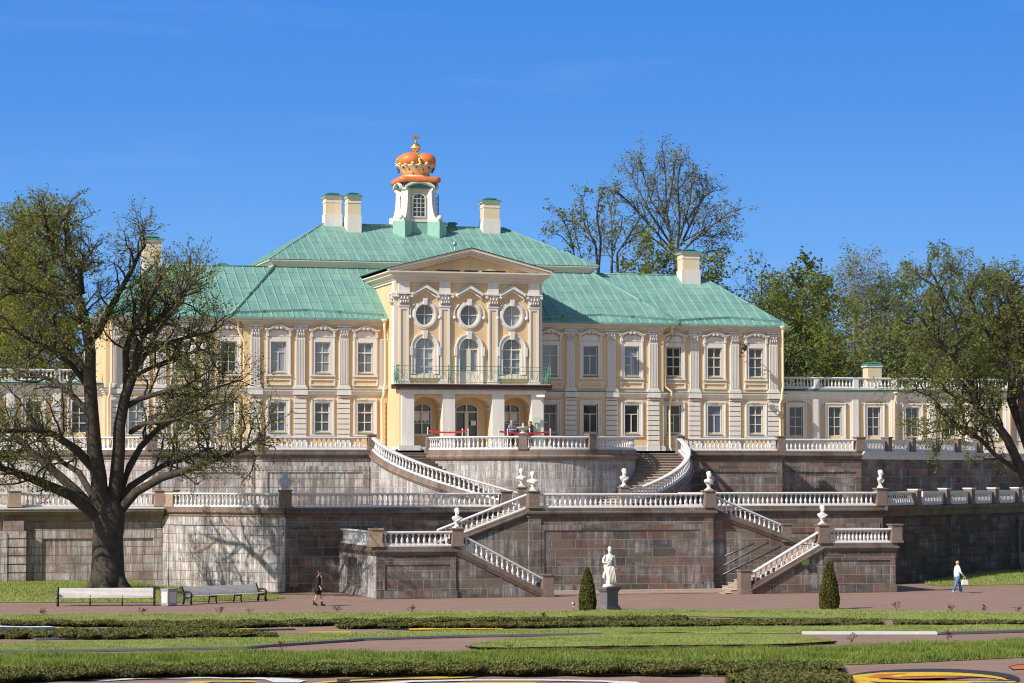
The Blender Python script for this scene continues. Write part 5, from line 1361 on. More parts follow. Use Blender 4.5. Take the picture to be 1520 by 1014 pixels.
oak = T.finish('oak_tree', 'huge spreading oak with sparse young leaves behind the two white benches at left', tuple(tr[0]), 'bark', 'leafoak', 0.12)
T = Tree(8); Y0 = 3.0
tr = PXL([(1566, 880), (1562, 820), (1555, 760), (1545, 715)], Y0, 0); T.bark.tube(tr, [0.95, 0.75, 0.7, 0.66], 16)
RT = [
 ([(1548, 740), (1525, 715), (1517, 697), (1496, 647), (1475, 613), (1449, 589), (1447, 560), (1424, 510), (1402, 483), (1378, 455), (1368, 430)], 0.36, 0.05, -2.0, 0.3),
 ([(1449, 592), (1410, 550), (1405, 515), (1392, 494), (1376, 486), (1352, 474), (1330, 460)], 0.16, 0.04, 2.0, 0.2),
 ([(1545, 715), (1520, 640), (1500, 580), (1503, 536), (1495, 499), (1493, 457), (1487, 417), (1480, 385)], 0.34, 0.05, 1.5, 0.3),
 ([(1535, 690), (1518, 610), (1514, 560), (1514, 510), (1509, 443), (1493, 400), (1500, 375)], 0.26, 0.05, -2.5, 0.3),
 ([(1540, 722), (1515, 702), (1478, 676), (1452, 649), (1430, 636), (1400, 615), (1385, 590), (1360, 580)], 0.17, 0.03, -3.0, 0.25),
 ([(1424, 510), (1415, 470), (1398, 430), (1385, 400), (1375, 388)], 0.13, 0.03, -1.0, 0.2),
 ([(1505, 545), (1470, 500), (1450, 460), (1435, 420), (1428, 395)], 0.15, 0.03, 2.0, 0.2),
 ([(1449, 600), (1420, 590), (1395, 575), (1370, 560), (1345, 548)], 0.12, 0.03, -2.0, 0.15),
 ([(1475, 613), (1455, 640), (1425, 632), (1395, 640), (1365, 645)], 0.10, 0.03, 1.0, 0.15),
 ([(1500, 600), (1530, 540), (1560, 480), (1580, 420)], 0.22, 0.05, 0.0, 0.2),
 ([(1392, 494), (1370, 510), (1350, 520), (1330, 530)], 0.08, 0.03, 1.0, 0.1),
]
for pts, r0, r1, dy, t0 in RT:
    if pts[-1][1] < 475:
        k_ = 0.80; y0_ = pts[0][1]; pts = [(x, y0_+(y-y0_)*(1-(1-0.87)*min(1, (y0_-y)/200))) for x, y in pts]
    T.branch(PXL(pts, Y0, dy), r0, r1, 0, dict(OAK, leaves=7, dens=[1.6, 2.8, 3.8]), t0)
T.finish('oak_tree', 'leaning oak reaching in from the right edge over the shaded walls', tuple(tr[0]), 'bark', 'leafmid', 0.14)
# background trees
def bgtree(seed, px, ytop, Y, wpx, label, name='tree', bark='barkgrey', leaf='leafmid', size=0.3, cfgx=None, nl=9, zg=7.0, low=0.25, r0=0.32, fan=0.75, stems=1, flat=0.35, group='trees beyond the palace', jitx=0.0):
    t = Tree(seed); r = t.r
    top = PY(px, ytop, Y); h = top[2]-zg; W = wpx/2*(Vector((top[0]-CX, Y-CY)).length)/FPX
    cfg = dict(max=3, sides=[5, 4, 3, 3], dens=[1.1, 1.7, 2.0], fwd=[0.8, 0.8, 0.7], up=[0.3, 0.15, 0.0], len=[h*0.17, h*0.085, h*0.045], rad=[0.06, 0.022, 0.010], seg=[4, 3, 2], gn=[0.2, 0.25, 0.25], cup=[0.05, 0.03, 0.0], leaves=6, jit=0.14)
    cfg.update(cfgx or {})
    base = Vector((top[0], Y, zg))
    for st in range(stems):
        o = base+Vector((r.uniform(-1, 1)*W*0.25*(stems > 1), r.uniform(-1, 1), 0))
        tp = Vector((top[0]+r.uniform(-1, 1)*W*0.4*(stems > 1), Y, zg+h*(1 if st == 0 else r.uniform(0.75, 0.95))))
        n = 7; pts = [o.lerp(tp, i/n)+Vector((r.gauss(0, 0.18), r.gauss(0, 0.18), 0))*(i > 0) for i in range(n+1)]
        t.branch(pts, r0, 0.04, 0, cfg, low)
        m = nl
        for k in range(m):
            f = low+(0.92-low)*(k+r.random())/m; q = o.lerp(tp, f); a = r.uniform(0, 2*pi)
            ww = W*(1.05-0.75*max(0, f-0.2)**1.3) if fan > 0 else W*(1-f)*1.15
            d = Vector((cos(a), sin(a)*0.9, abs(fan)*r.uniform(0.6, 1.4) if fan > 0 else fan*r.uniform(0.3, 1)))
            L = ww*r.uniform(0.8, 1.1)/max(0.45, Vector((d.x, d.y)).length/d.length)*0.85
            t.branch(t.wander(q, d, L, 6, 0.13, 0.03), r0*0.45*(1.1-f), 0.03, 0, cfg, 0.2)
    return t.finish(name, label, tuple(base), bark, leaf, size, group, flat)
FINE = dict(max=3, sides=[5, 4, 3, 3], dens=[1.5, 1.9, 2.2], fwd=[1.4, 1.1, 0.9], up=[0.35, 0.15, 0.05], len=[2.1, 1.15, 0.6], rad=[0.05, 0.020, 0.009], seg=[5, 3, 2], gn=[0.13, 0.18, 0.2], cup=[0.05, 0.04, 0.0], leaves=9, jit=0.18)
def traced(seed, Y, base, limbs, label, name, cfg, leaf, size, r=0.3):
    t = Tree(seed); b = [Vector(PY(x, y, Y)) for x, y in base]; t.bark.tube(b, [r*1.3]+[r]*(len(b)-1), 8); limbs = [(q_, r_*0.6) for q_, r_ in limbs]
    for k, (pts, r0) in enumerate(limbs):
        lx, ly = pts[-1]; qx, qy = pts[-2]; pts = pts[:-1]+[(qx+(lx-qx)*0.62, qy+(ly-qy)*0.62)]
        t.branch(PXL(pts, Y, (-1) ** k*(1.5+2.5*((k*37) % 10)/10)), r0, 0.035, 0, cfg, 0.12)
    return t.finish(name, label, (b[0].x, b[0].y, b[0].z), 'barkgrey', leaf, size, 'trees beyond the palace')
traced(21, 72, [(1008, 655), (1008, 520), (1006, 400), (1005, 370)], [
 ([(1006, 387), (998, 363), (990, 323), (988, 257), (982, 209)], 0.25), ([(1006, 376), (1009, 323), (1006, 270), (1014, 222)], 0.22), ([(1001, 370), (966, 318), (940, 267), (933, 252)], 0.18),
 ([(1001, 375), (950, 318), (924, 291), (912, 281)], 0.15), ([(996, 344), (966, 297), (950, 243), (946, 226)], 0.14), ([(1010, 365), (1036, 310), (1054, 255)], 0.18), ([(1009, 355), (1025, 297), (1030, 228)], 0.16),
 ([(1009, 378), (1036, 350), (1062, 331), (1100, 303)], 0.16), ([(1009, 385), (1050, 374), (1088, 366)], 0.10), ([(1010, 340), (1045, 292), (1066, 274)], 0.13), ([(994, 335), (975, 285), (968, 235)], 0.13),
 ([(1012, 360), (1055, 335), (1085, 318)], 0.12), ([(1000, 380), (965, 350), (930, 330)], 0.12), ([(990, 320), (1000, 260), (998, 222)], 0.12), ([(1036, 350), (1060, 350), (1095, 335)], 0.08)],
 'tallest tree, a nearly bare elm fanning out behind the right chimney', 'elm_tree', FINE, 'leafelm', 0.17, 0.36)
GN = dict(FINE, gn=[0.3, 0.32, 0.3], fwd=[0.9, 0.9, 0.8], len=[2.0, 1.0, 0.5], dens=[1.3, 2.0, 2.6], leaves=4, jit=0.12)
traced(22, 70, [(888, 655), (890, 480), (888, 405)], [([(888, 405), (884, 363), (868, 334), (865, 297), (860, 286)], 0.2), ([(888, 410), (892, 360), (886, 323), (889, 297), (895, 288)], 0.2), ([(886, 360), (870, 344), (846, 323), (823, 310)], 0.10), ([(862, 430), (852, 376), (844, 342), (831, 320)], 0.12), ([(870, 420), (860, 370), (850, 330), (848, 300)], 0.11), ([(850, 370), (835, 352), (820, 344)], 0.06)],
 'gnarled half bare tree just right of the palace roof ridge', 'oak_tree', GN, 'leafmid', 0.22, 0.25)
traced(23, 75, [(914, 655), (914, 500), (913, 405)], [([(908, 405), (909, 371), (908, 328), (903, 298)], 0.2), ([(917, 403), (916, 376), (934, 350), (950, 323), (944, 302)], 0.2), ([(909, 371), (922, 340), (925, 310)], 0.12), ([(934, 350), (950, 345), (966, 330)], 0.1), ([(912, 390), (896, 365), (898, 330)], 0.1), ([(925, 405), (945, 385), (960, 360)], 0.12)],
 'twin stemmed half bare tree between the roof hip and the tall elm', 'oak_tree', GN, 'leafmid', 0.22, 0.25)
bgtree(24, 965, 368, 66, 120, 'low bushy yellowish tree peeping over the right roof ridge', 'tree', 'barkgrey', 'leafmid', 0.3, dict(leaves=10, jit=0.25), 14, low=0.3, r0=0.2)
bgtree(25, 1055, 395, 70, 110, 'rounded leafy tree behind the right chimney', 'tree', 'barkgrey', 'leafmid', 0.3, dict(leaves=10, jit=0.25), 14, low=0.2, r0=0.2)
bgtree(26, 1125, 400, 78, 110, 'pale twiggy tree above the right roof hip', 'tree', 'barkgrey', 'leafbirch', 0.26, dict(leaves=4), 14, low=0.25)
bgtree(27, 1188, 408, 84, 130, 'dark pine with a broad top beyond the right end of the palace', 'pine_tree', 'barkgrey', 'leafdark', 0.32, dict(leaves=10, jit=0.22, dens=[1.2, 2.0, 2.4]), 24, low=0.25, fan=0.3)
bgtree(28, 1265, 384, 66, 120, 'white barked birch with thin drooping twigs above the gallery roof', 'birch_tree', 'barkbirch', 'leafbirch', 0.17, dict(leaves=9, jit=0.2, dens=[1.3, 2.0, 2.4], cup=[-0.06, -0.15, -0.1], rad=[0.05, 0.018, 0.008]), 16, low=0.3, r0=0.26, fan=0.9)
for i, (px, yt, Y, w, lf, lab) in enumerate([
    (1150, 432, 62, 120, 'leafmid', 'leafy tree touching the right eave of the palace'),
    (1218, 428, 60, 120, 'leafmid', 'leafy tree left of the birch, above the gallery balustrade'),
    (1295, 440, 72, 120, 'leafmid', 'leafy tree filling the gap right of the birch'),
    (1335, 425, 68, 130, 'leafmid', 'leafy tree behind the gallery chimney'),
    (1405, 430, 70, 150, 'leafmid', 'leafy tree seen through the right oak'),
    (1470, 420, 74, 160, 'leafdark', 'dark leafy tree behind the right oak, near the picture edge'),
    (1545, 430, 70, 160, 'leafmid', 'leafy tree at the right picture edge beyond the gallery'),
    (1180, 500, 54, 110, 'leafdark', 'low dark tree close behind the gallery, beside the palace corner'),
    (1245, 505, 54, 110, 'leafmid', 'low leafy tree close behind the gallery, under the birch'),
    (1320, 500, 55, 120, 'leafdark', 'low dark tree close behind the gallery chimney'),
    (1390, 505, 55, 120, 'leafmid', 'low leafy tree close behind the gallery, left of the right oak limbs'),
    (1465, 500, 56, 130, 'leafdark', 'low dark tree close behind the gallery at the far right'),
    (30, 400, 62, 150, 'leafmid', 'leafy tree behind the gallery at the left picture edge'),
    (100, 480, 60, 110, 'leafmid', 'lower leafy tree between the left gallery and the palace corner'),
    (-40, 380, 66, 150, 'leafmid', 'leafy tree mostly beyond the left picture edge')]):
    bgtree(40+i, px, yt, Y, w, lab, 'tree', 'barkgrey', lf, 0.24, dict(leaves=13, jit=0.3, dens=[1.2, 2.0, 2.6]), 22, low=0.12, r0=0.22, fan=0.6)

bgtree(70, 44, 332, 53, 190, 'bright yellow green maple rising behind the oak at the left edge', 'maple_tree', 'barkgrey', 'leafmaple', 0.24, dict(leaves=9, jit=0.25, dens=[1.2, 2.0, 2.4]), 22, low=0.35, r0=0.35, fan=0.8)
# ---------------------------------------------------------------- ground
mb = MB(); mb.quad((-400, -400, -0.02), (600, -400, -0.02), (600, 20, -0.02), (-400, 20, -0.02))
mb.quad((-400, 20, -0.02), (600, 20, -0.02), (600, 900, -0.02), (-400, 900, -0.02)); structure('ground', mb, M['gravel'])
mb = MB(); mb.poly([(-500, 47, 6.9), (700, 47, 6.9), (700, 900, 6.9), (-500, 900, 6.9)]); mb.poly([(-500, 47, 6.9), (-500, 47, -0.1), (700, 47, -0.1), (700, 47, 6.9)]); structure('park_ground', mb, M['meadow'])
def interp(pts, x):
    if x <= pts[0][0]: return pts[0][1]
    for a, b in zip(pts, pts[1:]):
        if x <= b[0]: return a[1]+(b[1]-a[1])*(x-a[0])/(b[0]-a[0])
    return pts[-1][1]
def cr(k, pts): return [((0, 500, 1000)[k]+x/2.923, 860+y/2.923) for x, y in pts]
def strip(name, top, bot, prof, mat, nx=120, nv=6, kind='stuff'):
    x0, x1 = top[0][0], top[-1][0]; V = []
    for i in range(nx+1):
        x = x0+(x1-x0)*i/nx; yt, yb = interp(top, x), interp(bot, x)
        for j in range(nv+1):
            v = j/nv; h = interp(prof, v); h *= 1+0.10*math.sin(i*0.61+j); V.append(PZ(x, yt+(yb-yt)*v, max(0.0, h)))
    F = [(i*(nv+1)+j, i*(nv+1)+j+1, (i+1)*(nv+1)+j+1, (i+1)*(nv+1)+j) for i in range(nx) for j in range(nv)]
    # skirts down to the soil
    return np.array(V), F, nx, nv
def surf_sample(V, F, dens, rng):
    Fa = np.array(F); a, b, c, d = (V[Fa[:, k]] for k in range(4))
    ar = 0.5*np.linalg.norm(np.cross(c-a, d-b), axis=1); n = rng.poisson(ar*dens); idx = np.repeat(np.arange(len(Fa)), n)
    u, v = rng.random(len(idx))[:, None], rng.random(len(idx))[:, None]
    return (a[idx]*(1-u)+b[idx]*u)*(1-v)+(d[idx]*(1-u)+c[idx]*u)*v
def lawn(top, bot, prof=((0, 0.02), (0.15, 0.05), (0.5, 0.06), (0.85, 0.04), (1, 0.0)), dens=420, hgt=0.045, name='lawn_grass', bm_='grassblade'):
    top = [(x, y+hgt*34) for x, y in top]
    V, F, nx, nv = strip(name, top, bot, prof, None); rng = np.random.default_rng(len(V)+int(top[0][1]*7))
    mb = MB(); mb.add([tuple(p) for p in V], F); structure('lawn', mb, M['turf'], 'structure')
    P = surf_sample(V, F, dens, rng); n = len(P); a = rng.random(n)*2*pi; h = hgt*(0.5+rng.random(n)); 
    patch = 0.8+0.3*np.sin(P[:, 0]*0.9+np.sin(P[:, 1]*1.3)*2)+0.3*np.sin(P[:, 0]*2.7+P[:, 1]*1.9); h *= np.maximum(0.25, patch)
    w = 0.014+0.010*rng.random(n); dx, dy = np.cos(a)*w, np.sin(a)*w; lean = rng.normal(size=(n, 2))*0.35*h[:, None]
    T3 = np.stack([P+np.stack([-dx, -dy, 0*dx-0.01], 1), P+np.stack([dx, dy, 0*dx-0.01], 1), P+np.concatenate([lean, h[:, None]], 1)], 1).reshape(-1, 3)
    o = link(name, mesh_np(name, T3, np.arange(3*n).reshape(n, 3), M[bm_])); o['kind'] = 'stuff'
def hedge(top, bot, label, h=0.32, dens=520, size=0.085):
    prof = [(0, 0.02), (0.1, h*0.85), (0.3, h), (0.62, h), (0.9, h*0.55), (1, 0.0)]
    top = [(x, y+2.0) for x, y in top]; bot = [(x, y-0.5) for x, y in bot]
    V, F, nx, nv = strip('hedge', top, bot, prof, None, nv=9); rng = np.random.default_rng(len(label)*13)
    c = V.mean(0); loc = (float(c[0]), float(c[1]), 0.0)
    th = thing('low_hedge', label, 'hedge', loc, 'clipped hedges of the parterre')
    mb = MB(); mb.add([tuple(p) for p in V*np.array([1, 1, 0.92])], F); part('core', mb, M['hedgecore'], th)
    P = surf_sample(V, F, dens, rng); P += rng.normal(size=P.shape)*0.028
    P[:, 2] += 0.03*np.sin(P[:, 0]*3.1)+0.035*np.sin(P[:, 0]*9.7+np.sin(P[:, 1]*8)*1.5); P[:, 2] = np.maximum(P[:, 2], 0.01); P = P[np.sin(P[:, 0]*21+np.sin(P[:, 1]*17)*2)+rng.random(len(P))*1.6 > -0.35]
    V2, F2 = leaf_cards(P, size, rng, 0.1, 0.7); link('foliage', mesh_np('foliage', V2, F2, M['leafhedge'], loc), th)
E_ = lambda *parts_: sorted([p for q in parts_ for p in q])
# far bank of grass along the path
lawn(E_([(-20, 911)], cr(0, [(0, 150), (1000, 146)]), cr(1, [(0, 140), (1000, 133)]), cr(2, [(0, 128), (800, 128), (1520, 142)]), [(1540, 909)]), E_([(-20, 926)], cr(0, [(0, 190), (1000, 190)]), cr(1, [(0, 178), (1000, 172)]), cr(2, [(0, 160), (800, 172), (1520, 185)]), [(1540, 924)]), ((0, 0.06), (0.25, 0.15), (0.5, 0.12), (1, 0.01)), 260, 0.06)
hedge(cr(0, [(0, 178), (560, 180), (1160, 178)])+cr(1, [(60, 172), (900, 165), (1520, 158)]), cr(0, [(0, 196), (560, 200), (700, 224), (1160, 202)])+cr(1, [(60, 192), (580, 182), (1520, 178)]), 'long dark clipped hedge at the foot of the farthest grass bank', 0.13)
hedge(cr(1, [(0, 190), (900, 184)])+cr(2, [(0, 174), (500, 172), (905, 172)]), cr(1, [(0, 206), (900, 206)])+cr(2, [(0, 203), (500, 200), (905, 197)]), 'dark clipped hedge running before the statue and thuja', 0.13)
hedge(cr(2, [(955, 178), (1520, 178)])+[(1540, 921)], cr(2, [(955, 196), (1520, 194)])+[(1540, 927)], 'short dark clipped hedge at the far right of the parterre', 0.12)
hedge(cr(0, [(-60, 218), (400, 214), (900, 210), (1200, 232)]), cr(0, [(-60, 250), (400, 255), (900, 250), (1200, 244)]), 'dark clipped hedge under the blue and white pattern at left', 0.17)
lawn(E_([(-20, 954)], cr(0, [(0, 273), (850, 253), (1200, 235)]), cr(1, [(0, 228), (850, 212)]), cr(2, [(0, 203), (900, 196), (1520, 188)]), [(1540, 924)]), E_([(-20, 967)], cr(0, [(0, 312), (1060, 298), (1180, 288)]), cr(1, [(0, 262), (600, 245), (1200, 238)]), cr(2, [(0, 232), (560, 235), (1520, 222)]), [(1540, 935)]))
lawn(cr(1, [(570, 288), (620, 272), (700, 258), (1000, 240)])+cr(2, [(0, 231), (400, 236), (560, 242), (690, 264)]), cr(1, [(570, 289), (620, 298), (740, 303), (1000, 300)])+cr(2, [(0, 294), (400, 290), (560, 282), (690, 268)]), ((0, 0.0), (0.1, 0.07), (0.6, 0.10), (0.9, 0.09), (1, 0.0)))
lawn(E_([(-20, 971)], cr(0, [(0, 322), (1080, 308)]), cr(1, [(0, 312), (1000, 304)]), cr(2, [(0, 300), (700, 285), (1520, 255)]), [(1540, 946)]), E_([(-20, 994)], cr(0, [(0, 392), (760, 378)]), cr(1, [(0, 372), (1000, 368)]), cr(2, [(0, 364), (750, 370), (1000, 362), (1520, 338)]), [(1540, 974)]), ((0, 0.05), (0.12, 0.13), (0.35, 0.15), (0.8, 0.07), (1, 0.0)), 380, 0.15, 'tall_grass', 'grasstall')
hedge(E_([(-20, 992)], cr(0, [(0, 388), (760, 370)]), cr(1, [(0, 366), (1000, 362)]), cr(2, [(0, 358), (600, 358), (728, 366)])), E_([(-20, 1016)], cr(0, [(0, 447), (250, 425), (760, 410)]), cr(1, [(0, 407), (1000, 404)]), cr(2, [(0, 406), (600, 406), (728, 400)])), 'nearest long clipped hedge in front of the tall grass', 0.24, 620)
hedge(cr(2, [(230, 420), (300, 392), (450, 384), (640, 388), (770, 420)]), cr(2, [(230, 448), (300, 470), (450, 480), (640, 480), (770, 462)]), 'short thick hedge block cut by the lower picture edge', 0.24, 620)
# coloured chips and edgings
def patch(name, mat, pts, z):
    mb = MB(); mb.poly([PZ(x, y, z) for x, y in pts]); structure(name, mb, M[mat])
def crescent(name, mat, cx, cy, rx, ry, t, a0, a1, z, n=40):
    o = [(cx+rx*cos(radians(a0+(a1-a0)*i/n)), cy-ry*sin(radians(a0+(a1-a0)*i/n))) for i in range(n+1)]
    mb = MB()
    for i in range(n):
        s0 = sin(pi*i/n)**0.6; s1 = sin(pi*(i+1)/n)**0.6
        q = [o[i], o[i+1], (cx+(o[i+1][0]-cx)*(1-t*s1), cy+(o[i+1][1]-cy)*(1-1.6*t*s1)), (cx+(o[i][0]-cx)*(1-t*s0), cy+(o[i][1]-cy)*(1-1.6*t*s0))]
        mb.poly([PZ(x, y, z) for x, y in q])
    structure(name, mb, M[mat])
def rib(name, mat, pts, wid, z, hgt=0.0):
    mb = MB(); P = [PZ(x, y, 0) for x, y in pts]
    mb.sweep([(p[0], p[1], z) for p in P], [(-wid/2, 0), (-wid/2, hgt+0.004), (wid/2, hgt+0.004), (wid/2, 0)]); structure(name, mb, M[mat])
rib('bed_edging', 'edging', cr(0, [(-30, 318), (600, 309), (1060, 301), (1150, 292), (1520, 268)])+cr(1, [(100, 263), (560, 250), (1150, 240)]), 0.35, 0.0, 0.07)
rib('bed_edging', 'turfedge', cr(1, [(575, 291), (620, 301), (740, 306), (1000, 303)])+cr(2, [(0, 297), (400, 293), (560, 286), (690, 271)]), 0.35, 0.0, 0.03)
rib('bed_edging', 'curbwhite', cr(2, [(560, 238), (1140, 238)]), 0.5, 0.0, 0.10)
rib('bed_edging', 'edging', cr(2, [(1145, 238), (1520, 228)])+[(1540, 937.5)], 0.4, 0.0, 0.08)
rib('bed_edging', 'edging', cr(0, [(700, 412), (1520, 410)])+cr(1, [(100, 412), (1000, 410)])+cr(2, [(0, 415), (285, 418)]), 0.5, 0.0, 0.03)
rib('bed_edging', 'edging', cr(0, [(150, 262), (480, 254), (860, 256)]), 0.4, 0.0, 0.05)
CG = 'coloured_gravel'
patch(CG, 'flowerwhite', cr(0, [(0, 201), (100, 200), (215, 203), (240, 207), (120, 208), (0, 206)]), 0.012)
patch(CG, 'flowerblack', cr(0, [(0, 208), (200, 209), (340, 212), (340, 217), (150, 216), (0, 217)]), 0.008)
patch(CG, 'flowerblue', cr(0, [(20, 209), (230, 210), (230, 213), (20, 213)]), 0.016)
patch(CG, 'floweryellow', cr(0, [(245, 208), (335, 210), (335, 213), (245, 212)]), 0.016)
patch(CG, 'floweryellow', cr(0, [(850, 222), (910, 214), (1100, 213), (1105, 218), (960, 221), (960, 230), (910, 230)]), 0.012)
patch(CG, 'flowerblack', cr(0, [(1000, 217), (1280, 213), (1280, 217), (1050, 222)]), 0.016)
patch(CG, 'floweryellow', cr(0, [(1340, 227), (1520, 226), (1520, 231), (1340, 231)]), 0.008)
patch(CG, 'flowerblack', cr(1, [(10, 205), (100, 204), (420, 214), (430, 220), (320, 220)]), 0.008)
patch(CG, 'floweryellow', cr(1, [(80, 206), (340, 208), (360, 211), (720, 212), (720, 215), (430, 217), (315, 219), (310, 212), (80, 210)]), 0.012)
patch(CG, 'flowergreen', cr(1, [(1020, 184), (1120, 178), (1390, 178), (1400, 182), (1200, 185)]), 0.012)
patch(CG, 'floweryellow', cr(1, [(1190, 185), (1360, 185), (1360, 189), (1190, 188)]), 0.014)
patch(CG, 'flowerblack', cr(0, [(360, 436), (520, 424), (1100, 420), (1180, 428), (700, 430), (500, 438)]), 0.008)
patch(CG, 'flowerwhite', cr(0, [(370, 437), (470, 430), (800, 424), (1100, 424), (1250, 430), (1330, 438), (1300, 447), (1190, 447), (1150, 434), (900, 429), (600, 432), (470, 440)]), 0.012)
patch(CG, 'floweryellow', cr(0, [(790, 452), (830, 443), (930, 440), (1080, 440), (1140, 448), (1060, 445), (930, 444), (860, 452)]), 0.012)
patch(CG, 'flowerblue', cr(0, [(900, 460), (930, 447), (1050, 447), (1080, 460)]), 0.012)
patch(CG, 'flowerblack', cr(0, [(1330, 446), (1520, 432), (1520, 462), (1330, 462)])+cr(1, [(120, 462), (180, 440), (600, 424), (450, 422), (0, 436)])[::1], 0.006) if False else None
patch(CG, 'floweryellow', cr(0, [(1340, 450), (1420, 441), (1520, 436), (1520, 440), (1400, 449)]), 0.012)
patch(CG, 'flowerblack', cr(1, [(0, 432), (300, 423), (450, 419), (605, 421), (600, 426), (460, 432), (300, 433), (130, 440), (0, 448)]), 0.008)
patch(CG, 'floweryellow', cr(1, [(0, 438), (300, 427), (450, 421), (600, 422), (540, 427), (440, 430), (290, 431), (0, 444)]), 0.012)
patch(CG, 'flowerwhite', cr(1, [(120, 452), (330, 438), (600, 433), (900, 433), (1150, 438), (1300, 444), (1330, 455), (1260, 455), (1150, 444), (900, 439), (600, 439), (330, 445), (230, 455)]), 0.012)
patch(CG, 'floweryellow', cr(1, [(440, 455), (550, 445), (850, 444), (900, 455)]), 0.012)
crescent(CG, 'flowerblack', 1382, 1008, 132, 15.5, 0.99, 0, 360, 0.006)
crescent(CG, 'floweryellow', 1375, 1011, 122, 13.5, 0.32, 5, 355, 0.012)
patch(CG, 'floweryellow', cr(2, [(752, 418), (900, 404), (1020, 402), (1000, 408), (860, 412), (830, 424), (900, 434), (1050, 440), (1250, 440), (1480, 442), (1490, 447), (1200, 450), (900, 446), (790, 436)]), 0.018)
patch(CG, 'flowerorange', cr(2, [(840, 424), (880, 412), (1000, 407), (1010, 409), (930, 414), (960, 424), (1150, 420), (1300, 424), (1000, 432)]), 0.022)
patch(CG, 'flowerblue', cr(2, [(1280, 450), (1300, 446), (1440, 445), (1480, 450)]), 0.022)
patch(CG, 'flowerorange', cr(2, [(1455, 380), (1500, 371), (1530, 370), (1530, 388), (1480, 390)]), 0.012)
patch(CG, 'flowerblack', cr(2, [(1450, 378), (1500, 367), (1535, 366), (1535, 370), (1500, 371), (1458, 382), (1480, 392), (1470, 392)]), 0.010)
# grass banks beside the walls
def bank(pts, label_dens=200):
    V = np.array(pts).reshape(-1, 3); m = len(pts[0]); n = len(pts)
    F = [(i*m+j, i*m+j+1, (i+1)*m+j+1, (i+1)*m+j) for i in range(n-1) for j in range(m-1)]
    mb = MB(); mb.add([tuple(p) for p in V], F); structure('grass_bank', mb, M['turf'])
    rng = np.random.default_rng(5+len(pts)); P = surf_sample(V, F, label_dens, rng); k = len(P); a = rng.random(k)*2*pi; h = 0.10*(0.5+rng.random(k)); w = 0.02
    T3 = np.stack([P+np.stack([-np.cos(a)*w, -np.sin(a)*w, 0*a-0.01], 1), P+np.stack([np.cos(a)*w, np.sin(a)*w, 0*a-0.01], 1), P+np.stack([rng.normal(size=k)*0.3*h, rng.normal(size=k)*0.3*h, h], 1)], 1).reshape(-1, 3)
    o = link('bank_grass', mesh_np('bank_grass', T3, np.arange(3*k).reshape(k, 3), M['grassblade'])); o['kind'] = 'stuff'
rows = []
for i in range(30):
    px = -260+i*23.6
    fy = 894.0 if px < 265 else 894.0-(px-265)*0.035
    f = max(0.0, min(1.0, (292-px)/40)); f = 0.22+0.78*f*f*(3-2*f); f *= max(0.0, min(1.0, (395-px)/60))
    A_ = PZ(px, fy, 0.0); yw = 12.0 if A_[0] < -22.8 else 12-(A_[0]+22.8)*1.25
    yw = min(11.9, max(A_[1]+4.5, yw)); m1, m2 = A_[1]+0.8, A_[1]+2.4
    rows.append([A_, (A_[0], m1, 0.22*f), (A_[0], m2, 0.40*f), (A_[0], m2+1.5, 0.46*f), (A_[0], (m2+yw)/2+0.5, 0.44*f), (A_[0], yw, 0.42*f-0.02)])
bank(rows)
rows = []
for i in range(14):
    x = 20.2+i*2.0; q = rec(RB, (x-17.2)/C39); f = min(1.0, i/3)
    rows.append([(x-0.6, 3.0+(x-20)*0.08, 0.0), (x-0.4, 4.0+(x-20)*0.08, 0.12*f), (x, 5.8+(x-20)*0.1, 0.22*f), (q[0]+1.0, q[1]+1.2, 0.25*f-0.01)])
bank(rows, 120)
# little roses along the parterre edges
for i, (x, y) in enumerate([(64, 911), (211, 909), (326, 908), (371, 909), (501, 907), (611, 906), (1331, 901), (1413, 904), (1464, 906), (1510, 906), (418, 960), (804, 916) , (1407, 945), (302, 948), (753, 964), (1264, 949)]):
    p = PZ(x, y, 0.15); rng = np.random.default_rng(i); n = 60
    th = thing('rose_bush', 'tiny rose bush with a few reddish young leaves at the edge of the grass', 'bush', (p[0], p[1], 0.1), 'small rose bushes')
    mb = MB(); P = []
    for k in range(6):
        a = rng.random()*6.28; e = (p[0]+0.13*cos(a), p[1]+0.13*sin(a), 0.20+0.12*rng.random()); mb.tube([(p[0], p[1], 0.02), e], 0.006, 3); P += [tuple(np.array(e)+rng.normal(size=3)*0.05) for _ in range(9)]
    part('stems', mb, M['bark'], th); V, F = leaf_cards(P, 0.07, rng); link('leaves', mesh_np('leaves', V, F, M['rose'] if i not in (3, 14, 15) else M['leafmid'], (p[0], p[1], 0.1)), th)
# clipped thujas
def thuja(px, yb, yt, wpx, label):
    p = PZ(px, yb+1, 0.0); top = PY(px, yt, p[1])[2]; R = wpx/2*(Vector((p[0]-CX, p[1]-CY)).length)/FPX; rng = np.random.default_rng(int(px))
    th = thing('clipped_thuja', label, 'shrub', p, 'clipped thujas by the path'); n = 5200
    prof = lambda t: np.interp(t, [0, 0.08, 0.25, 0.5, 0.75, 0.9, 1.0], [0.86, 0.97, 1.0, 0.84, 0.56, 0.34, 0.05])
    mb = MB(); mb.lathe(p, [(float(prof(t))*R*0.86, top*t*0.98) for t in np.linspace(0, 1, 14)], 16); part('core', mb, M['hedgecore'], th)
    t = rng.random(n)**1.25; a = rng.random(n)*2*pi; r = prof(t)*R*(0.90+0.13*rng.random(n)+0.05*np.sin(a*5+t*17))
    P = np.stack([p[0]+r*np.cos(a), p[1]+r*np.sin(a), top*t+rng.normal(size=n)*0.02], 1)
    V, F = leaf_cards(P, 0.11, rng, -0.6, 0.45); link('foliage', mesh_np('foliage', V, F, M['leafthuja'], p), th)
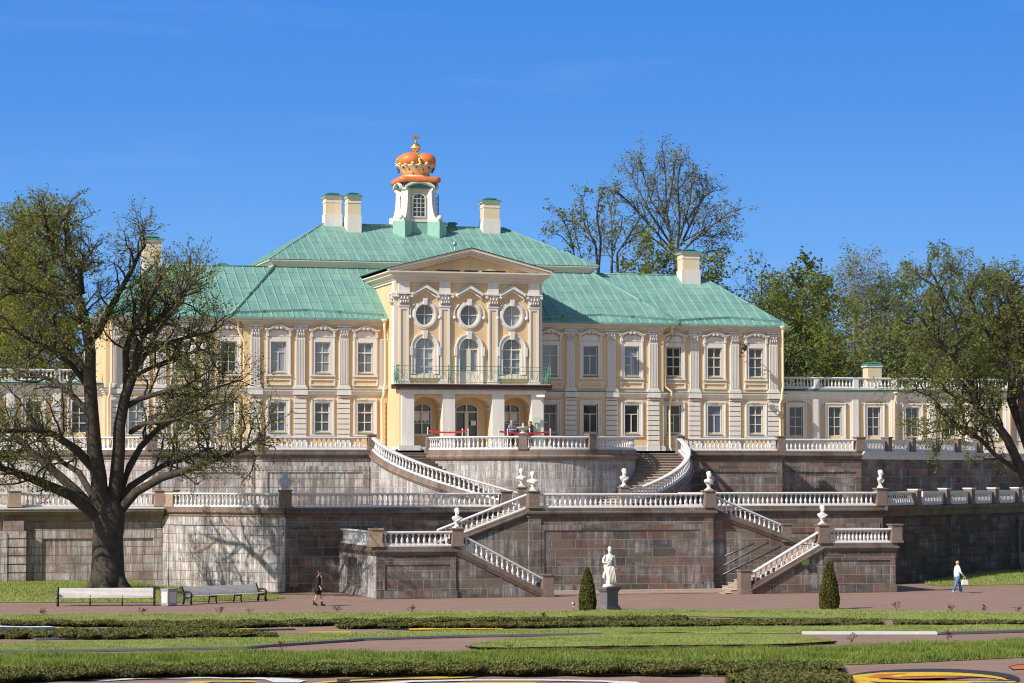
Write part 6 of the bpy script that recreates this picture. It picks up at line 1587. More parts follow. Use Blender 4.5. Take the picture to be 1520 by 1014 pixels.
thuja(872, 905, 843, 25, 'dark clipped thuja cone standing left of the statue')
thuja(1231, 903, 835, 29, 'dark clipped thuja cone in front of the right granite stair')
# ---------------------------------------------------------------- sculpture, furniture, people
def bust(x, y, z, label, seed=0, turn=0.0, h=1.0, mat='marble'):
    r = random.Random(seed); k = h
    th = thing('marble_bust', label, 'bust', (x, y, z), 'marble busts on the terrace piers', radians(turn))
    def P(mbx): mbx.v = [(px*k+x, py*k+y, pz*k+z) for px, py, pz in mbx.v]; return mbx
    mb = MB()
    mb.cbox((0, 0, 0), 0.36, 0.34, 0.06); mb.lathe((0, 0, 0.06), [(0.16, 0), (0.17, 0.04), (0.11, 0.08), (0.085, 0.14), (0.11, 0.19), (0.14, 0.21)], 14)
    part('socle', P(mb), M[mat], th)
    mb = MB()
    fold = lambda i, a: 0.06*sin(5*a+i*0.9)*(i < 5)
    mb.loft([(0, 0, 0.24, 0.085, 0.085), (0, 0.0, 0.30, 0.13, 0.11), (0, 0.0, 0.37, 0.20, 0.145), (0, 0.01, 0.45, 0.27, 0.165), (0, 0.01, 0.52, 0.30, 0.165), (0, 0.01, 0.565, 0.275, 0.145), (0, 0.0, 0.60, 0.17, 0.115), (0, -0.005, 0.63, 0.095, 0.09), (0, -0.015, 0.69, 0.082, 0.088), (0, -0.03, 0.725, 0.095, 0.12), (0, -0.03, 0.79, 0.112, 0.14), (0, -0.025, 0.86, 0.124, 0.150), (0, -0.015, 0.93, 0.122, 0.148), (0, -0.005, 0.99, 0.09, 0.11), (0, 0, 1.02, 0.03, 0.04)], 20, fold)
    mb.loft([(0, -0.160, 0.795, 0.024, 0.02), (0, -0.185, 0.812, 0.026, 0.026), (0, -0.168, 0.85, 0.016, 0.018), (0, -0.15, 0.89, 0.014, 0.014)], 8)
    for s in (-1, 1):
        mb.sphere((s*0.122, -0.01, 0.83), 0.018, 0.03, 0.04, 8, 6); mb.sphere((s*0.046, -0.162, 0.872), 0.022, 0.014, 0.013, 8, 5)
    mb.sphere((0, -0.168, 0.77), 0.036, 0.016, 0.013, 8, 5); mb.sphere((0, -0.15, 0.73), 0.034, 0.028, 0.022, 8, 5)
    part('figure', P(mb), M[mat], th)
    mb = MB()
    for i in range(46):
        a = r.uniform(0, 2*pi); t = r.uniform(0.0, 1.0)
        if sin(a) < -0.2 and t < 0.55: continue
        rr = cos(t*1.3); mb.sphere((0.128*cos(a)*rr, -0.01+0.150*sin(a)*rr, 0.88+0.135*sin(t*1.4)), 0.03, 0.03, 0.026, 6, 4)
    part('hair', P(mb), M[mat], th)
    mb = MB(); a0 = r.choice((-1, 1))
    mb.tube([(a0*0.30, -0.02, 0.50), (a0*0.18, -0.16, 0.48), (-a0*0.02, -0.19, 0.40), (-a0*0.2, -0.15, 0.33)], [0.05, 0.06, 0.055, 0.03], 8); part('drapery', P(mb), M[mat], th)
    return th
def foot(s): a = radians(s*(A1-1.0)); return ((RO-0.15)*sin(a), YR-(RO-0.15)*cos(a), 5.58)
bust(-4.9, 0.1, 5.42, 'marble bust on the left corner pier of the central block', 1, -20)
bust(4.95, 0.1, 5.42, 'marble bust on the right corner pier of the central block', 2, 15)
bust(*foot(-1), 'marble bust at the foot of the left curved stair, set back behind the central balustrade', 3, -10)
bust(*foot(1), 'marble bust at the foot of the right curved stair, before the brown treads', 4, 25)
bust(-9.85, -3.02, 3.55, 'marble bust on the shaded left landing pier, by the crossing stair rails', 5, 20)
bust(10.3, -2.82, 3.62, 'marble bust on the right landing pier, above the clipped thuja', 6, 10)
bust(17.15, 5.2, 5.5, 'marble bust farthest right, at the end of the mid terrace balustrade', 7, 60)
# plastic wrapped bust
m_, nt_, b_ = _mat('clear_plastic_sheet'); b_.inputs['Base Color'].default_value = (0.75, 0.78, 0.82, 1); b_.inputs['Roughness'].default_value = 0.12; b_.inputs['Transmission Weight'].default_value = 0.45; b_.inputs['Alpha'].default_value = 0.75
bump(nt_, b_, noise(nt_, geopos(nt_), 9, 3), 0.7, 0.05); M['plastic'] = m_
bw = bust(-17.2, 5.2, 5.45, 'bust wrapped in crumpled clear plastic on the pier right of the oak', 9, 0, 0.95)
mb = MB(); mb.loft([(-17.2, 5.2, 5.58, 0.22, 0.2), (-17.2, 5.2, 5.75, 0.33, 0.28), (-17.2, 5.2, 5.95, 0.40, 0.3), (-17.2, 5.2, 6.05, 0.30, 0.24), (-17.2, 5.2, 6.15, 0.14, 0.15), (-17.2, 5.17, 6.28, 0.17, 0.19), (-17.2, 5.17, 6.42, 0.10, 0.12)], 18, lambda i, a: 0.09*sin(7*a+2.1*i)); part('plastic_wrap', mb, M['plastic'], bw)
# bowl on the bastion pier
a = radians(-19); bx_, by_ = RR*sin(a), YR-RR*cos(a)
mb = MB(); mb.lathe((bx_, by_, 8.62), [(0.2, 0), (0.2, 0.05), (0.1, 0.1), (0.12, 0.16), (0.28, 0.24), (0.38, 0.33), (0.41, 0.36), (0.38, 0.38), (0.2, 0.36)], 20); mb.lathe((bx_, by_, 8.95), [(0.12, 0), (0.10, 0.06), (0.04, 0.12), (0.07, 0.2), (0.02, 0.27)], 10)
solo('stone_bowl', mb, M['plinthgrey'], 'shallow grey stone bowl on the rounded bastion pier', 'bowl', (bx_, by_, 8.62))
# statue on its pedestal
p = PZ(904, 907, 0.0); sx_, sy_ = p[0], p[1]
th = thing('pedestal', 'dark carved stone pedestal under the white statue', 'pedestal', (sx_, sy_, 0)); rt = radians(30)
mb = MB()
for z, w, h, t in ((0, 1.02, 0.14, 1), (0.14, 0.94, 0.09, 0.92), (0.23, 0.80, 0.10, 0.94), (0.33, 0.74, 0.52, 1.0), (0.85, 0.76, 0.09, 1.1), (0.94, 0.90, 0.08, 1.06), (1.02, 1.0, 0.09, 1.0)): mb.cbox((sx_, sy_, z), w, w*0.62, h, rt, t)
part('body', mb, M['darkstone'], th)
mb = MB(); n_ = (sin(rt), -cos(rt))
q = Vector((sx_+n_[0]*0.225, sy_+n_[1]*0.225)); 
mb.cbox((q.x, q.y, 0.4), 0.5, 0.03, 0.36, rt); part('relief_panel', mb, M['darkstone'], th)
th = thing('marble_statue', 'white marble statue of a draped woman looking aside, right of the dark thuja', 'statue', (sx_, sy_, 1.11)); B = 1.11
mb = MB(); mb.loft([(sx_, sy_, B-0.0, 0.38, 0.24, rt), (sx_, sy_, B+0.06, 0.36, 0.23, rt), (sx_, sy_, B+0.13, 0.28, 0.2, rt)], 16); part('base', mb, M['marble'], th)
K = 0.94
fold = lambda i, a: (0.13*sin(9*a+i*0.35)+0.06*sin(15*a-i*0.5))*max(0.0, 1-i/10) if i < 10 else 0.03*sin(7*a+i)*(i < 15)
R_ = [(0.07, 0.0, 0.05, 0.205, 0.17), (0.06, 0, 0.15, 0.19, 0.165), (0.03, 0, 0.35, 0.165, 0.155), (-0.01, -0.01, 0.55, 0.165, 0.16), (-0.04, -0.02, 0.75, 0.185, 0.17), (-0.05, 0, 0.92, 0.20, 0.175), (-0.03, 0, 1.03, 0.20, 0.16), (-0.01, 0, 1.13, 0.165, 0.14), (0.01, -0.01, 1.24, 0.18, 0.155), (0.02, -0.01, 1.36, 0.20, 0.15), (0.03, 0, 1.45, 0.205, 0.12), (0.03, 0, 1.51, 0.12, 0.09), (0.035, -0.005, 1.55, 0.058, 0.058), (0.035, -0.01, 1.60, 0.054, 0.056), (0.04, -0.02, 1.63, 0.08, 0.09), (0.042, -0.022, 1.70, 0.092, 0.108), (0.042, -0.015, 1.78, 0.098, 0.115), (0.04, -0.005, 1.86, 0.08, 0.095), (0.04, 0, 1.91, 0.02, 0.03)]
mb = MB(); mb.loft([(sx_+x*K, sy_+y*K, B+0.08+z*K, rx*K, ry*K) for x, y, z, rx, ry in R_], 36, fold)
def LP(*pts): return [(sx_+x*K, sy_+y*K, B+0.08+z*K) for x, y, z in pts]
mb.tube(LP((-0.16, 0, 1.45), (-0.27, -0.01, 1.30), (-0.33, -0.06, 1.13), (-0.25, -0.18, 1.10), (-0.15, -0.22, 1.18)), [0.06, 0.062, 0.055, 0.043, 0.032], 10)
mb.tube(LP((0.22, 0, 1.44), (0.28, 0.01, 1.28), (0.31, -0.01, 1.10), (0.33, -0.05, 0.94), (0.34, -0.07, 0.86)), [0.06, 0.06, 0.052, 0.04, 0.032], 10)
def hand(mbx, o, d, s_, nrm, sc=1.0):
    o, d, s_, nrm = Vector(o), Vector(d).normalized(), Vector(s_).normalized(), Vector(nrm).normalized()
    mbx.loft([tuple(o+d*t*sc)+(0.036*sc*w, 0.018*sc) for t, w in ((0, 0.7), (0.04, 1.0), (0.09, 1.0))], 8) if abs(d.z) > 0.6 else mbx.tube([o, o+d*0.045*sc, o+d*0.09*sc], [0.026*sc, 0.032*sc, 0.03*sc], 8)
    for i, L in enumerate((0.068, 0.078, 0.072, 0.056)):
        b = o+d*0.088*sc+s_*(0.027-0.018*i)*sc; mbx.tube([b, b+d*L*0.5*sc, b+(d*L*0.85+nrm*L*0.35)*sc], [0.0092*sc, 0.0085*sc, 0.006*sc], 5)
    b = o+d*0.03*sc+s_*0.032*sc; mbx.tube([b, b+(d*0.03+s_*0.022+nrm*0.012)*sc, b+(d*0.06+s_*0.024+nrm*0.025)*sc], [0.011*sc, 0.010*sc, 0.007*sc], 5)
hand(mb, LP((-0.15, -0.22, 1.18))[0], (0.6, -0.1, 0.8), (0.8, 0, -0.6), (0, 1, 0)); hand(mb, LP((0.34, -0.07, 0.86))[0], (0.05, -0.1, -1), (0, -1, 0), (-1, 0, 0))
for s in (-1, 1): mb.sphere(LP((0.042+s*0.028, -0.112, 1.715))[0], 0.014, 0.008, 0.009, 8, 5)
mb.loft([LP((0.042, -0.118, 1.665))[0]+(0.014, 0.014), LP((0.042, -0.128, 1.685))[0]+(0.015, 0.014), LP((0.042, -0.112, 1.73))[0]+(0.008, 0.008)], 8); mb.sphere(LP((0.042, -0.112, 1.645))[0], 0.02, 0.01, 0.008, 8, 5)
part('figure', mb, M['marble'], th)
mb = MB()
for k_ in range(40):
    r_ = random.Random(k_); a = r_.uniform(-0.3, pi+0.3); t = r_.uniform(0, 1); mb.sphere(LP((0.042+0.088*cos(a)*cos(t), -0.01+0.10*sin(a)*cos(t), 1.74+0.115*sin(t*1.4)))[0], 0.026, 0.026, 0.022, 6, 4)
mb.sphere(LP((0.04, 0.12, 1.76))[0], 0.06, 0.06, 0.05, 10, 7); part('hair', mb, M['marble'], th)
mb = MB()
for k_ in range(5): mb.tube(LP((0.16-0.015*k_, -0.13, 1.46-0.02*k_), (0.05, -0.19-0.004*k_, 1.22-0.03*k_), (-0.12, -0.19, 1.05-0.02*k_), (-0.20, -0.06, 0.98-0.02*k_)), [0.022, 0.026, 0.026, 0.02], 6)
for k_ in range(5): mb.tube(LP((-0.10+0.07*k_, -0.17, 1.00-0.02*k_), (-0.06+0.07*k_, -0.20, 0.7), (-0.03+0.075*k_, -0.195, 0.4), (-0.02+0.08*k_, -0.22, 0.1)), [0.02, 0.028, 0.026, 0.03], 6)
mb.tube(LP((-0.18, 0.02, 0.75), (-0.24, 0.02, 0.55), (-0.27, 0.0, 0.38), (-0.20, 0.0, 0.30)), [0.03, 0.06, 0.07, 0.03], 8)
part('drapery', mb, M['marble'], th)
# small sphere lamp near the thuja
p = PZ(851, 905, 0); mb = MB(); mb.tube([(p[0], p[1], 0), (p[0], p[1], 0.2)], 0.03); mb.sphere((p[0], p[1], 0.27), 0.10); solo('garden_lamp', mb, M['steel'], 'small grey ground lamp at the foot of the left thuja', 'lamp', p)
# benches
def bench(a, b, label, face):
    A_, B_ = Vector(a[:2]), Vector(b[:2]); d = (B_-A_); L = d.length; d /= L; f = Vector((d.y, -d.x)); z0 = 0.0
    th = thing('park_bench', label, 'bench', ((A_.x+B_.x)/2, (A_.y+B_.y)/2, 0), 'long white slatted park benches')
    def W(u, v, z): q = A_+d*u+f*v; return (q.x, q.y, z0+z*0.88)
    seat, back = MB(), MB()
    def slat(mbx, v0, z0_, v1, z1_, th_=0.03):
        n = Vector((-(z1_-z0_), v1-v0)).normalized()*th_
        c = [(v0, z0_), (v1, z1_), (v1+n.x, z1_+n.y), (v0+n.x, z0_+n.y)]
        mbx.add([W(0.06, v, z) for v, z in c]+[W(L-0.06, v, z) for v, z in c], [(0, 1, 2, 3), (7, 6, 5, 4), (0, 4, 5, 1), (1, 5, 6, 2), (2, 6, 7, 3), (3, 7, 4, 0)])
    for i in range(6): t = i/6; slat(seat, 0.06+0.48*t, 0.42+0.02*sin(t*3), 0.06+0.48*t+0.070, 0.42+0.02*sin((t+0.14)*3))
    for i in range(7): t = i/7; slat(back, 0.02-0.20*t**1.3, 0.47+0.47*t, 0.02-0.20*(t+0.12)**1.3, 0.47+0.47*(t+0.125))
    part('seat', seat, M['slat'], th); part('backrest', back, M['slat'], th)
    for u in (0.0, L/3, 2*L/3, L):
        mb = MB(); end = u in (0.0, L); r = 0.06 if end else 0.035
        mb.tube([W(u, -0.06, 0), W(u, 0.0, 0.25), W(u, 0.03, 0.42), W(u, -0.06, 0.62), W(u, -0.18, 0.85), W(u, -0.22, 0.96 if end else 0.9)], r, 6)
        mb.tube([W(u, 0.56, 0), W(u, 0.50, 0.2), W(u, 0.54, 0.38)], r, 6); mb.tube([W(u, 0.0, 0.38), W(u, 0.28, 0.36), W(u, 0.55, 0.39)], r, 6)
        if end:
            mb.tube([W(u, -0.04, 0.60), W(u, 0.18, 0.68), W(u, 0.42, 0.66), W(u, 0.55, 0.58), W(u, 0.58, 0.48), W(u, 0.52, 0.42)], 0.05, 6)
        part('leg_frame', mb, M['iron'], th)
p0, p1 = PZ(86, 899, 0), PZ(229, 898, 0); bench(p0, p1, 'long sunlit white slatted bench in front of the oak trunk', 0)
p0 = PZ(274, 897, 0); p1 = PZ(386, 892, 0); bench((p0[0], p0[1]+0.2), (p1[0]-0.0, p1[1]+0.4), 'long shaded grey white bench turned to the right, beside the grey bin', 0)
def bin_(x, y, label, w=0.62, d=0.5, h=0.82, rot=0.4):
    p = PZ(x, y, 0); th = thing('litter_bin', label, 'bin', p, 'square litter bins', rot); mb = MB()
    def S(mbx): return mbx
    mb.cbox((p[0], p[1], 0), w*0.9, d*0.9, 0.05); mb.cbox((p[0], p[1], 0.05), w, d, h-0.11); mb.cbox((p[0], p[1], h-0.06), w*1.05, d*1.05, 0.06); part('body', mb, M['binlight'], th)
    mb = MB(); mb.box(p[0]-w*0.36, p[0]+w*0.36, p[1]-d/2-0.012, p[1]-d/2, 0.14, h-0.16); part('front_panel', mb, M['plinthgrey'], th)
    mb = MB(); mb.box(p[0]-w/2-0.012, p[0]-w/2, p[1]-d*0.36, p[1]+d*0.36, 0.14, h-0.16); part('side_panel', mb, M['plinthgrey'], th)
bin_(251, 899, 'grey litter bin between the two white benches', rot=0.62); bin_(803, 884.5, 'grey litter bin at the foot of the left front flight', 0.46, 0.46, 0.72, rot=0.05)
# red ribbon barrier
posts = [(635, 635, 19.0), (667, 637, 20), (686.5, 637, 19.4), (695, 637, 18.5), (741, 638, 18.6), (753.5, 637, 18.2), (817, 637, 19.0)]
PP = []
for i, (x, y, Y) in enumerate(posts):
    q = PY(x, y, Y); PP.append(q); mb = MB(); mb.lathe((q[0], q[1], ZU-0.02), [(0.17, 0), (0.17, 0.03), (0.035, 0.06), (0.035, q[2]-ZU-0.05), (0.05, q[2]-ZU), (0.03, q[2]-ZU+0.05)], 10)
    solo('barrier_post', mb, M['rail'], 'slim white barrier post on the bastion, '+['leftmost, beside the portico steps', 'second from left, under the red ribbon', 'third from left, before the entrance door', 'fourth from left, where the left ribbon ends', 'fifth from left, right of the yellow pier', 'sixth from left, by the person in grey', 'rightmost, past the portico'][i], 'post', (q[0], q[1], ZU-0.02), 'white ribbon barrier posts')
for k, (i, j) in enumerate(((0, 3), (4, 6))):
    a, b = PP[i], PP[j]; mb = MB(); n = 12
    for t in range(n):
        f = lambda t: (a[0]+(b[0]-a[0])*t/n, a[1]+(b[1]-a[1])*t/n, min(a[2], b[2])-0.06-0.10*sin(pi*t/n))
        u, v = f(t), f(t+1); mb.add([u, v, (v[0], v[1], v[2]-0.10), (u[0], u[1], u[2]-0.10), (u[0], u[1]+0.01, u[2]), (v[0], v[1]+0.01, v[2]), (v[0], v[1]+0.01, v[2]-0.10), (u[0], u[1]+0.01, u[2]-0.10)], [(0, 1, 2, 3), (7, 6, 5, 4), (0, 4, 5, 1), (3, 2, 6, 7)])
    solo('red_ribbon', mb, M['red'], ('left' if k == 0 else 'right')+' red ribbon strung between barrier posts before the '+('entrance door' if k == 0 else 'two people'), 'ribbon', a)
# notice stand, lamps, cameras
q = PY(797, 622, 31.0); mb = MB(); mb.tube([(q[0], q[1], 8.02), (q[0], q[1], 9.6)], 0.03); mb.box(q[0]-0.3, q[0]+0.22, q[1]-0.06, q[1]+0.02, 9.6, 9.95); solo('notice_stand', mb, M['noticeface'], 'pale green notice board beside the person in black at the portico', 'notice', (q[0], q[1], 8.02))
def wallcam(q, label, d=1):
    mb = MB(); mb.tube([(q[0], q[1], q[2]), (q[0], q[1]-0.25, q[2]+0.05)], 0.03); mb.cbox((q[0]-0.1*d, q[1]-0.32, q[2]-0.08), 0.55, 0.18, 0.16, -0.5*d); solo('security_camera', mb, M['rail'], label, 'camera', q)
wallcam(PY(803, 588, 31.08), 'white security camera under the right end of the balcony')
q = PY(1153, 611, 35.3); mb = MB(); mb.tube([(q[0]-0.3, q[1], q[2]+0.35), (q[0]-0.1, q[1]-0.3, q[2]+0.2), (q[0], q[1]-0.3, q[2]-0.05)], 0.03); mb.sphere((q[0], q[1]-0.3, q[2]-0.15), 0.17); mb.cbox((q[0]-0.42, q[1]-0.1, q[2]+0.25), 0.35, 0.25, 0.22); solo('dome_camera', mb, M['steel'], 'grey dome camera at the right corner of the palace', 'camera', q)
q = PY(1097, 521, 35.3); mb = MB()
mb.tube([(q[0], 35.3, q[2]+0.5), (q[0], 34.6, q[2]+0.55), (q[0]+0.0, 34.2, q[2]+0.4)], 0.03); mb.tube([(q[0], 35.3, q[2]-0.4), (q[0], 34.7, q[2]+0.1), (q[0], 34.4, q[2]+0.45)], 0.025)
for k_ in range(3): mb.tube([(q[0]+0.18*cos(t*0.6), 34.8-0.02*t, q[2]-0.3+0.3*k_+0.14*sin(t*0.6)) for t in range(11)], 0.022, 5)
mb.lathe((q[0], 34.2, q[2]-0.05), [(0.05, 0), (0.14, 0.1), (0.17, 0.35), (0.05, 0.45)], 8); solo('wall_lantern', mb, M['iron'], 'black wrought iron bracket lantern on a pilaster near the right palace corner', 'lantern', q)
q = PY(1193, 834, -2.9); mb = MB(); mb.box(q[0]-0.2, q[0]+0.2, -3.2, -3.12, q[2]-0.14, q[2]+0.14); mb.box(q[0]-0.22, q[0]+0.22, -3.21, -3.19, q[2]-0.16, q[2]-0.12); solo('wall_plate', mb, M['signgreen'], 'small green plate fixed on the right front stair coping', 'plate', (q[0], -3.1, q[2]))
best = None
for i in range(400):
    t = 5+i*0.05; w_ = rec(RB, t); dx, dy = w_[0]-CX, w_[1]-CY; e_ = abs(760+FPX*(dx*cos(TH)-dy*sin(TH))/(dx*sin(TH)+dy*cos(TH))-1508)
    if best is None or e_ < best[0]: best = (e_, w_)
q = best[1]; n_ = (S39*0.14, -C39*0.14); q = (q[0]+n_[0], q[1]+n_[1])
mb = MB(); mb.tube([(q[0], q[1], 3.3), (q[0], q[1], 0.75), (q[0]+0.12, q[1]-0.12, 0.5), (q[0]+0.12, q[1]-0.12, 0.2)], 0.08, 8); mb.lathe((q[0], q[1], 3.25), [(0.09, 0), (0.2, 0.15), (0.26, 0.32), (0.26, 0.38)], 10)
solo('drain_pipe', mb, M['edging'], 'grey drain pipe with funnel head on the shaded wall at the right edge', 'pipe', (q[0], q[1], 0.2))
# people ------------------------------------------------------------
def skin_body(name, chains, mat, th, sub_=1):
    me = bpy.data.meshes.new(name); V, E, R, key = [], [], [], {}
    for ch in chains:
        prev = None
        for p, r in ch:
            k = (round(p[0], 4), round(p[1], 4), round(p[2], 4))
            if k not in key: key[k] = len(V); V.append(p); R.append(r)
            i = key[k]
            if prev is not None and prev != i: E.append((prev, i))
            prev = i
    me.from_pydata(V, E, []); me.materials.append(mat)
    bm = bmesh.new(); bm.from_mesh(me); bm.verts.layers.skin.verify(); bm.to_mesh(me); bm.free()
    o = link(name, me, th)
    m = o.modifiers.new('skin', 'SKIN'); sv = me.skin_vertices[0].data
    for i, r in enumerate(R): sv[i].radius = (r, r) if not isinstance(r, tuple) else r
    sv[0].use_root = True; m.use_smooth_shade = True
    s = o.modifiers.new('sub', 'SUBSURF'); s.levels = sub_; s.render_levels = sub_
    return o
def person(px, feet, label, facing, stride, h=1.68, arms=((0.05, 0.02), (-0.05, 0.02)), loc=None):
    """local frame: +x forward, z up; returns joints"""
    p = loc or PZ(px, feet, 0.0)
    th = thing('person', label, 'person', p, None, facing); k = h/1.7
    J = {}
    J['pel'] = (0, 0, 0.93*k); J['sp'] = (0.01, 0, 1.12*k); J['ch'] = (0.02, 0, 1.32*k); J['nk'] = (0.02, 0, 1.45*k); J['hb'] = (0.035, 0, 1.52*k); J['hd'] = (0.045, 0, 1.60*k); J['tp'] = (0.04, 0, 1.665*k)
    for s, n in ((1, 'L'), (-1, 'R')):
        st = stride*s
        J['hip'+n] = (0, s*0.09*k, 0.90*k); J['kn'+n] = (st*0.55+0.04, s*0.09*k, 0.49*k); J['an'+n] = (st, s*0.08*k, 0.085*k+(0.05 if st < 0 else 0)); J['to'+n] = (st+0.15*k, s*0.09*k, 0.03*k)
        a = arms[0 if s > 0 else 1]
        J['sh'+n] = (0.01, s*0.17*k, 1.40*k); J['el'+n] = (0.01+a[0], s*0.22*k, 1.13*k); J['wr'+n] = (0.05+a[0]*2.2+a[1], s*(0.22+(a[2] if len(a) > 2 else 0))*k, (0.90+(a[3] if len(a) > 3 else 0))*k)
    ch = [[(J['pel'], (0.15*k, 0.11*k)), (J['sp'], (0.125*k, 0.095*k)), (J['ch'], (0.145*k, 0.105*k)), (J['nk'], 0.06*k), (J['hb'], 0.06*k), (J['hd'], (0.078*k, 0.09*k)), (J['tp'], 0.05*k)]]
    for n in 'LR':
        ch.append([(J['pel'], (0.15*k, 0.11*k)), (J['hip'+n], 0.088*k), (J['kn'+n], 0.056*k), (J['an'+n], 0.038*k), (J['to'+n], 0.032*k)])
        w = Vector(J['wr'+n]); e = Vector(J['el'+n]); d = (w-e).normalized(); s = 1 if n == 'L' else -1
        pm = w+d*0.06*k
        ch.append([(J['ch'], (0.145*k, 0.105*k)), (J['sh'+n], 0.056*k), (J['el'+n], 0.04*k), (J['wr'+n], 0.027*k), (tuple(pm), 0.03*k)])
        fx = Vector((1, 0, 0)); fx = (fx-d*fx.dot(d)).normalized()
        for i, L in enumerate((0.07, 0.08, 0.074, 0.058)):
            b = pm+fx*(0.030-0.020*i)*k+d*0.03*k; q = b+d*L*0.5*k; t = q+d*L*0.4*k+Vector((0, -s*0.015, 0))
            ch.append([(tuple(pm), 0.03*k), (tuple(b), 0.0095*k), (tuple(q), 0.009*k), (tuple(t), 0.007*k)])
        b = w+d*0.02*k+fx*0.03*k; ch.append([(J['wr'+n], 0.027*k), (tuple(b), 0.011*k), (tuple(b+d*0.035*k+fx*0.02*k), 0.010*k), (tuple(b+d*0.065*k+fx*0.018*k), 0.007*k)])
    skin_body('body', ch, M['skin'], th)
    # face
    mb = MB(); hx, hz = J['hd'][0], J['hd'][2]
    mb.loft([(hx+0.095*k, 0, hz-0.04*k, 0.012, 0.014), (hx+0.108*k, 0, hz-0.03*k, 0.013, 0.015), (hx+0.09*k, 0, hz+0.012*k, 0.009, 0.009)], 8)
    for s in (-1, 1): mb.sphere((hx-0.005, s*0.078*k, hz-0.015), 0.018, 0.01, 0.03, 8, 6)
    o = link('nose_and_ears', mb.build('nose_and_ears', M['skin']), th)
    mb = MB(); [mb.sphere((hx+0.083*k, s*0.03*k, hz+0.012*k), 0.008, 0.012, 0.007, 8, 5) for s in (-1, 1)]; link('eyes', mb.build('eyes', M['black']), th)
    mb = MB(); mb.sphere((hx+0.082*k, 0, hz-0.062*k), 0.008, 0.022, 0.006, 8, 5); link('mouth', mb.build('mouth', M['rose']), th)
    return th, J, k
def cloth(th, name, mb, mat): return link(name, mb.build(name, M[mat]), th)
def hair(th, J, k, mat, long=0.0):
    mb = MB(); hx, hz = J['hd'][0], J['hd'][2]
    mb.loft([(hx-0.05*k, 0, hz-(0.06+long)*k, 0.05*k, 0.07*k), (hx-0.04*k, 0, hz-0.02*k, 0.07*k, 0.088*k), (hx-0.03*k, 0, hz+0.035*k, 0.088*k, 0.094*k), (hx-0.012*k, 0, hz+0.075*k, 0.092*k, 0.088*k), (hx-0.008*k, 0, hz+0.105*k, 0.06*k, 0.058*k), (hx-0.008*k, 0, hz+0.116*k, 0.02, 0.02)], 16); cloth(th, 'hair', mb, mat)
def limb(th, name, J, keys, rads, mat):
    mb = MB(); mb.tube([J[q] if isinstance(q, str) else q for q in keys], rads, 10); cloth(th, name, mb, mat)
# woman in black
th, J, k = person(472, 899.5, 'woman in a short black coat and pale scarf walking past the left stair block', radians(-25), 0.17, 1.70, ((-0.08, 0.0), (0.05, 0.0)))
hair(th, J, k, 'hairbrown', 0.05)
mb = MB(); mb.loft([(0.0, 0, 0.68, 0.19, 0.235), (0, 0, 0.80, 0.175, 0.22), (0, 0, 0.95, 0.155, 0.20), (0.01, 0, 1.12, 0.135, 0.18), (0.02, 0, 1.28, 0.14, 0.20), (0.02, 0, 1.40, 0.11, 0.20), (0.02, 0, 1.46, 0.07, 0.09)], 20, lambda i, a: 0.03*sin(6*a+i)); cloth(th, 'coat', mb, 'black')
mb = MB(); mb.loft([(0, 0, 0.56, 0.15, 0.19), (0, 0, 0.70, 0.16, 0.2)], 16); cloth(th, 'skirt', mb, 'black')
for n in 'LR':
    limb(th, 'sleeve', J, ['sh'+n, 'el'+n, tuple(Vector(J['el'+n]).lerp(Vector(J['wr'+n]), 0.55 if n == 'R' else 0.95))], [0.075, 0.06, 0.05], 'black')
    a_, t_ = Vector(J['an'+n]), Vector(J['to'+n]); mb = MB(); mb.tube([a_+Vector((-0.01, 0, 0.13)), a_+Vector((0, 0, 0.02)), a_+Vector((0.03, 0, -0.03)), t_+Vector((0.02, 0, 0.005))], [0.052, 0.05, 0.052, 0.035], 9); mb.cbox((a_.x-0.035, a_.y, a_.z-0.085), 0.04, 0.045, 0.07); cloth(th, 'ankle_boot', mb, 'black')
mb = MB(); mb.tube([(0.08, 0.06, 1.47), (0.13, 0.03, 1.38), (0.165, 0.01, 1.25), (0.165, -0.01, 1.08), (0.16, -0.02, 0.98)], [0.05, 0.055, 0.045, 0.05, 0.03], 8); cloth(th, 'scarf', mb, 'greycloth')
mb = MB(); mb.cbox((-0.05, 0.27, 0.86), 0.30, 0.12, 0.26, 0, 0.85); mb.tube([(0.05, 0.25, 1.1), (0.02, 0.22, 1.4), (-0.08, 0.24, 1.1)], 0.012, 5); o = cloth(th, 'shoulder_bag', mb, 'black')
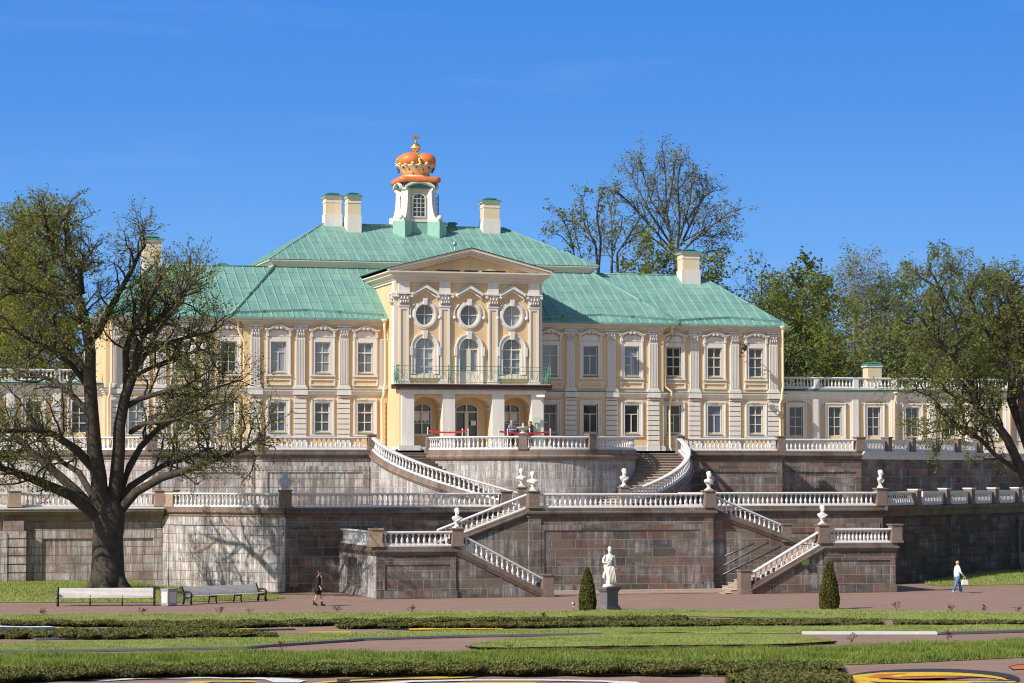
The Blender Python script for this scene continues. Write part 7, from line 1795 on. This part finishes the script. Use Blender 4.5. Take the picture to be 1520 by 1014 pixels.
# pedestrian in white at the right
th, J, k = person(1421, 880, 'pedestrian in white jacket and blue jeans carrying a pale handbag at far right', radians(-4), 0.24, 1.68, ((-0.05, 0.0), (0.09, 0.05)))
hair(th, J, k, 'hairblond')
mb = MB(); mb.loft([(-0.01, 0, 0.83, 0.15, 0.19), (-0.01, 0, 0.95, 0.15, 0.19), (0, 0, 1.10, 0.135, 0.175), (0.01, 0, 1.28, 0.14, 0.195), (0.01, 0, 1.40, 0.105, 0.19), (0.02, 0, 1.47, 0.065, 0.085)], 20, lambda i, a: 0.025*sin(5*a+i)); cloth(th, 'jacket', mb, 'whitecloth')
mb = MB(); mb.loft([(0.075, -0.0, 0.95, 0.085, 0.13), (0.09, 0, 1.2, 0.085, 0.14), (0.07, 0, 1.42, 0.07, 0.10)], 14); cloth(th, 'inner_top', mb, 'maroon')
for n in 'LR':
    limb(th, 'sleeve', J, ['sh'+n, 'el'+n, tuple(Vector(J['el'+n]).lerp(Vector(J['wr'+n]), 0.92))], [0.072, 0.06, 0.045], 'whitecloth')
    limb(th, 'trouser_leg', J, ['pel', 'hip'+n, 'kn'+n, tuple(Vector(J['an'+n])+Vector((0.0, 0, -0.02)))], [0.12, 0.115, 0.08, 0.075], 'jeans')
    a_, t_ = Vector(J['an'+n]), Vector(J['to'+n]); mb = MB(); mb.tube([a_+Vector((-0.05, 0, -0.04)), a_+Vector((0.03, 0, -0.035)), t_+Vector((0.02, 0, 0.0))], [0.04, 0.045, 0.032], 8); cloth(th, 'shoe', mb, 'whitecloth')
w = Vector(J['wrR'])
bp = th.matrix_basis.copy(); cs, sn = cos(radians(-4)), sin(radians(-4)); gp = (th.location.x+w.x*cs-w.y*sn, th.location.y+w.x*sn+w.y*cs)
mb = MB(); mb.cbox((gp[0]+0.04, gp[1], 0.44), 0.36, 0.14, 0.25, 0, 0.8); mb.tube([(gp[0]-0.06, gp[1], 0.66), (gp[0]-0.03, gp[1], 0.82), (gp[0]+0.05, gp[1], 0.84), (gp[0]+0.12, gp[1], 0.66)], 0.012, 6); solo('handbag', mb, M['whitecloth'], 'pale handbag hanging from the hand of the pedestrian in white', 'handbag', (gp[0], gp[1], 0.44))
# two people by the entrance
q = PY(759, 640, 30.95)
th, J, k = person(0, 0, 'fair haired person in grey blue top with folded arms at the portico', radians(-70), 0.02, 1.72, ((0.10, 0.08, -0.12, 0.22), (0.10, 0.10, -0.12, 0.20)), (q[0], q[1], 8.02)); hair(th, J, k, 'hairblond')
mb = MB(); mb.loft([(0, 0, 0.92, 0.14, 0.185), (0, 0, 1.12, 0.13, 0.175), (0.01, 0, 1.30, 0.135, 0.195), (0.01, 0, 1.42, 0.10, 0.18), (0.02, 0, 1.48, 0.06, 0.075)], 18); cloth(th, 'top', mb, 'bluecloth')
for n in 'LR':
    limb(th, 'sleeve', J, ['sh'+n, 'el'+n], [0.068, 0.055], 'bluecloth'); limb(th, 'trouser_leg', J, ['pel', 'hip'+n, 'kn'+n, 'an'+n], [0.12, 0.11, 0.08, 0.07], 'black')
q = PY(788, 640, 30.9)
th, J, k = person(0, 0, 'dark haired person in black over a white shirt beside the pale notice board', radians(-150), 0.05, 1.66, ((0.06, 0.03, -0.04, 0.1), (0.02, 0.0)), (q[0], q[1], 8.02)); hair(th, J, k, 'black', 0.03)
mb = MB(); mb.loft([(0, 0, 0.85, 0.15, 0.19), (0, 0, 1.12, 0.13, 0.175), (0.01, 0, 1.30, 0.135, 0.195), (0.01, 0, 1.42, 0.10, 0.18), (0.02, 0, 1.48, 0.06, 0.075)], 18); cloth(th, 'jacket', mb, 'black')
mb = MB(); mb.loft([(0.08, 0, 0.95, 0.07, 0.07), (0.09, 0, 1.2, 0.07, 0.07), (0.07, 0, 1.42, 0.05, 0.06)], 12); cloth(th, 'shirt', mb, 'whitecloth')
for n in 'LR':
    limb(th, 'sleeve', J, ['sh'+n, 'el'+n, 'wr'+n], [0.068, 0.055, 0.045], 'black'); limb(th, 'trouser_leg', J, ['pel', 'hip'+n, 'kn'+n, 'an'+n], [0.12, 0.11, 0.08, 0.07], 'black')

# ---------------------------------------------------------------- light, sky, camera
GAM, EL, EXPO = radians(24), radians(36.5), 0.15
SUN = Vector((-cos(GAM)*cos(EL), -sin(GAM)*cos(EL), sin(EL)))
sl = bpy.data.lights.new('sun', 'SUN'); sl.energy = 5.0; sl.angle = radians(0.53); sl.color = (1.0, 0.945, 0.86)
so = bpy.data.objects.new('sun', sl); COL.objects.link(so); so.rotation_euler = (-SUN).to_track_quat('-Z', 'Y').to_euler()
W = bpy.data.worlds.new('World'); SC.world = W; W.use_nodes = True; nt = W.node_tree
sky = nt.nodes.new('ShaderNodeTexSky'); sky.sky_type = 'NISHITA'; sky.sun_disc = False; sky.sun_elevation = EL; sky.sun_rotation = atan2(SUN.x, SUN.y)
sky.altitude = 0; sky.air_density = 1.0; sky.dust_density = 0.6; sky.ozone_density = 2.0
bg = nt.nodes['Background']; bg.inputs['Strength'].default_value = 0.11
nt.links.new(sky.outputs[0], bg.inputs['Color'])
# the half of the sky away from the sun is the deep polarised blue of a clear northern day
gco = nt.nodes.new('ShaderNodeTexCoord').outputs['Generated']
dp = N(nt, 'ShaderNodeVectorMath', operation='DOT_PRODUCT'); nt.links.new(gco, dp.inputs[0]); dp.inputs[1].default_value = (0.50, 0.84, -0.2)
sx = nt.nodes.new('ShaderNodeSeparateXYZ'); nt.links.new(gco, sx.inputs[0])
wv = noise(nt, mapping(nt, gco, (5, 5, 40)), 1.0, 5, 0.6)
k = 1/2**EXPO
deep = ramp(nt, sx.outputs[2], [(0.0, (0.25*k, 0.53*k, 0.95*k)), (0.05, (0.195*k, 0.465*k, 0.93*k)), (0.09, (0.152*k, 0.405*k, 0.90*k)), (0.139, (0.090*k, 0.306*k, 0.825*k)), (0.18, (0.064*k, 0.268*k, 0.80*k)), (0.6, (0.04*k, 0.17*k, 0.58*k))])
deep = mix(nt, ramp(nt, wv, [(0.55, (0, 0, 0)), (0.85, (0.10, 0.10, 0.10))]), deep, (0.7*k, 0.8*k, 0.95*k))
b2 = N(nt, 'ShaderNodeBackground', Strength=1.0); nt.links.new(deep, b2.inputs['Color'])
ms_ = nt.nodes.new('ShaderNodeMixShader'); nt.links.new(ramp(nt, dp.outputs['Value'], [(0.25, (0, 0, 0)), (0.75, (1, 1, 1))]), ms_.inputs[0])
nt.links.new(bg.outputs[0], ms_.inputs[1]); nt.links.new(b2.outputs[0], ms_.inputs[2]); nt.links.new(ms_.outputs[0], nt.nodes['World Output'].inputs['Surface'])
cd = bpy.data.cameras.new('camera'); co = bpy.data.objects.new('camera', cd); COL.objects.link(co)
cd.sensor_width = 36; cd.lens = 36*FPX/1520; cd.clip_start = 1; cd.clip_end = 3000
co.location = (CX, CY, H); co.rotation_euler = (pi/2+PH, 0, -TH); SC.camera = co
SC.view_settings.view_transform = 'Standard'; SC.view_settings.look = 'None'; SC.view_settings.exposure = EXPO; SC.view_settings.gamma = 1.0
SC.cycles.pixel_filter_type = 'BLACKMAN_HARRIS'; SC.cycles.filter_width = 1.1
SC.render.resolution_x, SC.render.resolution_y = 1024, 683
